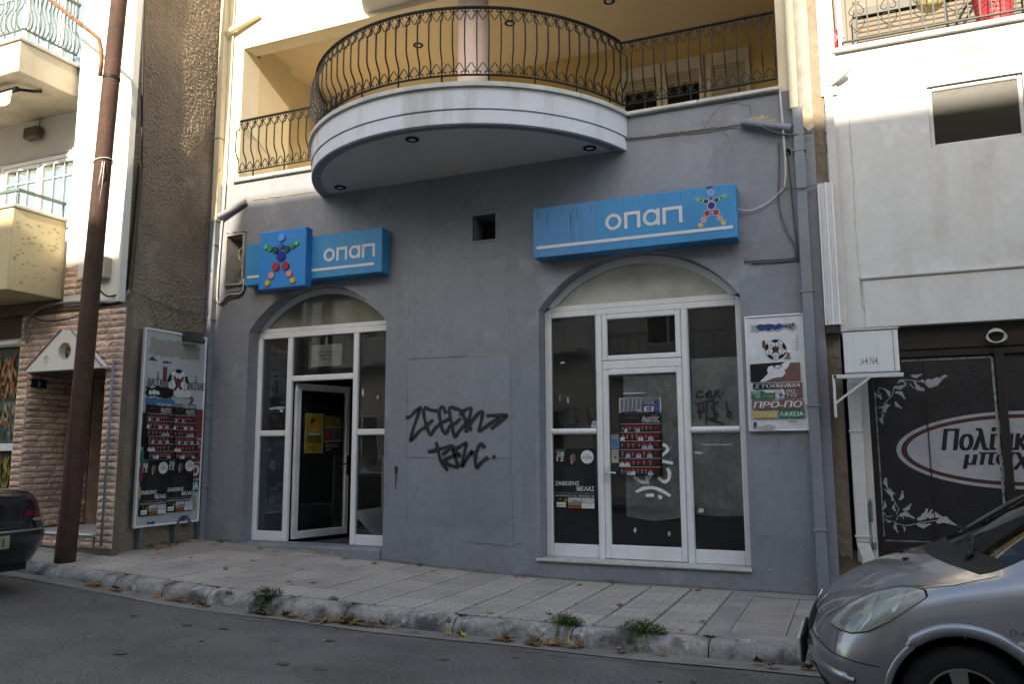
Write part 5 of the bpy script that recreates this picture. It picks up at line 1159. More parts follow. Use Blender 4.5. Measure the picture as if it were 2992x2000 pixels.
la = thing('wall_lamp', (-10.53, -1.3, 5.85), 'boxy old lamp under the upper balcony of the cream house', 'lamp'); obj('housing', MB().cbox(-10.68, -10.39, -1.45, -1.32, 5.86, 6.03, .02), mat('old_lamp', (.07, .06, .03), rough=.5), la); obj('wire', MB().tube([(-10.5, -1.33, 6.02), (-10.5, -1.33, 6.19)], .006, 5), M['cable_b'], la); obj('bracket', MB().box(-10.56, -10.50, -1.33, -1.3, 5.90, 6.0), M['iron'], la)
# --- stone ground floor
gf = MB(); gf.box(-8.545, -8.26, -1.60, -1.51, -.2, 3.26); gf.box(-10.15, -9.96, -1.60, 1.2, -.2, 3.26); gf.box(-9.96, -8.545, -1.60, -1.3, 2.47, 3.26)
stw = obj('stone_wall', gf, M['mortar'], LB)
def brick_mesh(seed, L, h=.072, d=.035):
    q = random.Random(seed); m = MB(); nx, nz = 6, 3; vs = []
    for i in range(nx + 1):
        for j in range(nz + 1):
            e = (i in (0, nx)) or (j in (0, nz))
            vs.append((-L / 2 + L * i / nx, -(q.uniform(.0, .009) if e else q.uniform(.010, .030)), -h / 2 + h * j / nz))
    m.add(vs, [(i * (nz + 1) + j, (i + 1) * (nz + 1) + j, (i + 1) * (nz + 1) + j + 1, i * (nz + 1) + j + 1) for i in range(nx) for j in range(nz)])
    b = [(x, d, z) for x, y, z in vs]; per = [i * (nz + 1) for i in range(nx + 1)] + [nx * (nz + 1) + j for j in range(1, nz + 1)] + [i * (nz + 1) + nz for i in range(nx - 1, -1, -1)] + [j for j in range(nz - 1, 0, -1)]
    P = len(per); m.add([vs[i] for i in per] + [b[i] for i in per], [(i, i + P, (i + 1) % P + P, (i + 1) % P) for i in range(P)])
    me = mesh_of(m, name='stone_brick'); me.materials.append(M['stone']); return me
BM = {L: [brick_mesh(k * 13 + int(L * 1000), L) for k in range(3)] for L in (.10, .135, .16, .19, .24, .28)}
HB = .080; nb = 0
def brick(L, x, y, z, rz=0.0):
    global nb
    nb += 1; k = min(BM, key=lambda q: abs(q - L)); inst('stone_brick', random.choice(BM[k]), stw, (x, y, z), (0, 0, rz), (L / k * .985, 1, 1))
def course(x0, x1, z, y, rz, along):
    """fill a run with bricks of mixed length"""
    L = x1 - x0; n = max(1, round(L / random.uniform(.19, .26))); cuts = sorted([0] + [min(.9, max(.1, (i + random.uniform(-.22, .22)) / n)) for i in range(1, n)] + [1])
    for a, b in zip(cuts, cuts[1:]):
        c = x0 + L * (a + b) / 2
        if along == 'x': brick(L * (b - a), c, y, z, rz)
        else: brick(L * (b - a), y, c, z, rz)
nc = int((3.26 - .22) / HB)
for i in range(nc):
    z = .26 + HB * (i + .5)
    if i % 2: course(-8.545, -8.26, z, -1.60, 0, 'x')
    else: course(-8.545, -8.44, z, -1.60, 0, 'x'); course(-8.44, -8.26, z, -1.60, 0, 'x')
    course(-10.15, -9.96, z, -1.60, 0, 'x')
    if z > 2.50: course(-9.96, -8.545, z, -1.60, 0, 'x')
for i in range(26):
    z = .45 + HB * (i + .5); course(-1.60, -.62, z, -9.96, R(90), 'y')
obj('inner_bricks', MB().box(-9.961, -9.95, -.6, 1.2, .4, 2.5), M['stone'], stw)
for i in range(5):
    z = 3.44 + HB * (i + .5); course(-9.355, -9.355 + (.42 if i < 3 else .22), z, -1.632, 0, 'x')
# recess behind the portal
rec = MB(); rec.add([(-9.96, .3, .2), (-8.5, .3, .2), (-8.5, .3, 2.6), (-9.96, .3, 2.6), (-8.548, -1.3, .2), (-8.548, .3, .2), (-8.548, .3, 2.6), (-8.548, -1.3, 2.6), (-9.96, -1.3, 2.469), (-8.5, -1.3, 2.469), (-8.5, .3, 2.469), (-9.96, .3, 2.469)], [(0, 1, 2, 3), (4, 7, 6, 5), (8, 9, 10, 11)]); obj('entrance_recess', rec, M['mortar'], LB)
obj('entrance_floor', MB().cbox(-9.96, -8.55, -1.62, .3, .40, .432, .006), M['marble'], LB); obj('step_edge', MB().cbox(-9.96, -8.55, -1.655, -1.62, .412, .436, .008), M['alu'], LB)
for z in (.30, .375): 
    for a in range(6): brick(.225, -9.85 + .233 * a, -1.61, z)
obj('step_core', MB().box(-9.96, -8.55, -1.60, .3, -.2, .399), M['mortar'], LB)
bc = MB()
for i in range(23):
    z = .62 + HB * i; bc.box(-9.50, -9.30, -.62, -.42, z, z + HB - .008); bc.box(-9.29, -9.12, -.60, -.42, z, z + HB - .008)
o = obj('inner_stone_column', bc, M['stone'], stw); o['kind'] = 'stuff'
obj('column_foot', MB().cbox(-9.52, -9.10, -.64, -.40, .43, .615, .008), M['alu'], LB)
obj('entrance_door', MB().cbox(-9.1, -8.6, .22, .28, .43, 2.4, .01), mat('brown_door', (.10, .06, .035), rough=.5), LB)
# pediment with round hole
pd = thing('portal_pediment', (-9.14, -1.7, 2.46), 'white triangular pediment with round hole over the stone clad entrance', 'pediment')
tri = [(-9.83, 2.455), (-8.46, 2.455), (-8.46, 2.475), (-9.06, 2.965), (-9.20, 2.965), (-9.83, 2.475)]; hole = circ(-9.13, 2.69, .115, 24)
pm = MB(); wall_with_holes(pm, tri, [hole], -1.74); reveal(pm, tri, -1.74, -1.64); reveal(pm, hole, -1.74, -1.64)
obj('board', pm, M['white_lb'], pd); obj('edge', MB().tube([(-9.84, -1.745, 2.475), (-9.21, -1.745, 2.975)], .012, 5).tube([(-9.05, -1.745, 2.975), (-8.45, -1.745, 2.475)], .012, 5), M['pvc'], pd)
p = Print(); p.text('SΜΣ4U', 0, 0, .10, .05, (.2, .2, .2)); p.text('ΝΟΣ', .02, -.05, .08, -.02, (.25, .25, .25)); obj('tag', p.mb((-9.50, -1.7415, 2.60)), M['print'], pd)
hn = thing('house_number', (-9.82, -1.63, 2.26), 'small dark blue house number plate reading 3 by the stone entrance', 'number plate')
obj('plate', MB().cbox(-9.926, -9.914, -1.58, -1.36, 2.27, 2.385, .003), mat('blue_enamel', (.012, .03, .06), rough=.35), hn)
p = Print(); p.text('3', 0, 0, .035, .065, (.45, .5, .55), .02); obj('numeral', p.mb((-9.9135, -1.49, 2.295), (0, 1, 0), (0, 0, 1)), M['print'], hn)
# shop window at the far left
sw = obj('shop_window', MB().cbox(-15, -10.17, -1.58, -1.50, 1.44, 1.54, .008).cbox(-15, -10.17, -1.60, -1.5, 2.84, 2.94, .03).cbox(-10.20, -10.16, -1.575, -1.5, .5, 2.84, .006), M['alu'], LB)
obj('window_back', MB().box(-15, -10.16, -1.5, -1.45, .3, 3.3), M['soff_lb'], LB)
def food(seed, w, h, bgc, cols):
    p = Print(); q = random.Random(seed); p.rect(0, 0, w, h, bgc)
    for i in range(90):
        x = q.uniform(.1, .9) * w; y = q.uniform(.08, .85) * h; c = q.choice(cols); a = q.uniform(-.6, .6); L = q.uniform(.03, .16); b = q.uniform(.01, .03)
        dx, dy = math.sin(a), math.cos(a); p.poly([(x - dy * b, y + dx * b), (x + dx * L, y + dy * L), (x + dy * b, y - dx * b), (x - dx * L * .6, y - dy * L * .6)], c)
    return p
for i, (sd, z0, h, bgc, cols) in enumerate([(1, 2.10, .72, (.03, .035, .02), [(.32, .10, .03), (.36, .16, .05), (.22, .03, .02), (.30, .24, .12), (.08, .09, .02)]), (2, 1.55, .55, (.06, .12, .14), [(.36, .20, .08), (.30, .10, .03), (.05, .07, .02), (.4, .3, .16)]), (3, .75, .68, (.02, .02, .022), [(.36, .28, .03), (.28, .20, .02), (.10, .10, .02)])]):
    f = food(sd, .70, h, bgc, cols); o = obj('food_picture', f.mb((-10.91, -1.512, z0)), M['print'], sw)
# conduits and boxes on the cream house
obj('meter_box', MB().cbox(-8.74, -8.53, -1.74, -1.632, 3.60, 3.87, .012), mat('meter_box', (.40, .37, .29), rough=.5), LB)
tag(obj('brown_conduit', MB().tube([(-8.40, -1.39, 5.18), (-8.40, -1.41, 4.6), (-8.40, -1.46, 3.48)], .035, 8), mat('brown_pvc', (.055, .03, .025), rough=.4), smooth=50), 'brown plastic conduit climbing the roughcast side wall', 'pipe')
tag(obj('thin_conduit', MB().tube([(-8.375, -1.645, 2.55), (-8.37, -1.65, 1.6), (-8.385, -1.65, .30)], .016, 6), M['pvc'], smooth=True), 'thin grey conduit running down the stone pier', 'pipe')
def cable(pts, r_, mt, label, cat='cable', n=5, sub=6, name='cable'):
    P = [Vector(p) for p in pts]; Q = []
    for i in range(len(P) - 1):
        p0 = P[max(0, i - 1)]; p1 = P[i]; p2 = P[i + 1]; p3 = P[min(len(P) - 1, i + 2)]
        for j in range(sub):
            t = j / sub; Q.append(.5 * (2 * p1 + (p2 - p0) * t + (2 * p0 - 5 * p1 + 4 * p2 - p3) * t * t + (3 * p1 - p0 - 3 * p2 + p3) * t ** 3))
    Q.append(P[-1]); o = obj(name, MB().tube(Q, r_, n), M[mt], smooth=True); tag(o, label, cat); return o
cable([(-8.36, -1.50, 9.5), (-8.375, -1.52, 7.4), (-8.37, -1.48, 6.5), (-8.385, -1.44, 5.9), (-8.37, -1.42, 5.4), (-8.38, -1.40, 5.15)], .016, 'cable_b', 'thick black cable dropping down the roughcast wall into the brown conduit')
cable([(-9.95, -1.66, 2.85), (-9.99, -1.67, 3.05), (-9.90, -1.66, 3.22), (-9.70, -1.66, 3.31), (-9.3, -1.66, 3.34), (-8.7, -1.66, 3.31), (-8.45, -1.60, 3.30), (-8.38, -1.50, 3.42), (-8.40, -1.46, 3.5)], .02, 'pvc', 'grey conduit bent around the top of the stone entrance')
cable([(-8.64, -1.70, 3.60), (-8.6, -1.72, 3.45), (-8.5, -1.69, 3.36), (-8.42, -1.62, 3.38)], .012, 'cable_b', 'black cable looping out of the meter box')
cable([(-9.9, -1.66, 3.2), (-9.6, -1.67, 3.12), (-9.2, -1.67, 3.12), (-8.8, -1.66, 3.22)], .008, 'cable_b', 'thin black wire sagging above the pediment')
cable([(-8.38, -1.46, 3.47), (-8.41, -1.0, 3.40), (-8.41, -.6, 3.35), (-8.40, -.2, 3.36), (-8.35, -.06, 3.42)], .007, 'cable', 'thin wire strung across the roughcast wall to the downpipe')
cable([(-8.42, -1.1, 3.36), (-8.42, -1.0, 3.2), (-8.42, -.98, 3.0)], .005, 'cable', 'thin wire hanging behind the betting board')
# ================================================================ utility pole
UP = thing('utility_pole', (-8.42, -2.10, .16), 'tall leaning wooden utility pole standing at the kerb', 'pole')
M['wood'] = mat('creosoted_wood', (0.060, 0.030, 0.021), rough=.8, var=.25, vs=5, fine=.2, fs=40, streak=.75, scol=(.02, .012, .009), streak_scale=26, bump=.8, bs=30, bd=.01)
pp = []; rr_ = []
for i in range(40):
    t = i / 39; z = .05 + 9.9 * t; pp.append((-8.42 + .30 * t * 1.33 + .006 * math.sin(t * 9), -2.10, z)); rr_.append(.112 - .028 * t + .004 * mnoise.noise((t * 20, 0, 0)))
obj('shaft', MB().tube(pp, rr_, 20), M['wood'], UP, smooth=True)
rust = mat('rusty_pipe', (.17, .075, .03), rough=.7, var=.25, vs=8, patch=((.09, .04, .025), 9, .5, .6))
cb = [Vector(q) for q in [(-9.75, -2.20, 7.62), (-9.44, -2.19, 7.38), (-8.83, -2.19, 6.90), (-8.47, -2.19, 6.62), (-8.33, -2.19, 6.50), (-8.285, -2.185, 6.35), (-8.275, -2.18, 6.2), (-8.285, -2.18, 6.02)]]
obj('rusty_bracket_pipe', MB().tube(cb, .024, 8), rust, UP, smooth=True); obj('clamp', MB().lathe([(.098, -.02), (.102, -.02), (.102, .02), (.098, .02)], 24, org=(-8.182, -2.10, 6.0)), M['iron'], UP, smooth=50)
obj('wire_tie', MB().tube([(-8.225 + .106 * math.cos(a), -2.10 + .106 * math.sin(a), 4.93 + .03 * math.cos(a * 1.0)) for a in [2 * math.pi * i / 24 for i in range(24)]], .007, 5, closed=True).tube([(-8.14, -2.18, 4.9), (-8.13, -2.20, 4.75), (-8.16, -2.20, 4.6)], .006, 5).tube([(-8.12, -2.17, 4.9), (-8.11, -2.19, 4.6), (-8.14, -2.19, 4.35)], .004, 5), M['cable_w'], UP, smooth=True)
# ================================================================ pipes and cables on the grey facade
dp = thing('downpipe', (-.35, -.05, 0), 'square downpipe down the right end of the grey facade, grey below and cream above', 'pipe')
obj('lower_pipe', MB().cbox(-.405, -.30, -.10, -.002, -.05, 5.05, .01), M['pvc'], dp); obj('upper_pipe', MB().cbox(-.425, -.338, -.098, -.002, 5.051, 9.6, .01), M['pvc_c'], dp)
for z in (.62, 1.86, 3.05, 4.58): obj('clamp', MB().cbox(-.42, -.285, -.106, -.001, z - .012, z + .012, .003), M['pvc'], dp)
obj('branch_pipe', MB().tube([(-.93, -.06, 4.995), (-.42, -.09, 4.83)], .045, 12), M['pvc'], dp, smooth=50)
dp = thing('downpipe', (-8.38, -.05, .2), 'square downpipe in the corner between the grey facade and the roughcast wall', 'pipe')
obj('lower_pipe', MB().cbox(-8.44, -8.335, -.10, -.002, .15, 4.75, .01), M['pvc'], dp); obj('upper_pipe', MB().cbox(-8.43, -8.325, -.098, -.002, 4.751, 9.6, .01), M['pvc_c'], dp)
for z in (.95, 1.9, 2.1, 3.3, 4.4, 6.0): obj('clamp', MB().cbox(-8.445, -8.32, -.105, -.001, z - .012, z + .012, .003), M['pvc'], dp)
for (a, b), mt in ((((-8.30, -.09, 7.64), (-7.72, -.04, 7.83)), 'pvc_c'), (((-8.30, -.09, 4.80), (-7.84, -.03, 4.985)), 'pvc')):
    obj('branch_pipe', MB().tube([a, b], .042, 12), M[mt], dp, smooth=50)
cable([(-8.22, -.03, 9.5), (-8.23, -.03, 6.0), (-8.25, -.03, 5.0), (-8.28, -.03, 4.5), (-8.30, -.03, 3.75), (-8.28, -.03, 3.55), (-8.2, -.03, 3.56), (-8.1, -.03, 3.64), (-7.85, -.03, 3.66), (-7.82, -.03, 3.85)], .014, 'cable_w', 'white cable clipped down the left edge of the facade to the ventilation box')
cable([(-8.27, -.03, 4.9), (-8.30, -.03, 4.2), (-8.33, -.035, 3.65), (-8.22, -.03, 3.52), (-8.08, -.03, 3.60), (-7.87, -.03, 3.63), (-7.80, -.03, 3.8), (-7.79, -.03, 4.0)], .012, 'cable', 'grey cable beside the white one running to the ventilation box')
for i, dz in enumerate((.0, .02, .04)): cable([(-8.18, -.02, 3.57 + dz), (-8.08, -.022, 3.63 + dz), (-7.88, -.022, 3.645 + dz), (-7.80, -.02, 3.75 + dz)], .007, 'cable_b', ('lowest', 'middle', 'topmost')[i] + ' of three thin black wires under the ventilation box')
cable([(-2.27, -.02, 5.03), (-1.71, -.02, 5.005), (-1.35, -.025, 4.985), (-.99, -.03, 4.985), (-.75, -.12, 4.90), (-.60, -.12, 4.81), (-.43, -.11, 4.75), (-.21, -.06, 4.76)], .009, 'cable', 'grey cable following the crack under the right hand railing')
cable([(-.52, -.05, 5.36), (-.505, -.10, 4.9), (-.50, -.06, 4.42), (-.525, -.03, 4.2)], .012, 'cable_w', 'pale cable hanging from the railing to the wire joint beside the sign')
cable([(-1.20, -.10, 4.17), (-1.05, -.06, 4.04), (-.88, -.04, 3.995), (-.70, -.03, 4.06), (-.53, -.03, 4.2)], .007, 'cable_w', 'loose pale wire drooping from the right end of the long sign')
cable([(-.56, -.02, 4.72), (-.57, -.02, 4.4), (-.59, -.02, 4.02), (-.52, -.02, 3.72), (-.455, -.02, 3.57), (-.45, -.02, 3.46), (-.50, -.02, 3.425), (-.91, -.02, 3.44), (-.97, -.02, 3.43), (-.955, -.02, 3.48)], .008, 'cable', 'grey cable stapled in an angle above the lottery board')
cable([(-.47, -.02, 4.6), (-.46, -.02, 4.2), (-.445, -.02, 3.8), (-.43, -.02, 3.45), (-.48, -.02, 3.405), (-.9, -.02, 3.415)], .008, 'cable', 'second grey cable stapled alongside the angled one above the lottery board')
cable([(-.53, -.04, 4.19), (-.45, -.11, 4.16), (-.33, -.115, 4.15), (-.18, -.06, 4.19)], .006, 'cable', 'thin wire crossing the right hand downpipe')

# ================================================================ right neighbour: white building with dark shop
WB = thing('white_building', (4.0, .1, 0), 'white plastered building with dark shopfront, frosted window and railed balcony', 'building')
M['white_rb'] = mat('white_plaster', (0.60, 0.60, 0.59), rough=.85, var=.05, vs=1.0, fine=.04, fs=12, bump=.2, bs=18, bd=.006, streak=.42, scol=(.40, .36, .31), streak_scale=3.5, patch=((.50, .48, .45), 1.6, .56, .70), patch2=((.64, .64, .64), 2.7, .60, .66))
M['white_rb2'] = mat('white_plaster_dirty', (0.56, 0.55, 0.53), rough=.85, var=.08, vs=3, streak=.35, scol=(.3, .26, .22), streak_scale=6)
M['peel'] = mat('bare_render', (0.33, 0.30, 0.25), rough=.95, var=.15, vs=12)
M['dk'] = mat('dark_brown_alu', (0.022, 0.017, 0.015), rough=.4, var=.1)
m = MB(); wall_with_holes(m, [(-.085, 5.66), (9, 5.66), (9, 2.655), (-.085, 2.655)], [[(.905, 4.47), (1.755, 4.47), (1.755, 5.13), (.905, 5.13)]], .10)
m.add([(-.085, .10, 2.655), (9, .10, 2.655), (9, 1.5, 2.655), (-.085, 1.5, 2.655)], [(0, 3, 2, 1)]); m.box(-.085, 9, .42, 6, 2.70, 5.60); reveal(m, [(.905, 4.47), (1.755, 4.47), (1.755, 5.13), (.905, 5.13)], .10, .20)
m.add([(-.085, .10, 2.655), (-.085, 1.5, 2.655), (-.085, 1.5, 5.66), (-.085, .10, 5.66)], [(0, 1, 2, 3)])
obj('wall', m, M['white_rb'], WB)
obj('ledge', MB().cbox(.17, 9, .065, .12, 3.155, 3.185, .006), M['white_rb2'], WB); obj('lower_band', MB().box(.19, 9, .088, .11, 2.656, 3.155), M['white_rb'], WB)
obj('balcony_ledge', MB().cbox(.03, 9, .05, .40, 5.662, 5.715, .006), M['marble'], WB)
obj('corner_pier', MB().box(-.105, .055, .07, .5, 5.20, 10), M['white_rb2'], WB)
obj('upper_wall', MB().box(-.10, 9, .10, 6, 8.3, 10.5), M['white_rb'], WB)
obj('balcony_back', MB().box(-.1, 9, 1.5, 1.7, 5.6, 8.3), mat('grey_brown_render', (.20, .17, .15), var=.08), WB)
obj('balcony_floor', MB().box(-.08, 9, .40, 1.5, 5.58, 5.64), M['marble'], WB)
for pts in ([(.80, 5.46), (.83, 5.52), (.86, 5.52), (.90, 5.47), (.92, 5.455), (.87, 5.45)], [(1.19, 5.44), (1.23, 5.50), (1.30, 5.56), (1.35, 5.565), (1.40, 5.55), (1.41, 5.50), (1.46, 5.47), (1.40, 5.46), (1.36, 5.435), (1.28, 5.43)], [(1.22, 5.32), (1.27, 5.345), (1.30, 5.33), (1.31, 5.30), (1.27, 5.28), (1.24, 5.29)], [(.90, 5.36), (.94, 5.40), (.945, 5.38), (.91, 5.34)], [(.945, 5.30), (.955, 5.31), (.955, 5.28)]):
    obj('peeled_patch', MB().add([(a, .0975, b - .03) for a, b in pts], [tuple(range(len(pts)))]), M['peel'], WB)
def wcrack(pts, w): 
    P = []
    for (a, b), (c, d) in zip(pts, pts[1:]):
        k = max(2, int(math.hypot(c - a, d - b) / .04))
        for i in range(k): P.append((a + (c - a) * i / k + random.uniform(-.004, .004), .097, b + (d - b) * i / k + random.uniform(-.004, .004)))
    P.append((pts[-1][0], .097, pts[-1][1])); obj('crack', MB().ribbon(P, [w * random.uniform(.3, 1.2) for _ in P]), M['peel'], WB)
wcrack([(.90, 5.13), (.5, 5.10), (.22, 5.08), (.16, 5.0), (.155, 4.7), (.16, 4.3), (.17, 4.2)], .006); wcrack([(.17, 3.18), (.165, 2.9), (.19, 2.82)], .007); wcrack([(.16, 4.2), (.15, 3.6), (.16, 3.0)], .004)
# frosted window
wn = obj('window', frame4(.905, 1.755, 4.47, 5.13, .045, y=.13, d=.05), M['white_rb2'], WB)
fg = glass('frosted_glass', (.2, .22, .2), 0.3, haze=.4, hcol=(.012, .015, .014), rough=.35)
n_ = fg.node_tree.nodes; l_ = fg.node_tree.links; g_ = n_.new('ShaderNodeNewGeometry'); vo = n_.new('ShaderNodeTexVoronoi'); vo.inputs['Scale'].default_value = 75; vo.distance = 'CHEBYCHEV'; l_.new(g_.outputs['Position'], vo.inputs['Vector'])
bp_ = n_.new('ShaderNodeBump'); bp_.inputs['Strength'].default_value = .25; bp_.inputs['Distance'].default_value = .004; l_.new(vo.outputs[0], bp_.inputs['Height'])
for q in n_:
    if q.type in ('BSDF_GLOSSY', 'BSDF_DIFFUSE'): l_.new(bp_.outputs[0], q.inputs['Normal'])
obj('pane', MB().box(.95, 1.71, .15, .156, 4.515, 5.085), fg, wn); obj('window_void', MB().box(.90, 1.76, .2, .25, 4.4, 5.2), M['dark'], WB)
# rough strip between the two buildings
def strip_r(u, v):
    x = -.215 + .15 * u; z = -.3 + 9.8 * v; d = .014 * mnoise.noise((x * 40, z * 40, 2)) + .014 * mnoise.noise((x * 14, z * 14, 5)); return (x, .10 + d + .12 * max(0, (2.4 - z)) * .1, z)
o = obj('roughcast_gap', MB().grid(strip_r, 10, 320, flip=True), M['roughp'], WB, smooth=True)
obj('gap_void', MB().box(-.21, .2, .30, .5, -.3, 2.7), M['dark'], WB)
# white ribbed cover
rc = thing('ribbed_cover', (-.11, -.02, 2.68), 'white vertical ribbed cable cover between the grey and white buildings', 'cover')
m = MB(); m.box(-.195, -.045, -.05, .09, 2.69, 4.19)
for i, (a, w) in enumerate([(-.197, .02), (-.170, .012), (-.15, .012), (-.128, .03), (-.09, .012), (-.07, .022)]): m.prism([(a, -.05), (a + w * .2, -.066), (a + w * .8, -.066), (a + w, -.05)], 2.685, 4.195, 'z')
obj('channel', m, M['alu'], rc); obj('end_cap', MB().box(-.19, -.05, -.045, .08, 2.60, 2.689), M['seam'], rc)
# white downpipe and pillar by the shop
obj('pillar', MB().box(-.02, .17, .12, .30, -.3, 2.654), M['white_rb2'], WB)
wp = thing('downpipe', (.03, .08, 0), 'dirty white square downpipe with bent foot beside the dark shop', 'pipe')
obj('upper_pipe', MB().cbox(-.075, .01, .02, .10, 2.60, 5.28, .006), M['white_rb2'], wp); obj('shaft', MB().cbox(-.025, .095, .02, .119, .50, 2.10, .008), M['white_rb2'], wp)
m = MB(); m.add([(-.025, .02, .50), (.095, .02, .50), (.095, .11, .50), (-.025, .11, .50), (.02, .0, .36), (.13, .0, .36), (.13, .11, .36), (.02, .11, .36), (.02, .0, .2), (.13, .0, .2), (.13, .11, .2), (.02, .11, .2)], [(0, 1, 5, 4), (1, 2, 6, 5), (2, 3, 7, 6), (3, 0, 4, 7), (4, 5, 9, 8), (5, 6, 10, 9), (6, 7, 11, 10), (7, 4, 8, 11)]); obj('bent_foot', m, M['white_rb2'], wp)
for z in (.56, 1.6): obj('clamp', MB().cbox(-.035, .105, .01, .119, z - .01, z + .01, .003), M['white_rb2'], wp)
br = thing('bolt_rod', (.135, .09, .45), 'old door bolt rod with green ends on the white pillar', 'bolt')
obj('rod', MB().tube([(.135, .10, .44), (.125, .10, .80)], .012, 6), M['white_rb2'], br); obj('finial', MB().lathe([(.004, .93), (.012, .90), (.022, .87), (.012, .84), (.016, .80), (.016, .70)], 10, org=(.125, .09, 0)), M['post'], br, smooth=True); obj('foot', MB().lathe([(.02, .50), (.024, .46), (.016, .43)], 10, org=(.135, .09, 0)), M['post'], br, smooth=True)
tag(obj('stub_pipe', MB().tube([(-.02, .06, 5.31), (.10, .02, 5.37), (.17, .0, 5.42)], .03, 10), M['white_rb2'], smooth=50), 'short white pipe stub on the corner of the white building', 'pipe')
# air conditioner on bracket
ac_ = thing('air_conditioner', (.2, -.3, 2.1), 'white air conditioner box on an angle bracket beside the dark shop', 'air conditioner')
m = MB().cbox(-.035, .445, -.50, -.10, 2.14, 2.545, .012); obj('casing', m, M['alu'], ac_); obj('lid', MB().cbox(-.045, .455, -.51, -.09, 2.547, 2.565, .004), M['white_rb2'], ac_)
obj('side_seam', MB().box(.40, .404, -.502, -.5005, 2.15, 2.53), M['seam'], ac_)
p = Print(); p.text('.א4.Ν4.', 0, 0, .17, .075, (.2, .2, .21)); obj('tag', p.mb((.10, -.5005, 2.215)), M['print'], ac_)
obj('bracket', MB().cbox(-.14, .47, -.52, -.49, 2.09, 2.128, .004).cbox(-.14, -.11, -.52, .05, 2.09, 2.128, .004).cbox(-.15, -.125, -.52, -.49, 1.72, 2.128, .004).tube([(-.13, -.505, 1.86), (.19, -.505, 2.10)], .015, 4, square=True), M['alu_door'], ac_)
# dark shop
DY = .26
sh = obj('shopfront', MB().cbox(.17, .23, DY - .03, DY + .05, .40, 2.40, .005).cbox(1.325, 1.40, DY - .05, DY + .05, .40, 2.40, .005).cbox(.17, 6, DY - .04, DY + .05, 2.34, 2.42, .005).cbox(.17, 6, DY - .02, DY + .05, .40, .50, .005), M['dk'], WB)
obj('fascia', MB().box(.17, 6, .20, .30, 2.42, 2.66), M['dk'], WB); obj('plinth', MB().box(.17, 6, .22, .32, -.3, .40), M['dk'], WB)
film = mat('black_film', (.014, .013, .015), rough=.42, var=.15, vs=4, bump=.5, bs=5, bd=.02, spec=.5)
def wrinkles(m2, x0, x1, z0, z1, n, seed):
    q = random.Random(seed)
    for i in range(n):
        x = q.uniform(x0, x1); z = q.uniform(z0, z1); a = q.uniform(-.7, .4); L = q.uniform(.03, .11); m2.tube([(x, DY - .001, z), (x + L * .5 * math.cos(a), DY - .004, z + L * .5 * math.sin(a) + .006), (x + L * math.cos(a + .5), DY - .001, z + L * math.sin(a + .5))], [.001, .004, .001], 4, cap=False)
for i, (x0, x1) in enumerate(((.23, .695), (.705, 1.325), (1.40, 3.2), (3.25, 5.9))):
    pn = obj('pane', MB().box(x0, x1, DY, DY + .01, .50, 2.34), film, sh)
    wr = MB(); wrinkles(wr, x0 + .1, min(x1, 1.6) - .1, 1.80, 2.28, 16 + 22 * (i == 1), 5 + i)
    if i == 1: wrinkles(wr, .85, 1.15, .78, .95, 7, 9)
    if i < 2: o = obj('film_wrinkle', wr, film, pn, smooth=True); o['kind'] = 'stuff'
tape = mat('peeling_tape', (.30, .33, .30), rough=.6, var=.3, vs=22, patch=((.05, .16, .24), 16, .52, .56))
obj('tape_edge', MB().box(.50, 1.30, DY - .006, DY - .003, 2.305, 2.325), tape, sh); obj('tape_edge', MB().box(1.295, 1.315, DY - .006, DY - .003, .55, 2.30), tape, sh); obj('tape_edge', MB().box(.232, .243, DY - .006, DY - .003, .55, 2.0), tape, sh); obj('tape_edge', MB().box(.696, .704, DY - .004, DY + .002, .51, .95), tape, sh); obj('tape_edge', MB().box(.25, .65, DY - .006, DY - .003, .505, .512), tape, sh)
p = Print(.0003); GR = (.33, .335, .36)
def ell(a, b, col):
    P = [(1.50 + a * math.cos(t), 1.405 + b * math.sin(t)) for t in [2 * math.pi * i / 80 for i in range(80)]]; p.poly(P, col)
ell(1.10, .375, GR); ell(1.055, .343, (.012, .012, .013)); ell(1.04, .331, (.13, .022, .025)); ell(1.02, .318, (.012, .012, .013)); ell(1.005, .307, GR)
INK = (.014, .013, .018)
p.text('Πολίτικο', .815, 1.40, 1.66, 1.625, INK, .03, .22); p.text('μπαχ', .985, 1.215, 1.56, 1.385, INK, .03, .22)
for l in FLEAF:
    (a, b), (c, d) = l; L = math.hypot(c - a, d - b); ux, uz = (c - a) / L, (d - b) / L; nx, nz = -uz, ux; wv = L * .23
    sg = 1 if (a + d) * 1000 % 2 < 1 else -1; up_ = []; lo_ = []
    for k in range(9):
        t_ = k / 8; bend = sg * L * .22 * math.sin(t_ * math.pi * 1.6) * t_; wd = wv * math.sin(math.pi * min(1, t_ * .92 + .05)) ** .8 * (1.15 - .5 * t_) * (1 + .25 * math.sin(t_ * 16))
        cx_, cz_ = a + ux * L * t_ + nx * bend, b + uz * L * t_ + nz * bend; up_.append((cx_ + nx * wd, cz_ + nz * wd)); lo_.append((cx_ - nx * wd * .55, cz_ - nz * wd * .55))
    p.poly(up_ + lo_[::-1], GR)
for s in FSTEM: p.line(s, .008, GR)
obj('printed_film', p.mb((0, DY - .0005, 0)), M['print_w'], sh)
obj('mullion', MB().box(.6955, .7045, DY - .012, DY + .012, .50, 2.34), M['dk'], sh)
co = MB()
for i in range(5):
    co.tube([(1.345 + (.07 + .004 * i) * math.cos(a), .17 - .006 * i, 2.515 + (.068 - .003 * i) * math.sin(a) - .004 * i) for a in [2 * math.pi * k / 28 for k in range(28)]], .005, 5, closed=True)
tag(obj('cable_coil', co, M['cable_w'], smooth=True), 'coil of white cable hung on the dark fascia above the shop window', 'cable')
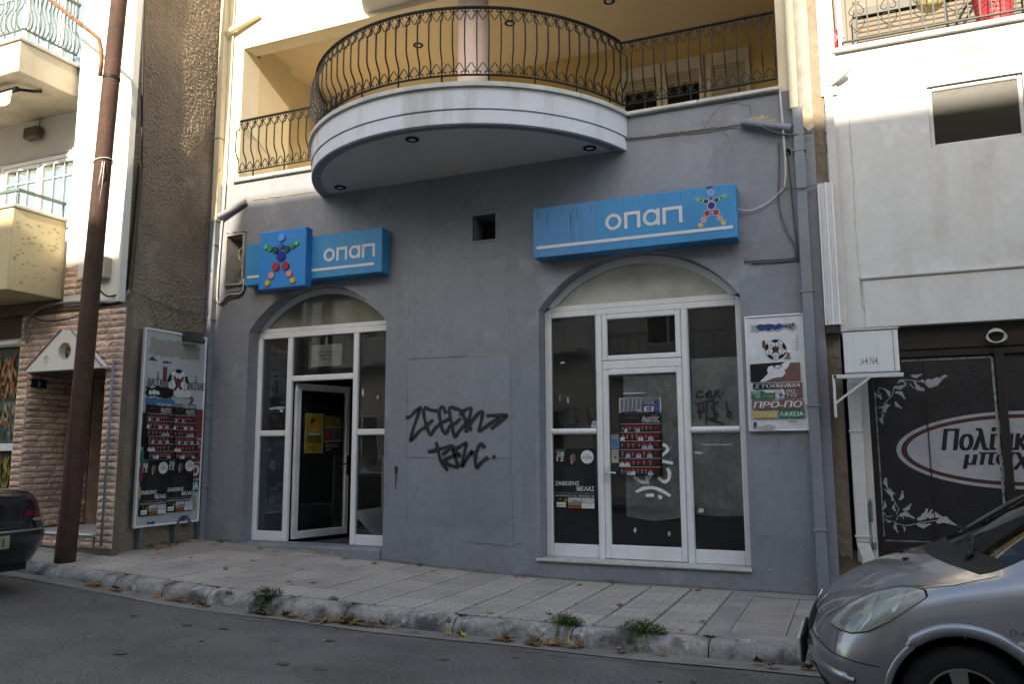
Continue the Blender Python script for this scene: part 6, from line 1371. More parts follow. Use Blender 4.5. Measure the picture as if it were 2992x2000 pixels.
# balcony railing
M['post_d'] = mat('dark_green_iron', (.040, .048, .044), rough=.6, var=.15)
wr = obj('balcony_railing', MB().cbox(.13, 8, .14, .17, 5.80, 5.82, .004).cbox(.13, 8, .14, .17, 6.62, 6.65, .004), M['post_d'], WB)
bar = mesh_of(MB().box(-.007, .007, -.007, .007, 0, .81), name='baluster'); bar.materials.append(M['post_d'])
sc = MB()
for sg in (-1, 1):
    sc.tube([(sg * a, 0, b) for a, b in [(.012, .33), (.025, .345), (.035, .335), (.03, .32), (.012, .315), (.05, .28), (.075, .24), (.07, .21), (.045, .19), (.02, .2), (.02, .215)]], .005, 4)
    sc.tube([(sg * a, 0, b) for a, b in [(.02, .165), (.02, .15), (.045, .15), (.075, .12), (.07, .07), (.03, .035), (.008, .0), (.03, -.01), (.035, .004)]], .005, 4)
scm = mesh_of(sc, name='scroll'); scm.materials.append(M['post_d'])
for i in range(26):
    x = .19 + .105 * i; inst('baluster', bar, wr, (x, .155, 5.82))
    if i % 3 == 1: inst('scroll', scm, wr, (x, .145, 5.90))
for x in (.95, 2.6): obj('rail_foot', MB().box(x - .012, x + .012, .14, .17, 5.71, 5.80), M['post_d'], wr)
tag(obj('awning_pole', MB().tube([(.125, .2, 5.70), (.11, .2, 8.2)], .028, 10).tube([(.125, .2, 5.88), (.125, .2, 5.91)], .04, 10), M['alu_door'], smooth=50), 'grey metal awning pole standing at the corner of the white balcony', 'pole')
# shutter on the back wall of the balcony and things kept there
sd_ = obj('shutter', MB().cbox(.30, 2.1, 1.40, 1.49, 6.72, 6.82, .005).cbox(.28, .33, 1.42, 1.49, 5.64, 6.72, .004).cbox(2.08, 2.14, 1.40, 1.49, 5.64, 6.90, .004), mat('black_frame', (.015, .014, .013), rough=.5), WB)
for i in range(17): obj('slat', MB().cbox(.33, 2.08, 1.445, 1.47, 5.66 + i * .062, 5.66 + i * .062 + .057, .01), mat('brown_slat', (.16, .135, .11), var=.08) if i == 0 else bpy.data.materials['brown_slat'], sd_)
M['red'] = mat('red_plastic', (.42, .035, .05), rough=.45, var=.1, bump=.4, bs=60)
rb_ = thing('laundry_basket', (1.62, .42, 5.64), 'red woven plastic basket standing on the white balcony', 'basket')
m = MB(); m.lathe([(.13, 5.645), (.15, 5.80), (.17, 6.0), (.185, 6.12), (.20, 6.13), (.20, 6.16), (.18, 6.16), (.165, 6.0), (.12, 5.66)], 28, org=(1.62, .42, 0)); obj('body', m, M['red'], rb_, smooth=40)
for i in range(9): obj('weave_band', MB().lathe([(.140 + i * .0048, 5.70 + i * .048), (.152 + i * .0048, 5.715 + i * .048), (.140 + i * .0048, 5.735 + i * .048)], 28, org=(1.62, .42, 0)), M['red'], rb_, smooth=True)
fc = thing('folding_chair', (1.32, .75, 5.64), 'black folding chair frame leaning beside the red basket', 'chair')
for dx in (0, .08): obj('leg', MB().tube([(1.25 + dx, .55, 5.65), (1.29 + dx, .6, 6.0), (1.42 + dx, .7, 6.25)], .014, 6), M['iron'], fc)
obj('leg', MB().tube([(1.20, .62, 6.3), (1.22, .6, 5.65)], .014, 6), M['iron'], fc); obj('crossbar', MB().tube([(1.42, .7, 6.25), (1.50, .7, 6.25)], .012, 6), M['iron'], fc)
hl = thing('straw_basket', (1.05, .5, 6.15), 'pale woven straw basket hanging above the balcony shutter', 'basket'); m = MB(); m.lathe([(.02, 6.17), (.10, 6.18), (.14, 6.24), (.15, 6.4)], 20, org=(1.05, .5, 0)); obj('body', m, mat('straw', (.50, .42, .20), var=.2, vs=30, bump=.6, bs=120), hl, smooth=True); obj('rim', MB().lathe([(.155, 6.39), (.165, 6.41), (.155, 6.43)], 20, org=(1.05, .5, 0)), M['iron'], hl, smooth=True); obj('cord', MB().tube([(1.05, .5, 6.42), (1.05, .5, 8.29)], .006, 5), M['cable_b'], hl)
nb_ = thing('net_bag', (.075, .30, 5.75), 'red net bag hanging behind the corner pole of the white balcony', 'bag'); obj('sack', rock_m := rock(.09, 3.1, (.75, .75, 1.3)), M['red'], nb_, smooth=True); nb_.children[0].location = (0, 0, .17) ; 
nb_.children[0].data.transform(Matrix.Translation(nb_.location)); obj('cord', MB().tube([(.075, .30, 6.0), (.06, .30, 6.7)], .008, 5), M['cable_b'], nb_)
# heap of earth at the gap
hm = MB(); hm.grid(lambda u, v: (-.2 + .36 * u, -.12 + .30 * v, -.05 + (.52 * v * (1 - .3 * u) + .04 * mnoise.noise((u * 6, v * 6, 1))) * 1.0), 14, 10)
tag(obj('earth_heap', hm, M['earth'], smooth=True), 'heap of brown earth and rubble in the gap between the buildings', 'heap')

# ================================================================ cars
def paint(name, col, metal=.7, rough=.33, coat=1.0):
    m = mat(name, col, rough=rough, var=.05, vs=1.5, fine=.04, fs=220, metal=metal, coat=coat); return m
M['tyre'] = mat('tyre_rubber', (.016, .016, .017), rough=.75, var=.2, vs=12); M['blackp'] = mat('black_plastic', (.012, .012, .013), rough=.65, var=.15, spec=.3)
M['carglass'] = glass('car_glass', (.24, .29, .30), .95); M['chrome'] = mat('chrome', (.55, .55, .56), rough=.18, metal=1.0, var=.05)
class Car:
    def __init__(s, root, T, A, B, glassq, arches, pm, blackq=()):
        """A: end-on grid rows bottom to top, B: rows along the car; T maps (u, v, w) to the street"""
        s.root, s.T = root, T; bm = bmesh.new(); NA = len(A)
        def half(sg):
            va = [[bm.verts.new((p[0], sg * p[1], p[2])) for p in row] for row in A]; vb = []
            for k, row in enumerate(B):
                vb.append([bm.verts.new((p[0], sg * p[1], p[2])) for p in row])
            top = va[-1]; outer = [va[i][-1] for i in range(NA - 2, -1, -1)]
            rows = [top + outer] + vb
            fs = []
            for i in range(NA - 1):
                for j in range(len(A[0]) - 1): fs.append((0, (va[i][j], va[i][j + 1], va[i + 1][j + 1], va[i + 1][j])))
            for k in range(len(rows) - 1):
                for j in range(len(rows[0]) - 1):
                    mi = 1 if (k, j) in glassq else (2 if (k, j) in blackq else 0)
                    fs.append((mi, (rows[k][j], rows[k][j + 1], rows[k + 1][j + 1], rows[k + 1][j])))
            for mi, q in fs:
                f = bm.faces.new(q if sg > 0 else q[::-1]); f.material_index = mi; f.smooth = True
        half(1); half(-1); bmesh.ops.remove_doubles(bm, verts=bm.verts, dist=.0005)
        bmesh.ops.recalc_face_normals(bm, faces=bm.faces)
        me = bpy.data.meshes.new('cage'); bm.to_mesh(me); bm.free(); o = bpy.data.objects.new('cage', me); COL.objects.link(o)
        sm = o.modifiers.new('s', 'SUBSURF'); sm.levels = 4; sm.render_levels = 4
        dg = bpy.context.evaluated_depsgraph_get(); ev = bpy.data.meshes.new_from_object(o.evaluated_get(dg)); bpy.data.objects.remove(o)
        bm = bmesh.new(); bm.from_mesh(ev); bm.faces.ensure_lookup_table(); s.bvh = BVHTree.FromBMesh(bm)
        if sum(f.normal.z for f in bm.faces if f.calc_center_median().z > .8) < 0: bmesh.ops.reverse_faces(bm, faces=bm.faces)
        dl = []
        for f in bm.faces:
            c = f.calc_center_median()
            if any((c.x - a) ** 2 + (c.z - b) ** 2 < r_ * r_ for a, b, r_ in arches) and abs(c.y) > .5: dl.append(f)
        bmesh.ops.delete(bm, geom=dl, context='FACES')
        parts = {0: MB(), 1: MB(), 2: MB()}
        for mi, mb_ in parts.items():
            ix = {}; vs = []; fs = []
            for f in bm.faces:
                if f.material_index != mi: continue
                q = []
                for v in f.verts:
                    if v.index not in ix: ix[v.index] = len(vs); vs.append(T(*v.co))
                    q.append(ix[v.index])
                fs.append(q)
            mb_.add(vs, fs)
        flip = T(1, 0, 0)[0] < T(0, 0, 0)[0]
        for mb_ in parts.values():
            if (Vector(T(1, 0, 0)) - Vector(T(0, 0, 0))).cross(Vector(T(0, 1, 0)) - Vector(T(0, 0, 0))).dot(Vector(T(0, 0, 1)) - Vector(T(0, 0, 0))) < 0: mb_.f = [tuple(f)[::-1] for f in mb_.f]
        s.body = obj('body', parts[0], pm, root, smooth=True)
        if parts[1].f: obj('windows', parts[1], M['carglass'], root, smooth=True)
        if parts[2].f: obj('cowl', parts[2], M['blackp'], root, smooth=True)
        bm.free()
    def hit(s, o, d):
        r_ = s.bvh.ray_cast(Vector(o), Vector(d).normalized()); 
        if r_[0] is None: return None
        n = r_[1]
        if n.dot(Vector(d)) > 0: n = -n
        return r_[0], n
    def line(s, name, pts, view, w, mt, off=.002, parent=None, thick=None, sub=8):
        """strip laid on the body; pts in the view's plane"""
        P = []; N = []
        fine = []
        for (a, b), (c, d) in zip(pts, pts[1:]):
            for i in range(sub): fine.append((a + (c - a) * i / sub, b + (d - b) * i / sub))
        fine.append(pts[-1])
        for q in fine:
            h = s.hit(*view(*q))
            if h: P.append(h[0]); N.append(h[1])
        if len(P) < 2: return
        m = MB(); vs = []
        for i in range(len(P)):
            t = (P[min(i + 1, len(P) - 1)] - P[max(i - 1, 0)]).normalized(); sd = t.cross(N[i]).normalized()
            ww = w[min(len(w) - 1, int(i / (len(P) - 1) * (len(w) - 1) + .5))] if isinstance(w, (list, tuple)) else w
            if thick:
                for a, h_ in ((-.5, -.003), (-.36, thick * .75), (0, thick), (.36, thick * .75), (.5, -.003)): vs.append(s.T(*(P[i] + sd * ww * a + N[i] * h_)))
            else: vs += [s.T(*(P[i] + sd * ww / 2 + N[i] * off)), s.T(*(P[i] - sd * ww / 2 + N[i] * off))]
        k = 5 if thick else 2
        m.add(vs, [(i * k + j, i * k + j + 1, (i + 1) * k + j + 1, (i + 1) * k + j) for i in range(len(P) - 1) for j in range(k - 1)])
        return obj(name, m, mt, parent or s.root, smooth=bool(thick))
    def patch(s, name, outline, view, mt, off=.004, n=22, parent=None, dome=0.0):
        a0 = min(p[0] for p in outline); a1 = max(p[0] for p in outline); N = len(outline)
        def span(x):
            ys = []
            for i in range(N):
                (p, q), (r_, t) = outline[i], outline[(i + 1) % N]
                if (p - x) * (r_ - x) <= 0 and p != r_: ys.append(q + (t - q) * (x - p) / (r_ - p))
            return (min(ys), max(ys)) if len(ys) > 1 else None
        vs = []; nv = 10; ok = True
        for i in range(n + 1):
            x = a0 + (a1 - a0) * (.004 + .992 * i / n); sp = span(x)
            for j in range(nv + 1):
                y = sp[0] + (sp[1] - sp[0]) * j / nv; h = s.hit(*view(x, y))
                if h is None: h = (Vector(view(x, y)[0]) + Vector(view(x, y)[1]), Vector((0, 0, 1)))
                e = 1 - (2 * j / nv - 1) ** 2
                vs.append(s.T(*(h[0] + h[1] * (off + dome * e * (1 - (2 * i / n - 1) ** 4)))))
        m = MB().add(vs, [(i * (nv + 1) + j, (i + 1) * (nv + 1) + j, (i + 1) * (nv + 1) + j + 1, i * (nv + 1) + j + 1) for i in range(n) for j in range(nv)])
        return obj(name, m, mt, parent or s.root, smooth=True)
    def wheel(s, u, v, r_, rim, w=.18):
        T = s.T; sg = 1 if v > 0 else -1; c = Vector(T(u, v, r_)); out = (Vector(T(u, v + sg, r_)) - c).normalized()
        t = MB(); prof = [(rim * 1.0, -w), (r_ * .93, -w), (r_ * .985, -w * .93), (r_, -w * .75), (r_, -w * .25), (r_ * .985, -w * .07), (r_ * .93, .0), (r_ * .80, .012), (rim * 1.03, .006), (rim * .99, -.012), (rim * .97, -.05)]
        t.lathe(prof, 48, axis=out, org=c)
        wh = obj('wheel', t, M['tyre'], s.root, smooth=35)
        a1 = out.orthogonal().normalized(); a2 = out.cross(a1); m = MB()
        m.lathe([(rim * .99, -.015), (rim * .93, -.012), (rim * .90, -.03), (rim * .89, -.12)], 40, axis=out, org=c); m.lathe([(rim * .26, -.012), (rim * .22, .0), (.001, .003)], 20, axis=out, org=c)
        for k in range(5):
            a = 2 * math.pi * k / 5 + .3; d = a1 * math.cos(a) + a2 * math.sin(a); e = out.cross(d)
            p0 = c + d * rim * .2 - out * .012; p1 = c + d * rim * .92 - out * .016; wd0, wd1 = rim * .16, rim * .22
            vs = [p0 + e * wd0, p0 - e * wd0, p1 - e * wd1, p1 + e * wd1, p0 + e * wd0 * 1.2 - out * .05, p0 - e * wd0 * 1.2 - out * .05, p1 - e * wd1 * 1.15 - out * .05, p1 + e * wd1 * 1.15 - out * .05]
            m.add(vs, [(0, 1, 2, 3), (0, 3, 7, 4), (1, 5, 6, 2)])
        obj('rim', m, mat('alloy', (.33, .33, .34), rough=.35, metal=.8) if 'alloy' not in bpy.data.materials else bpy.data.materials['alloy'], wh, smooth=35)
        obj('brake_disc', MB().lathe([(rim * .88, -.11), (.02, -.10)], 24, axis=out, org=c), M['blackp'], wh)
    def well(s, u, r_, v0, v1, w):
        m = MB(); n = 16
        for sg in (-1, 1):
            m = MB().grid(lambda a, b: s.T(u + r_ * math.cos(math.pi * (1.15 * a - .075)), sg * (v0 + (v1 - v0) * b), w + r_ * math.sin(math.pi * (1.15 * a - .075))), n, 2)
            obj('wheel_well', m, M['blackp'], s.root)
side = lambda a, b: ((a, 3, b), (0, -1, 0)); side2 = lambda a, b: ((a, -3, b), (0, 1, 0)); front = lambda a, b: ((-3, a, b), (1, 0, 0)); top = lambda a, b: ((a, b, 4), (0, 0, -1))
# ---------------------------------------------------------------- silver hatchback
CZ = -.115
HC = thing('silver_hatchback', (1.4, -3.44, CZ), 'silver grey small hatchback parked nose first at the broken kerb end', 'car')
TH = lambda u, v, w: (-.325 + u, -3.44 - v, CZ + w)
A = [[(.12, 0, .19), (.125, .3, .19), (.17, .55, .19), (.27, .73, .19), (.40, .79, .20)],
     [(.03, 0, .32), (.04, .3, .32), (.095, .56, .32), (.21, .765, .32), (.40, .83, .33)],
     [(.0, 0, .46), (.012, .3, .46), (.07, .57, .46), (.185, .775, .46), (.40, .835, .46)],
     [(.035, 0, .58), (.05, .3, .58), (.12, .56, .58), (.23, .75, .59), (.41, .832, .60)],
     [(.115, 0, .70), (.135, .3, .70), (.20, .54, .715), (.30, .70, .735), (.43, .80, .755)]]
def fl(u, hw=.835): return [(u, hw - .003, .60), (u, hw, .46), (u, hw - .005, .33), (u, hw - .045, .20)]
B = [[(.31, 0, .825), (.33, .3, .82), (.38, .52, .81), (.46, .67, .80), (.58, .785, .79)] + fl(.58),
     [(.52, 0, .905), (.53, .3, .90), (.57, .52, .888), (.64, .655, .87), (.76, .785, .838)] + fl(.76),
     [(.68, 0, .955), (.70, .3, .95), (.78, .53, .935), (.90, .66, .912), (1.0, .785, .88)] + fl(1.0),
     [(.74, 0, .98), (.76, .3, .975), (.85, .52, .965), (.99, .645, .945), (1.08, .785, .895)] + fl(1.08),
     [(1.10, 0, 1.22), (1.12, .28, 1.21), (1.20, .47, 1.185), (1.31, .585, 1.145), (1.36, .80, .91)] + fl(1.36),
     [(1.52, 0, 1.46), (1.53, .27, 1.45), (1.58, .44, 1.43), (1.67, .545, 1.39), (1.70, .812, .92)] + fl(1.70),
     [(2.30, 0, 1.505), (2.30, .27, 1.495), (2.30, .45, 1.47), (2.30, .555, 1.43), (2.30, .82, .93)] + fl(2.3, .838),
     [(3.0, 0, 1.48), (3.0, .27, 1.47), (3.0, .44, 1.445), (3.0, .54, 1.40), (3.0, .81, .95)] + fl(3.0),
     [(3.40, 0, 1.40), (3.40, .27, 1.39), (3.38, .42, 1.37), (3.35, .52, 1.33), (3.35, .77, .96)] + fl(3.35, .82),
     [(3.58, 0, .98), (3.58, .28, .98), (3.56, .48, .98), (3.52, .62, .97), (3.48, .73, .93)] + fl(3.48, .79),
     [(3.66, 0, .55), (3.66, .28, .55), (3.63, .5, .55), (3.58, .66, .55), (3.54, .72, .55)] + [(3.54, .755, .50), (3.53, .76, .44), (3.53, .755, .33), (3.52, .72, .21)],
     [(3.60, 0, .20), (3.60, .28, .20), (3.58, .5, .20), (3.55, .62, .20), (3.53, .66, .20)] + [(3.53, .69, .20), (3.52, .69, .20), (3.52, .69, .20), (3.52, .69, .20)]]
gq = {(k, j) for k in (4, 5) for j in (0, 1, 2)} | {(k, 3) for k in (5, 6, 7, 8)} | {(9, 0), (9, 1)}
silver = paint('silver_paint', (.31, .31, .335), metal=.7, rough=.30)
car = Car(HC, TH, A, B, gq, [(.755, .30, .345), (3.10, .30, .345)], silver, {(3, 0), (3, 1), (3, 2)})
for u in (.755, 3.10):
    for v in (.79, -.79): car.wheel(u, v, .295, .185)
    car.well(u, .335, .45, .80, .30)
obj('underbody', MB().box(-.10, 3.10, -4.17, -2.71, CZ + .17, CZ + .30), M['blackp'], HC)
for sg, vw in ((1, side), (-1, side2)):
    arc = [(.755 + .365 * math.cos(R(a)), .30 + .365 * math.sin(R(a))) for a in range(131, -1, -5)]
    car.line('arch_flare', arc, vw, [.03] + [.062] * 20 + [.05], silver, thick=.022, sub=2)
    car.line('arch_lip', [(.755 + .350 * math.cos(R(a)), .30 + .350 * math.sin(R(a))) for a in range(184, 126, -4)], vw, .034, silver, thick=.006, sub=2)
    arc = [(3.10 + .365 * math.cos(R(a)), .30 + .365 * math.sin(R(a))) for a in range(180, -1, -6)]
    car.line('arch_flare', arc, vw, .06, silver, thick=.02, sub=2)
    car.line('door_seam', [(1.09, .86), (1.07, .74), (1.075, .55), (1.09, .28)], vw, .006, M['seam']); car.line('door_seam', [(2.12, .90), (2.14, .5), (2.12, .28)], vw, .009, M['seam'])
    car.line('crease_shading', [(.62, .70), (.85, .735), (1.06, .76), (2.1, .80)], vw, .003, M['pvc'], off=.001)  # thin strip paints the soft shading along the body's fold
    car.line('sill_seam', [(1.09, .28), (2.7, .28)], vw, .01, M['seam'])
# headlights: seen from the front corner
def diag(sg):
    n = Vector((-.6, .8 * sg, 0)); e1 = Vector((.8, .6 * sg, 0))
    return lambda a, b: (tuple(n * 3 + e1 * a + Vector((0, 0, b))), tuple(-n))
HL = [(.485, .612), (.55, .600), (.66, .598), (.75, .622), (.84, .682), (.91, .752), (.945, .797), (.93, .820), (.87, .827), (.78, .815), (.68, .780), (.59, .722), (.52, .655)]
lens = mat('headlight_reflector', (.66, .66, .61), rough=.25, metal=.15, var=.3, vs=9, fine=.05)
lensg = glass('headlight_cover', (.86, .87, .83), 1.3, haze=.25, hcol=(.7, .7, .66))
for sg in (1, -1):
    vw = diag(sg)
    big = [(a + (a - .71) * .03, b + (b - .70) * .06) for a, b in HL]
    car.patch('headlight_surround', big, vw, M['seam'], off=.0015)
    hl_ = car.patch('headlight', HL, vw, lens, off=.004)
    car.line('reflector_edge', [(.70, .615), (.745, .68), (.745, .75), (.72, .785)], vw, .012, M['chrome'], off=.007, parent=hl_); car.line('reflector_edge', [(.79, .655), (.84, .72), (.86, .78), (.85, .815)], vw, .016, M['chrome'], off=.007, parent=hl_)
    car.patch('reflector_bowl', [(.56, .622), (.66, .622), (.70, .68), (.68, .755), (.62, .72), (.57, .66)], vw, mat('bowl', (.20, .20, .19), rough=.2, metal=.8, var=.3, vs=20) if sg > 0 else bpy.data.materials['bowl'], off=.006, parent=hl_, n=14)
    car.patch('reflector_outer', [(.76, .637), (.84, .692), (.905, .756), (.93, .797), (.915, .812), (.86, .818), (.80, .806), (.795, .74), (.775, .68)], vw, mat('lamp_white', (.80, .80, .77), rough=.2, var=.15, vs=18) if sg > 0 else bpy.data.materials['lamp_white'], off=.006, parent=hl_, n=14)
    car.patch('cover', HL, vw, lensg, off=.010, parent=hl_, dome=.006)
    car.line('hood_seam', [(.40, .625), (.47, .66), (.56, .725), (.66, .79), (.78, .828), (.90, .842)], vw, .005, M['seam'])
    car.line('hood_edge', [(.60, .70 * sg), (.75, .715 * sg), (.95, .69 * sg)], top, .004, M['seam'])
    car.line('bumper_seam', [(.0, .515), (.25, .515), (.40, .51), (.52, .485), (.70, .465), (.80, .46)], vw, .006, M['seam'])
    car.line('bumper_seam', [(.56, .475), (.565, .60)], vw, .004, M['seam'])
    car.line('bumper_moulding', [(.16, .43), (.30, .405), (.45, .385), (.58, .375), (.68, .372)], vw, [.03, .052, .056, .058, .056, .03], silver, thick=.014)
    car.patch('fog_grille', [(.33, .19), (.47, .20), (.475, .27), (.42, .315), (.34, .30)], vw, M['blackp'], off=.004, n=12)
# nose: grille, badge, number plate
car.patch('grille', [(-.30, .50), (.30, .50), (.34, .545), (.27, .615), (-.27, .615), (-.34, .545)], front, M['blackp'], off=.004, n=24)
gm_ = MB()
for i in range(17):
    for j in range(5):
        v = -.30 + .036 * i + (.018 if j % 2 else 0); w_ = .512 + .022 * j; h = car.hit(*front(v, w_))
        if h:
            c = h[0] + h[1] * .006; gm_.add([TH(c.x, c.y - .010, c.z), TH(c.x - .004, c.y, c.z + .007), TH(c.x, c.y + .010, c.z), TH(c.x - .004, c.y, c.z - .007)], [(0, 1, 2, 3)])
o = obj('grille_mesh', gm_, mat('grille_grey', (.06, .06, .065), rough=.4), HC); o['kind'] = 'stuff'
car.patch('lower_intake', [(-.42, .22), (.42, .22), (.45, .30), (.38, .36), (-.38, .36), (-.45, .30)], front, M['blackp'], off=.004)
h = car.hit(*front(0, .655)); cc = h[0]; bdg = MB()
def oval(rx, rz, r_, cx=0, cz=0): return [TH(cc.x - .012 + (cz + rz * math.sin(a)) * .45, cx + rx * math.cos(a), cc.z + cz + rz * math.sin(a)) for a in [2 * math.pi * i / 24 for i in range(24)]]
bdg.tube(oval(.062, .042, .006), .006, 6, closed=True); bdg.tube(oval(.022, .040, .005), .005, 6, closed=True); bdg.tube(oval(.045, .016, .005, 0, .022), .005, 6, closed=True); obj('badge', bdg, M['chrome'], HC, smooth=True)
npl = obj('number_plate', MB().cbox(-.365, -.345, -3.44 - .26, -3.44 + .26, CZ + .33, CZ + .45, .004), mat('plate_white', (.55, .55, .55), rough=.4), HC); obj('plate_holder', MB().cbox(-.344, -.325, -3.44 - .27, -3.44 + .27, CZ + .315, CZ + .47, .006), M['blackp'], HC)
p = Print(); p.text('ΝΙΖ 4702', .07, .02, .48, .10, (.02, .02, .02), .01); p.rect(.0, .0, .045, .12, (.02, .05, .25)); obj('plate_text', p.mb((-.3655, -3.44 + .26, CZ + .33), (0, -1, 0), (0, 0, 1)), M['print'], npl)
# side marker, badge lettering, wipers, mirror, washer jets
car.patch('side_repeater', [(.985, .600), (1.045, .600), (1.05, .615), (1.045, .632), (.985, .632), (.98, .615)], side, mat('clear_lamp', (.5, .45, .45), rough=.25, var=.2, vs=30), off=.005, n=8, dome=.004)
p = Print(); p.text('D-4D', 0, 0, .10, .028, (.16, .16, .17), .03, .2); h = car.hit(*side(1.0, .67)); obj('model_lettering', p.mb(TH(.955, h[0].y + .004, .655)), M['print'], HC)
p = Print(); p.poly([(0, .035), (.035, .035), (.035, .012), (.0175, 0), (0, .012)], (.012, .012, .014)); p.poly([(.012, .025), (.024, .025), (.018, .010)], (.45, .36, .05)); h = car.hit(*side(1.02, .56)); obj('shield_badge', p.mb(TH(.995, h[0].y + .004, .545)), M['print'], HC)
for v0, v1 in ((.50, -.02), (-.05, -.5)):
    obj('wiper', MB().tube([TH(.86, v0, .985), TH(.90, (v0 + v1) / 2, 1.06), TH(.86, v1, 1.05)], .009, 5).tube([TH(.84, v0, .97), TH(.88, v0 - .1, 1.0)], .014, 5), M['blackp'], HC, smooth=True)
for v in (.18, -.18):
    h = car.hit(*top(.56, v)); obj('washer_jet', MB().cbox(*[q for ab in zip(TH(.545, v + .012, h[0].z - .002), TH(.58, v - .012, h[0].z + .012)) for q in sorted(ab)], .004), M['blackp'], HC)
for sg in (1, -1):
    m = MB(); c = Vector(TH(1.27, .90 * sg, .98)); m.lathe([(.001, -.05), (.055, -.035), (.075, 0), (.075, .03), (.07, .035), (.001, .036)], 20, axis=(1, 0, 0), org=c); m.v = [(x, c.y + (y - c.y) * 1.25, z) for x, y, z in m.v]
    mr = obj('mirror', m, M['blackp'], HC, smooth=40); obj('mirror_stalk', MB().tube([TH(1.25, .80 * sg, .94), TH(1.27, .86 * sg, .96)], .02, 6), M['blackp'], mr)
# seats and dash seen through the glass
M['seat'] = mat('seat_cloth', (.05, .05, .055), rough=.9)
obj('dashboard', MB().cbox(.76, 1.05, -4.05, -2.83, CZ + .70, CZ + .90, .04), M['blackp'], HC)
for y in (-3.80, -3.08): obj('seat', MB().cbox(1.25, 1.42, y - .24, y + .24, CZ + .40, CZ + 1.02, .06).cbox(1.28, 1.38, y - .13, y + .13, CZ + 1.03, CZ + 1.22, .05), M['seat'], HC)
obj('rear_seat', MB().cbox(2.25, 2.45, -4.05, -2.83, CZ + .40, CZ + 1.05, .06), M['seat'], HC)
obj('paper_on_dash', MB().add([TH(.98, .42, .98), TH(.98, .10, .98), TH(1.10, .12, .985), TH(1.10, .42, .985)], [(0, 1, 2, 3)]), mat('paper', (.5, .55, .58)), HC)
# ---------------------------------------------------------------- black saloon seen from behind
KZ = .085
KC = thing('black_saloon', (-9.7, -3.80, KZ), 'black saloon parked with its rear towards the wooden pole', 'car')
TK = lambda u, v, w: (-7.42 - u, -3.80 + v, KZ + w)
A = [[(.14, 0, .26), (.15, .35, .26), (.18, .6, .26), (.27, .77, .27), (.45, .83, .27)],
     [(.03, 0, .42), (.04, .35, .42), (.07, .62, .42), (.17, .82, .42), (.45, .875, .42)],
     [(.0, 0, .575), (.01, .35, .575), (.04, .62, .575), (.135, .835, .575), (.45, .885, .575)],
     [(.085, 0, .66), (.09, .35, .66), (.115, .6, .66), (.20, .80, .66), (.45, .878, .66)],
     [(.075, 0, .955), (.08, .35, .955), (.105, .56, .95), (.17, .70, .94), (.42, .80, .925)]]
def fk(u, hw=.882): return [(u, hw - .003, .66), (u, hw, .575), (u, hw - .008, .42), (u, hw - .05, .27)]
B = [[(.30, 0, .985), (.30, .35, .985), (.32, .55, .98), (.38, .69, .965), (.70, .815, .925)] + fk(.70),
     [(.72, 0, 1.01), (.73, .35, 1.01), (.77, .53, 1.0), (.86, .655, .975), (1.1, .83, .925)] + fk(1.1),
     [(1.10, 0, 1.22), (1.12, .3, 1.215), (1.17, .47, 1.19), (1.25, .565, 1.15), (1.5, .835, .925)] + fk(1.5),
     [(1.55, 0, 1.385), (1.56, .28, 1.38), (1.60, .44, 1.355), (1.66, .53, 1.31), (2.0, .84, .92)] + fk(2.0),
     [(2.2, 0, 1.415), (2.2, .28, 1.41), (2.2, .45, 1.385), (2.2, .55, 1.34), (2.4, .84, .91)] + fk(2.4),
     [(2.8, 0, 1.36), (2.8, .28, 1.355), (2.77, .45, 1.33), (2.74, .55, 1.28), (2.9, .835, .90)] + fk(2.9),
     [(3.50, 0, 1.0), (3.48, .3, .99), (3.42, .52, .97), (3.34, .64, .945), (3.35, .81, .885)] + fk(3.35),
     [(4.1, 0, .88), (4.1, .3, .875), (4.05, .52, .865), (4.0, .66, .845), (3.95, .79, .80)] + fk(3.95, .87),
     [(4.48, 0, .72), (4.47, .3, .72), (4.43, .52, .71), (4.36, .67, .70), (4.25, .77, .70)] + [(4.25, .81, .63), (4.25, .82, .55), (4.25, .81, .42), (4.25, .78, .28)],
     [(4.58, 0, .5), (4.57, .3, .5), (4.52, .52, .5), (4.43, .66, .5), (4.34, .74, .5)] + [(4.34, .76, .47), (4.34, .76, .44), (4.34, .75, .36), (4.33, .73, .27)],
     [(4.50, 0, .25), (4.5, .3, .25), (4.45, .5, .25), (4.38, .62, .25), (4.33, .66, .25)] + [(4.33, .68, .25)] * 4]
gq = {(k, j) for k in (2, 3) for j in (0, 1, 2)} | {(k, 3) for k in (3, 4, 5, 6)} | {(6, 0), (6, 1), (6, 2)}
black = paint('black_paint', (.010, .010, .014), metal=.2, rough=.25)
car = Car(KC, TK, A, B, gq, [(1.05, .31, .35), (3.75, .31, .35)], black)
for u in (1.05, 3.75):
    for v in (.80, -.80): car.wheel(u, v, .305, .19)
    car.well(u, .34, .45, .84, .31)
obj('underbody', MB().box(-11.6, -7.7, -4.5, -3.1, KZ + .18, KZ + .32), M['blackp'], KC)
rt = lambda sg: (lambda a, b: ((-3, sg * a, b), (1, 0, 0)))
redl = mat('tail_lamp_red', (.11, .006, .009), rough=.25, var=.25, vs=25, coat=.6); redd = mat('tail_lamp_dark', (.05, .008, .011), rough=.25, var=.3, vs=25, coat=.6)
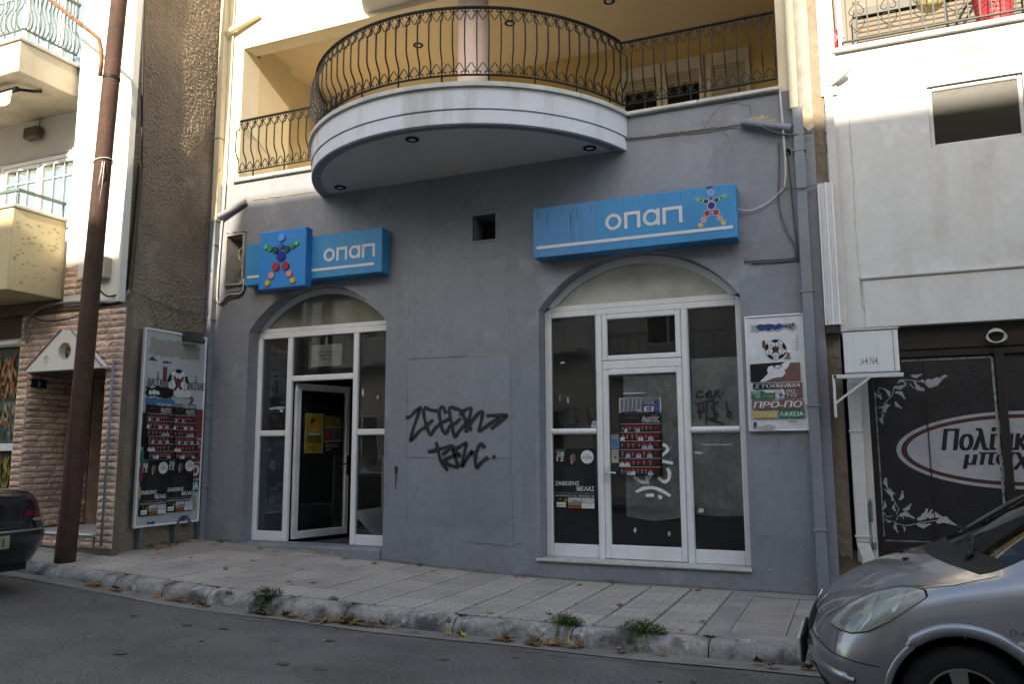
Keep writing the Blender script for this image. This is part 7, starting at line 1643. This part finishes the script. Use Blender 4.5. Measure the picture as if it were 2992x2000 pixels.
for sg in (1, -1):
    vw = rt(sg)
    tlm = car.patch('tail_light', [(.49, .725), (.62, .705), (.74, .70), (.825, .705), (.825, .775), (.80, .78), (.52, .765)], vw, redl, off=.006, n=16)
    car.patch('tail_light', [(.52, .795), (.80, .80), (.815, .815), (.795, .86), (.74, .875), (.62, .85)], vw, redd, off=.006, n=16)
    car.line('lamp_gap', [(.50, .782), (.82, .787)], vw, .012, M['blackp'], off=.004)
    car.line('arch_flare', [(1.05 + .365 * math.cos(R(a)), .31 + .365 * math.sin(R(a))) for a in range(180, -1, -6)], side if sg > 0 else side2, .05, black, thick=.012, sub=2)
    car.line('door_seam', [(1.72, .90), (1.70, .6), (1.62, .34)], side if sg > 0 else side2, .009, M['seam'])
    car.line('boot_seam', [(.47, .665), (.46, .80), (.50, .93)], vw, .008, M['seam'])
car.line('bumper_trim', [(-.82, .588), (-.4, .583), (0, .583), (.4, .583), (.82, .588)], front, .022, M['chrome'], thick=.008)
car.line('boot_seam', [(-.47, .665), (0, .662), (.47, .665)], front, .009, M['seam'])
p = Print(); p.text('406', 0, 0, .095, .03, (.36, .36, .37), .01, .2); h = car.hit(*front(.65, .68)); obj('model_number', p.mb((TK(h[0].x - .012, 0, 0)[0], -3.80 + .60, KZ + .668), (0, 1, 0), (0, 0, 1)), M['print'], KC)
npl = obj('number_plate', MB().cbox(-7.425, -7.405, -3.80 - .26, -3.80 + .30, KZ + .435, KZ + .555, .004), mat('plate_yellow', (.25, .24, .15), rough=.4), KC)
p = Print(); p.text('ΝΒΗ 3751', .05, .02, .50, .10, (.02, .02, .02), .01); obj('plate_text', p.mb((-7.4045, -3.80 - .26, KZ + .435), (0, 1, 0), (0, 0, 1)), M['print'], npl)

# ================================================================ fallen leaves, weeds
def leaf_mesh(seed):
    q = random.Random(seed); m = MB(); pts = []
    lobes = [(-90, .12), (-40, .55), (-62, .30), (-20, .42), (10, .95), (-5, .5), (40, .55), (52, .95), (68, .55), (90, 1.1), (112, .55), (128, .95), (140, .55), (170, .95), (185, .5), (200, .42), (220, .55), (242, .30)]
    lobes = sorted([(a if a > -90 else a, r_) for a, r_ in lobes], key=lambda t: t[0])
    for a, r_ in lobes:
        r2 = r_ * q.uniform(.85, 1.15) * .06; t = R(a + q.uniform(-5, 5)); x, y = r2 * math.cos(t), r2 * math.sin(t)
        pts.append((x, y, .012 * q.uniform(-.4, 1.6) * (r_ ** 2) + .5 * abs(x) * q.uniform(0, .4)))
    pts.append((0, 0, .004)); n = len(pts) - 1
    m.add(pts, [(i, (i + 1) % n, n) for i in range(n)]); m.tube([(0, 0, .004), (0, -.03, .006), (.006, -.065, .012)], .0015, 4)
    return mesh_of(m, name='leaf')
LC = [mat('dry_leaf_%d' % i, c, rough=.8, var=.25, vs=30, rnd=.3) for i, c in enumerate([(.22, .10, .04), (.30, .155, .06), (.15, .07, .035), (.30, .22, .07)])]
LM = []
for i in range(6):
    me = leaf_mesh(i); me.materials.append(LC[i % 4]); LM.append(me)
def put_leaf(x, y, z, s, label, group, tilt=.25):
    o = bpy.data.objects.new('fallen_leaf', random.choice(LM)); COL.objects.link(o); o.location = (x, y, z + .006); o.rotation_euler = (random.uniform(-tilt, tilt), random.uniform(-tilt, tilt), random.uniform(0, 6.28)); o.scale = (s, s, s); tag(o, label, 'leaf', group)
def surf(x, y): return zg(x, y) if y > YK else (zr(x, y) + .008)
lr = random.Random(11)
for cx, n, sp in ((-7.15, 12, .22), (-6.45, 4, .2), (-5.25, 7, .15), (-5.0, 4, .15), (-4.45, 13, .17), (-4.1, 8, .15), (-2.75, 7, .2), (-2.3, 14, .2), (-1.5, 2, .2), (-.55, 4, .2), (-6.0, 3, .2), (-3.3, 3, .3)):
    for i in range(n):
        x = cx + lr.gauss(0, sp); y = -2.47 - abs(lr.gauss(0, .045)); put_leaf(x, y, surf(x, y) + lr.uniform(0, .03), lr.uniform(.75, 1.45), 'dry brown leaf lying in the gutter against the kerb', 'dry leaves in the gutter', .5)
for x, y in ((-6.9, -.28), (-6.7, -.95), (-7.2, -.22), (-6.35, -.35), (-5.9, -.18), (-6.2, -1.0), (-5.4, -.3), (-7.9, -.35), (-7.7, -1.5), (-3.52, -.14), (-3.62, -.15), (-2.55, -1.95), (-2.8, -.35), (-5.55, -1.7), (-5.3, -1.65), (-1.25, -1.75), (-1.35, -2.15), (-1.12, -2.2), (-3.05, -2.1), (-2.1, -1.3), (-7.4, -1.2), (-6.6, -1.5), (-1.55, -.2), (-4.6, -.3)):
    put_leaf(x, y, surf(x, y), lr.uniform(.5, .95), 'dry brown leaf lying on the beige paving tiles', 'dry leaves on the pavement')
for i in range(28):
    x = -8.25 + lr.uniform(-.2, .1) - .0; y = lr.uniform(-1.1, -.12); put_leaf(x, y, zg(x, y) + lr.uniform(0, .02), lr.uniform(.6, 1.0), 'dry brown leaf swept under the betting board', 'dry leaves under the board', .5)
for i in range(10):
    x = lr.uniform(-7, -.5); y = lr.uniform(-4.2, -2.8); put_leaf(x, y, zr(x, y), lr.uniform(.3, .6), 'small dry leaf flattened on the asphalt', 'leaves on the road', .15)
o = bpy.data.objects.new('fallen_leaf', LM[1]); COL.objects.link(o); o.location = (-.17, -2.52, lerp(ZK, -.1) - .07); o.rotation_euler = (R(75), R(10), R(15)); o.scale = (1.5, 1.5, 1.5); tag(o, 'big tan leaf propped upright against the broken kerb by the silver car', 'leaf')
GRN_ = mat('weed_green', (.065, .13, .022), rough=.7, var=.35, vs=14, rnd=.1); GRN2 = mat('weed_dark', (.045, .10, .028), rough=.7, var=.3, vs=14)
def weed(x, y, z, w, d, h, n, hang, seed, mt, ls, label):
    q = random.Random(seed); m = MB(); t = thing('weed', (x, y, z), label, 'weed')
    st = MB()
    for i in range(n):
        a = q.uniform(0, 6.28); r_ = q.random() ** .6; px = x + w * r_ * math.cos(a); py = y + d * r_ * math.sin(a) - .02; top_ = h * (1 - r_ * r_ * .6) * q.uniform(.35, 1.05); pz = z + top_
        if q.random() < hang: py = y - d * .4 - q.uniform(0, .17); pz = z + .03 - (y - d * .3 - py) * q.uniform(.3, 1.1); px = x + w * .5 * q.uniform(-1, 1)
        for k in range(3):
            L = ls * q.uniform(.6, 1.3); aa = q.uniform(0, 6.28); el = q.uniform(-.3, .9); dx, dy, dz = math.cos(aa) * math.cos(el), math.sin(aa) * math.cos(el), math.sin(el); nx, ny = -dy, dx
            bx_, by_, bz_ = px + q.uniform(-.012, .012), py + q.uniform(-.012, .012), pz + q.uniform(-.012, .012); W2 = L * .34
            m.add([(bx_, by_, bz_), (bx_ + dx * L * .5 + nx * W2, by_ + dy * L * .5 + ny * W2, bz_ + dz * L * .5 + .002), (bx_ + dx * L, by_ + dy * L, bz_ + dz * L - .004), (bx_ + dx * L * .5 - nx * W2, by_ + dy * L * .5 - ny * W2, bz_ + dz * L * .5 + .002)], [(0, 1, 2, 3)])
        if i % 5 == 0: st.tube([(x + (px - x) * .2, y + (py - y) * .2, z - .01), (x + (px - x) * .7, y + (py - y) * .7, z + top_ * .55), (px, py, pz)], [.003, .0025, .0012], 4)
    obj('foliage', m, mt, t); obj('stems', st, mt, t)
weed(-5.30, -2.33, lerp(ZK, -5.3) - .02, .16, .11, .10, 190, .45, 1, GRN2, .032, 'broad leaved weed growing in the kerb joint below the open door')
weed(-2.28, -2.24, lerp(ZK, -2.3) - .005, .15, .09, .085, 330, .28, 2, GRN_, .018, 'fine green weed with a hanging stem in the kerb joint below the closed door')
weed(-1.63, -2.27, lerp(ZK, -1.6) - .01, .20, .10, .10, 420, .25, 3, GRN_, .018, 'widest green weed mat on the kerb below the closed door')
weed(-4.62, -2.22, lerp(ZK, -4.6), .06, .02, .03, 40, 0, 4, GRN2, .015, 'tiny weed tuft between the kerb and the tiles below the graffiti')
for i, (x, y, w, n, lab) in enumerate([(-3.28, -2.44, .035, 26, 'sprig of weed in the kerb joint left of the hanging weed'), (-4.9, -.05, .05, 30, 'small weed at the foot of the wall under the graffiti'), (-2.5, -.06, .05, 26, 'small weed at the foot of the wall under the closed door'), (-7.95, -.12, .06, 36, 'small weed at the foot of the corner downpipe'), (-5.75, -2.36, .05, 40, 'thin trailing weed on the kerb beside the broad leaved one')]):
    weed(x, y, zg(x, y) + .0 if y > -2.2 else lerp(ZK, x) - .03, w, .025, .035, n, .1, 30 + i, GRN_ if i % 2 else GRN2, .014, lab)

# ================================================================ houses across the street (they cast the shade and show in the panes)
M['op'] = mat('opposite_render', (0.36, 0.36, 0.36), rough=.85, var=.08, vs=.6); M['op2'] = mat('opposite_render_white', (0.46, 0.47, 0.48), rough=.85, var=.08, vs=.6)
M['pave2'] = mat('far_pavement', (0.22, 0.2, 0.18), rough=.9)
fp = obj('far_pavement', sheet([-60, -20, 0, 20, 60], [-12.4, -9.75], lambda x, y: zr(x, -9) + .11), M['pave2']); tag(fp, 'pavement on the far side of the road', 'pavement', kind='structure')
def opp_house(x0, x1, h, mt, label, yf=-12.4, depth=9, floors=3):
    t = thing('apartment_building', ((x0 + x1) / 2, yf - depth / 2, 0), label, 'building', 'houses across the street')
    obj('wall', MB().box(x0, x1, yf - depth, yf, -.5, h), mt, t)
    obj('parapet', MB().box(x0 + .01, x1 - .01, yf - .2, yf + .08, h - .25, h - .002), mt, t)
    n = max(1, int((x1 - x0) / 2.2)); fh = h / (floors + .15)
    for f in range(floors):
        for i in range(n):
            cx = x0 + (x1 - x0) * (i + .5) / n; z = f * fh + (.9 if f else .3); hh = 1.4 if f else 2.2
            w = obj('window', MB().cbox(cx - .62, cx + .62, yf, yf + .05, z - .06, z + hh + .06, .01), M['alu_door'], t)
            for sx in (-1, 1): obj('pane', MB().box(cx + sx * .30 - .27, cx + sx * .30 + .27, yf + .045, yf + .056, z, z + hh), M['gl_dark'], w)
        if f:
            bl = obj('balcony', MB().cbox(x0 + .3, x1 - .3, yf, yf + 1.0, f * fh - .1, f * fh + .06, .01), mt, t)
            for i in range(int((x1 - x0 - .7) / .25)):
                x = x0 + .35 + i * .25; obj('baluster', MB().box(x, x + .015, yf + .95, yf + .965, f * fh + .06, f * fh + 1.0), M['iron'], bl)
            obj('handrail', MB().box(x0 + .3, x1 - .3, yf + .94, yf + .975, f * fh + 1.0, f * fh + 1.03), M['iron'], bl)
    return t

opp_house(-26, -13, 8.8, M['op'], 'low ochre house across the street, farthest along it', floors=2)
opp_house(-13, -6.5, 9.0, M['op2'], 'low white house across the street opposite the stone clad entrance', floors=2)
opp_house(-6.49, -2.51, 10.85, M['op'], 'narrow three storey house across the street facing the open shop door')
opp_house(-2.50, 1.15, 15.5, M['op2'], 'tall white block across the street facing the closed shop door', floors=4)
opp_house(1.16, 12, 10.85, M['op'], 'wide three storey house across the street facing the white building')
opp_house(12.01, 26, 10.2, M['op2'], 'white three storey house across the street at the far end')
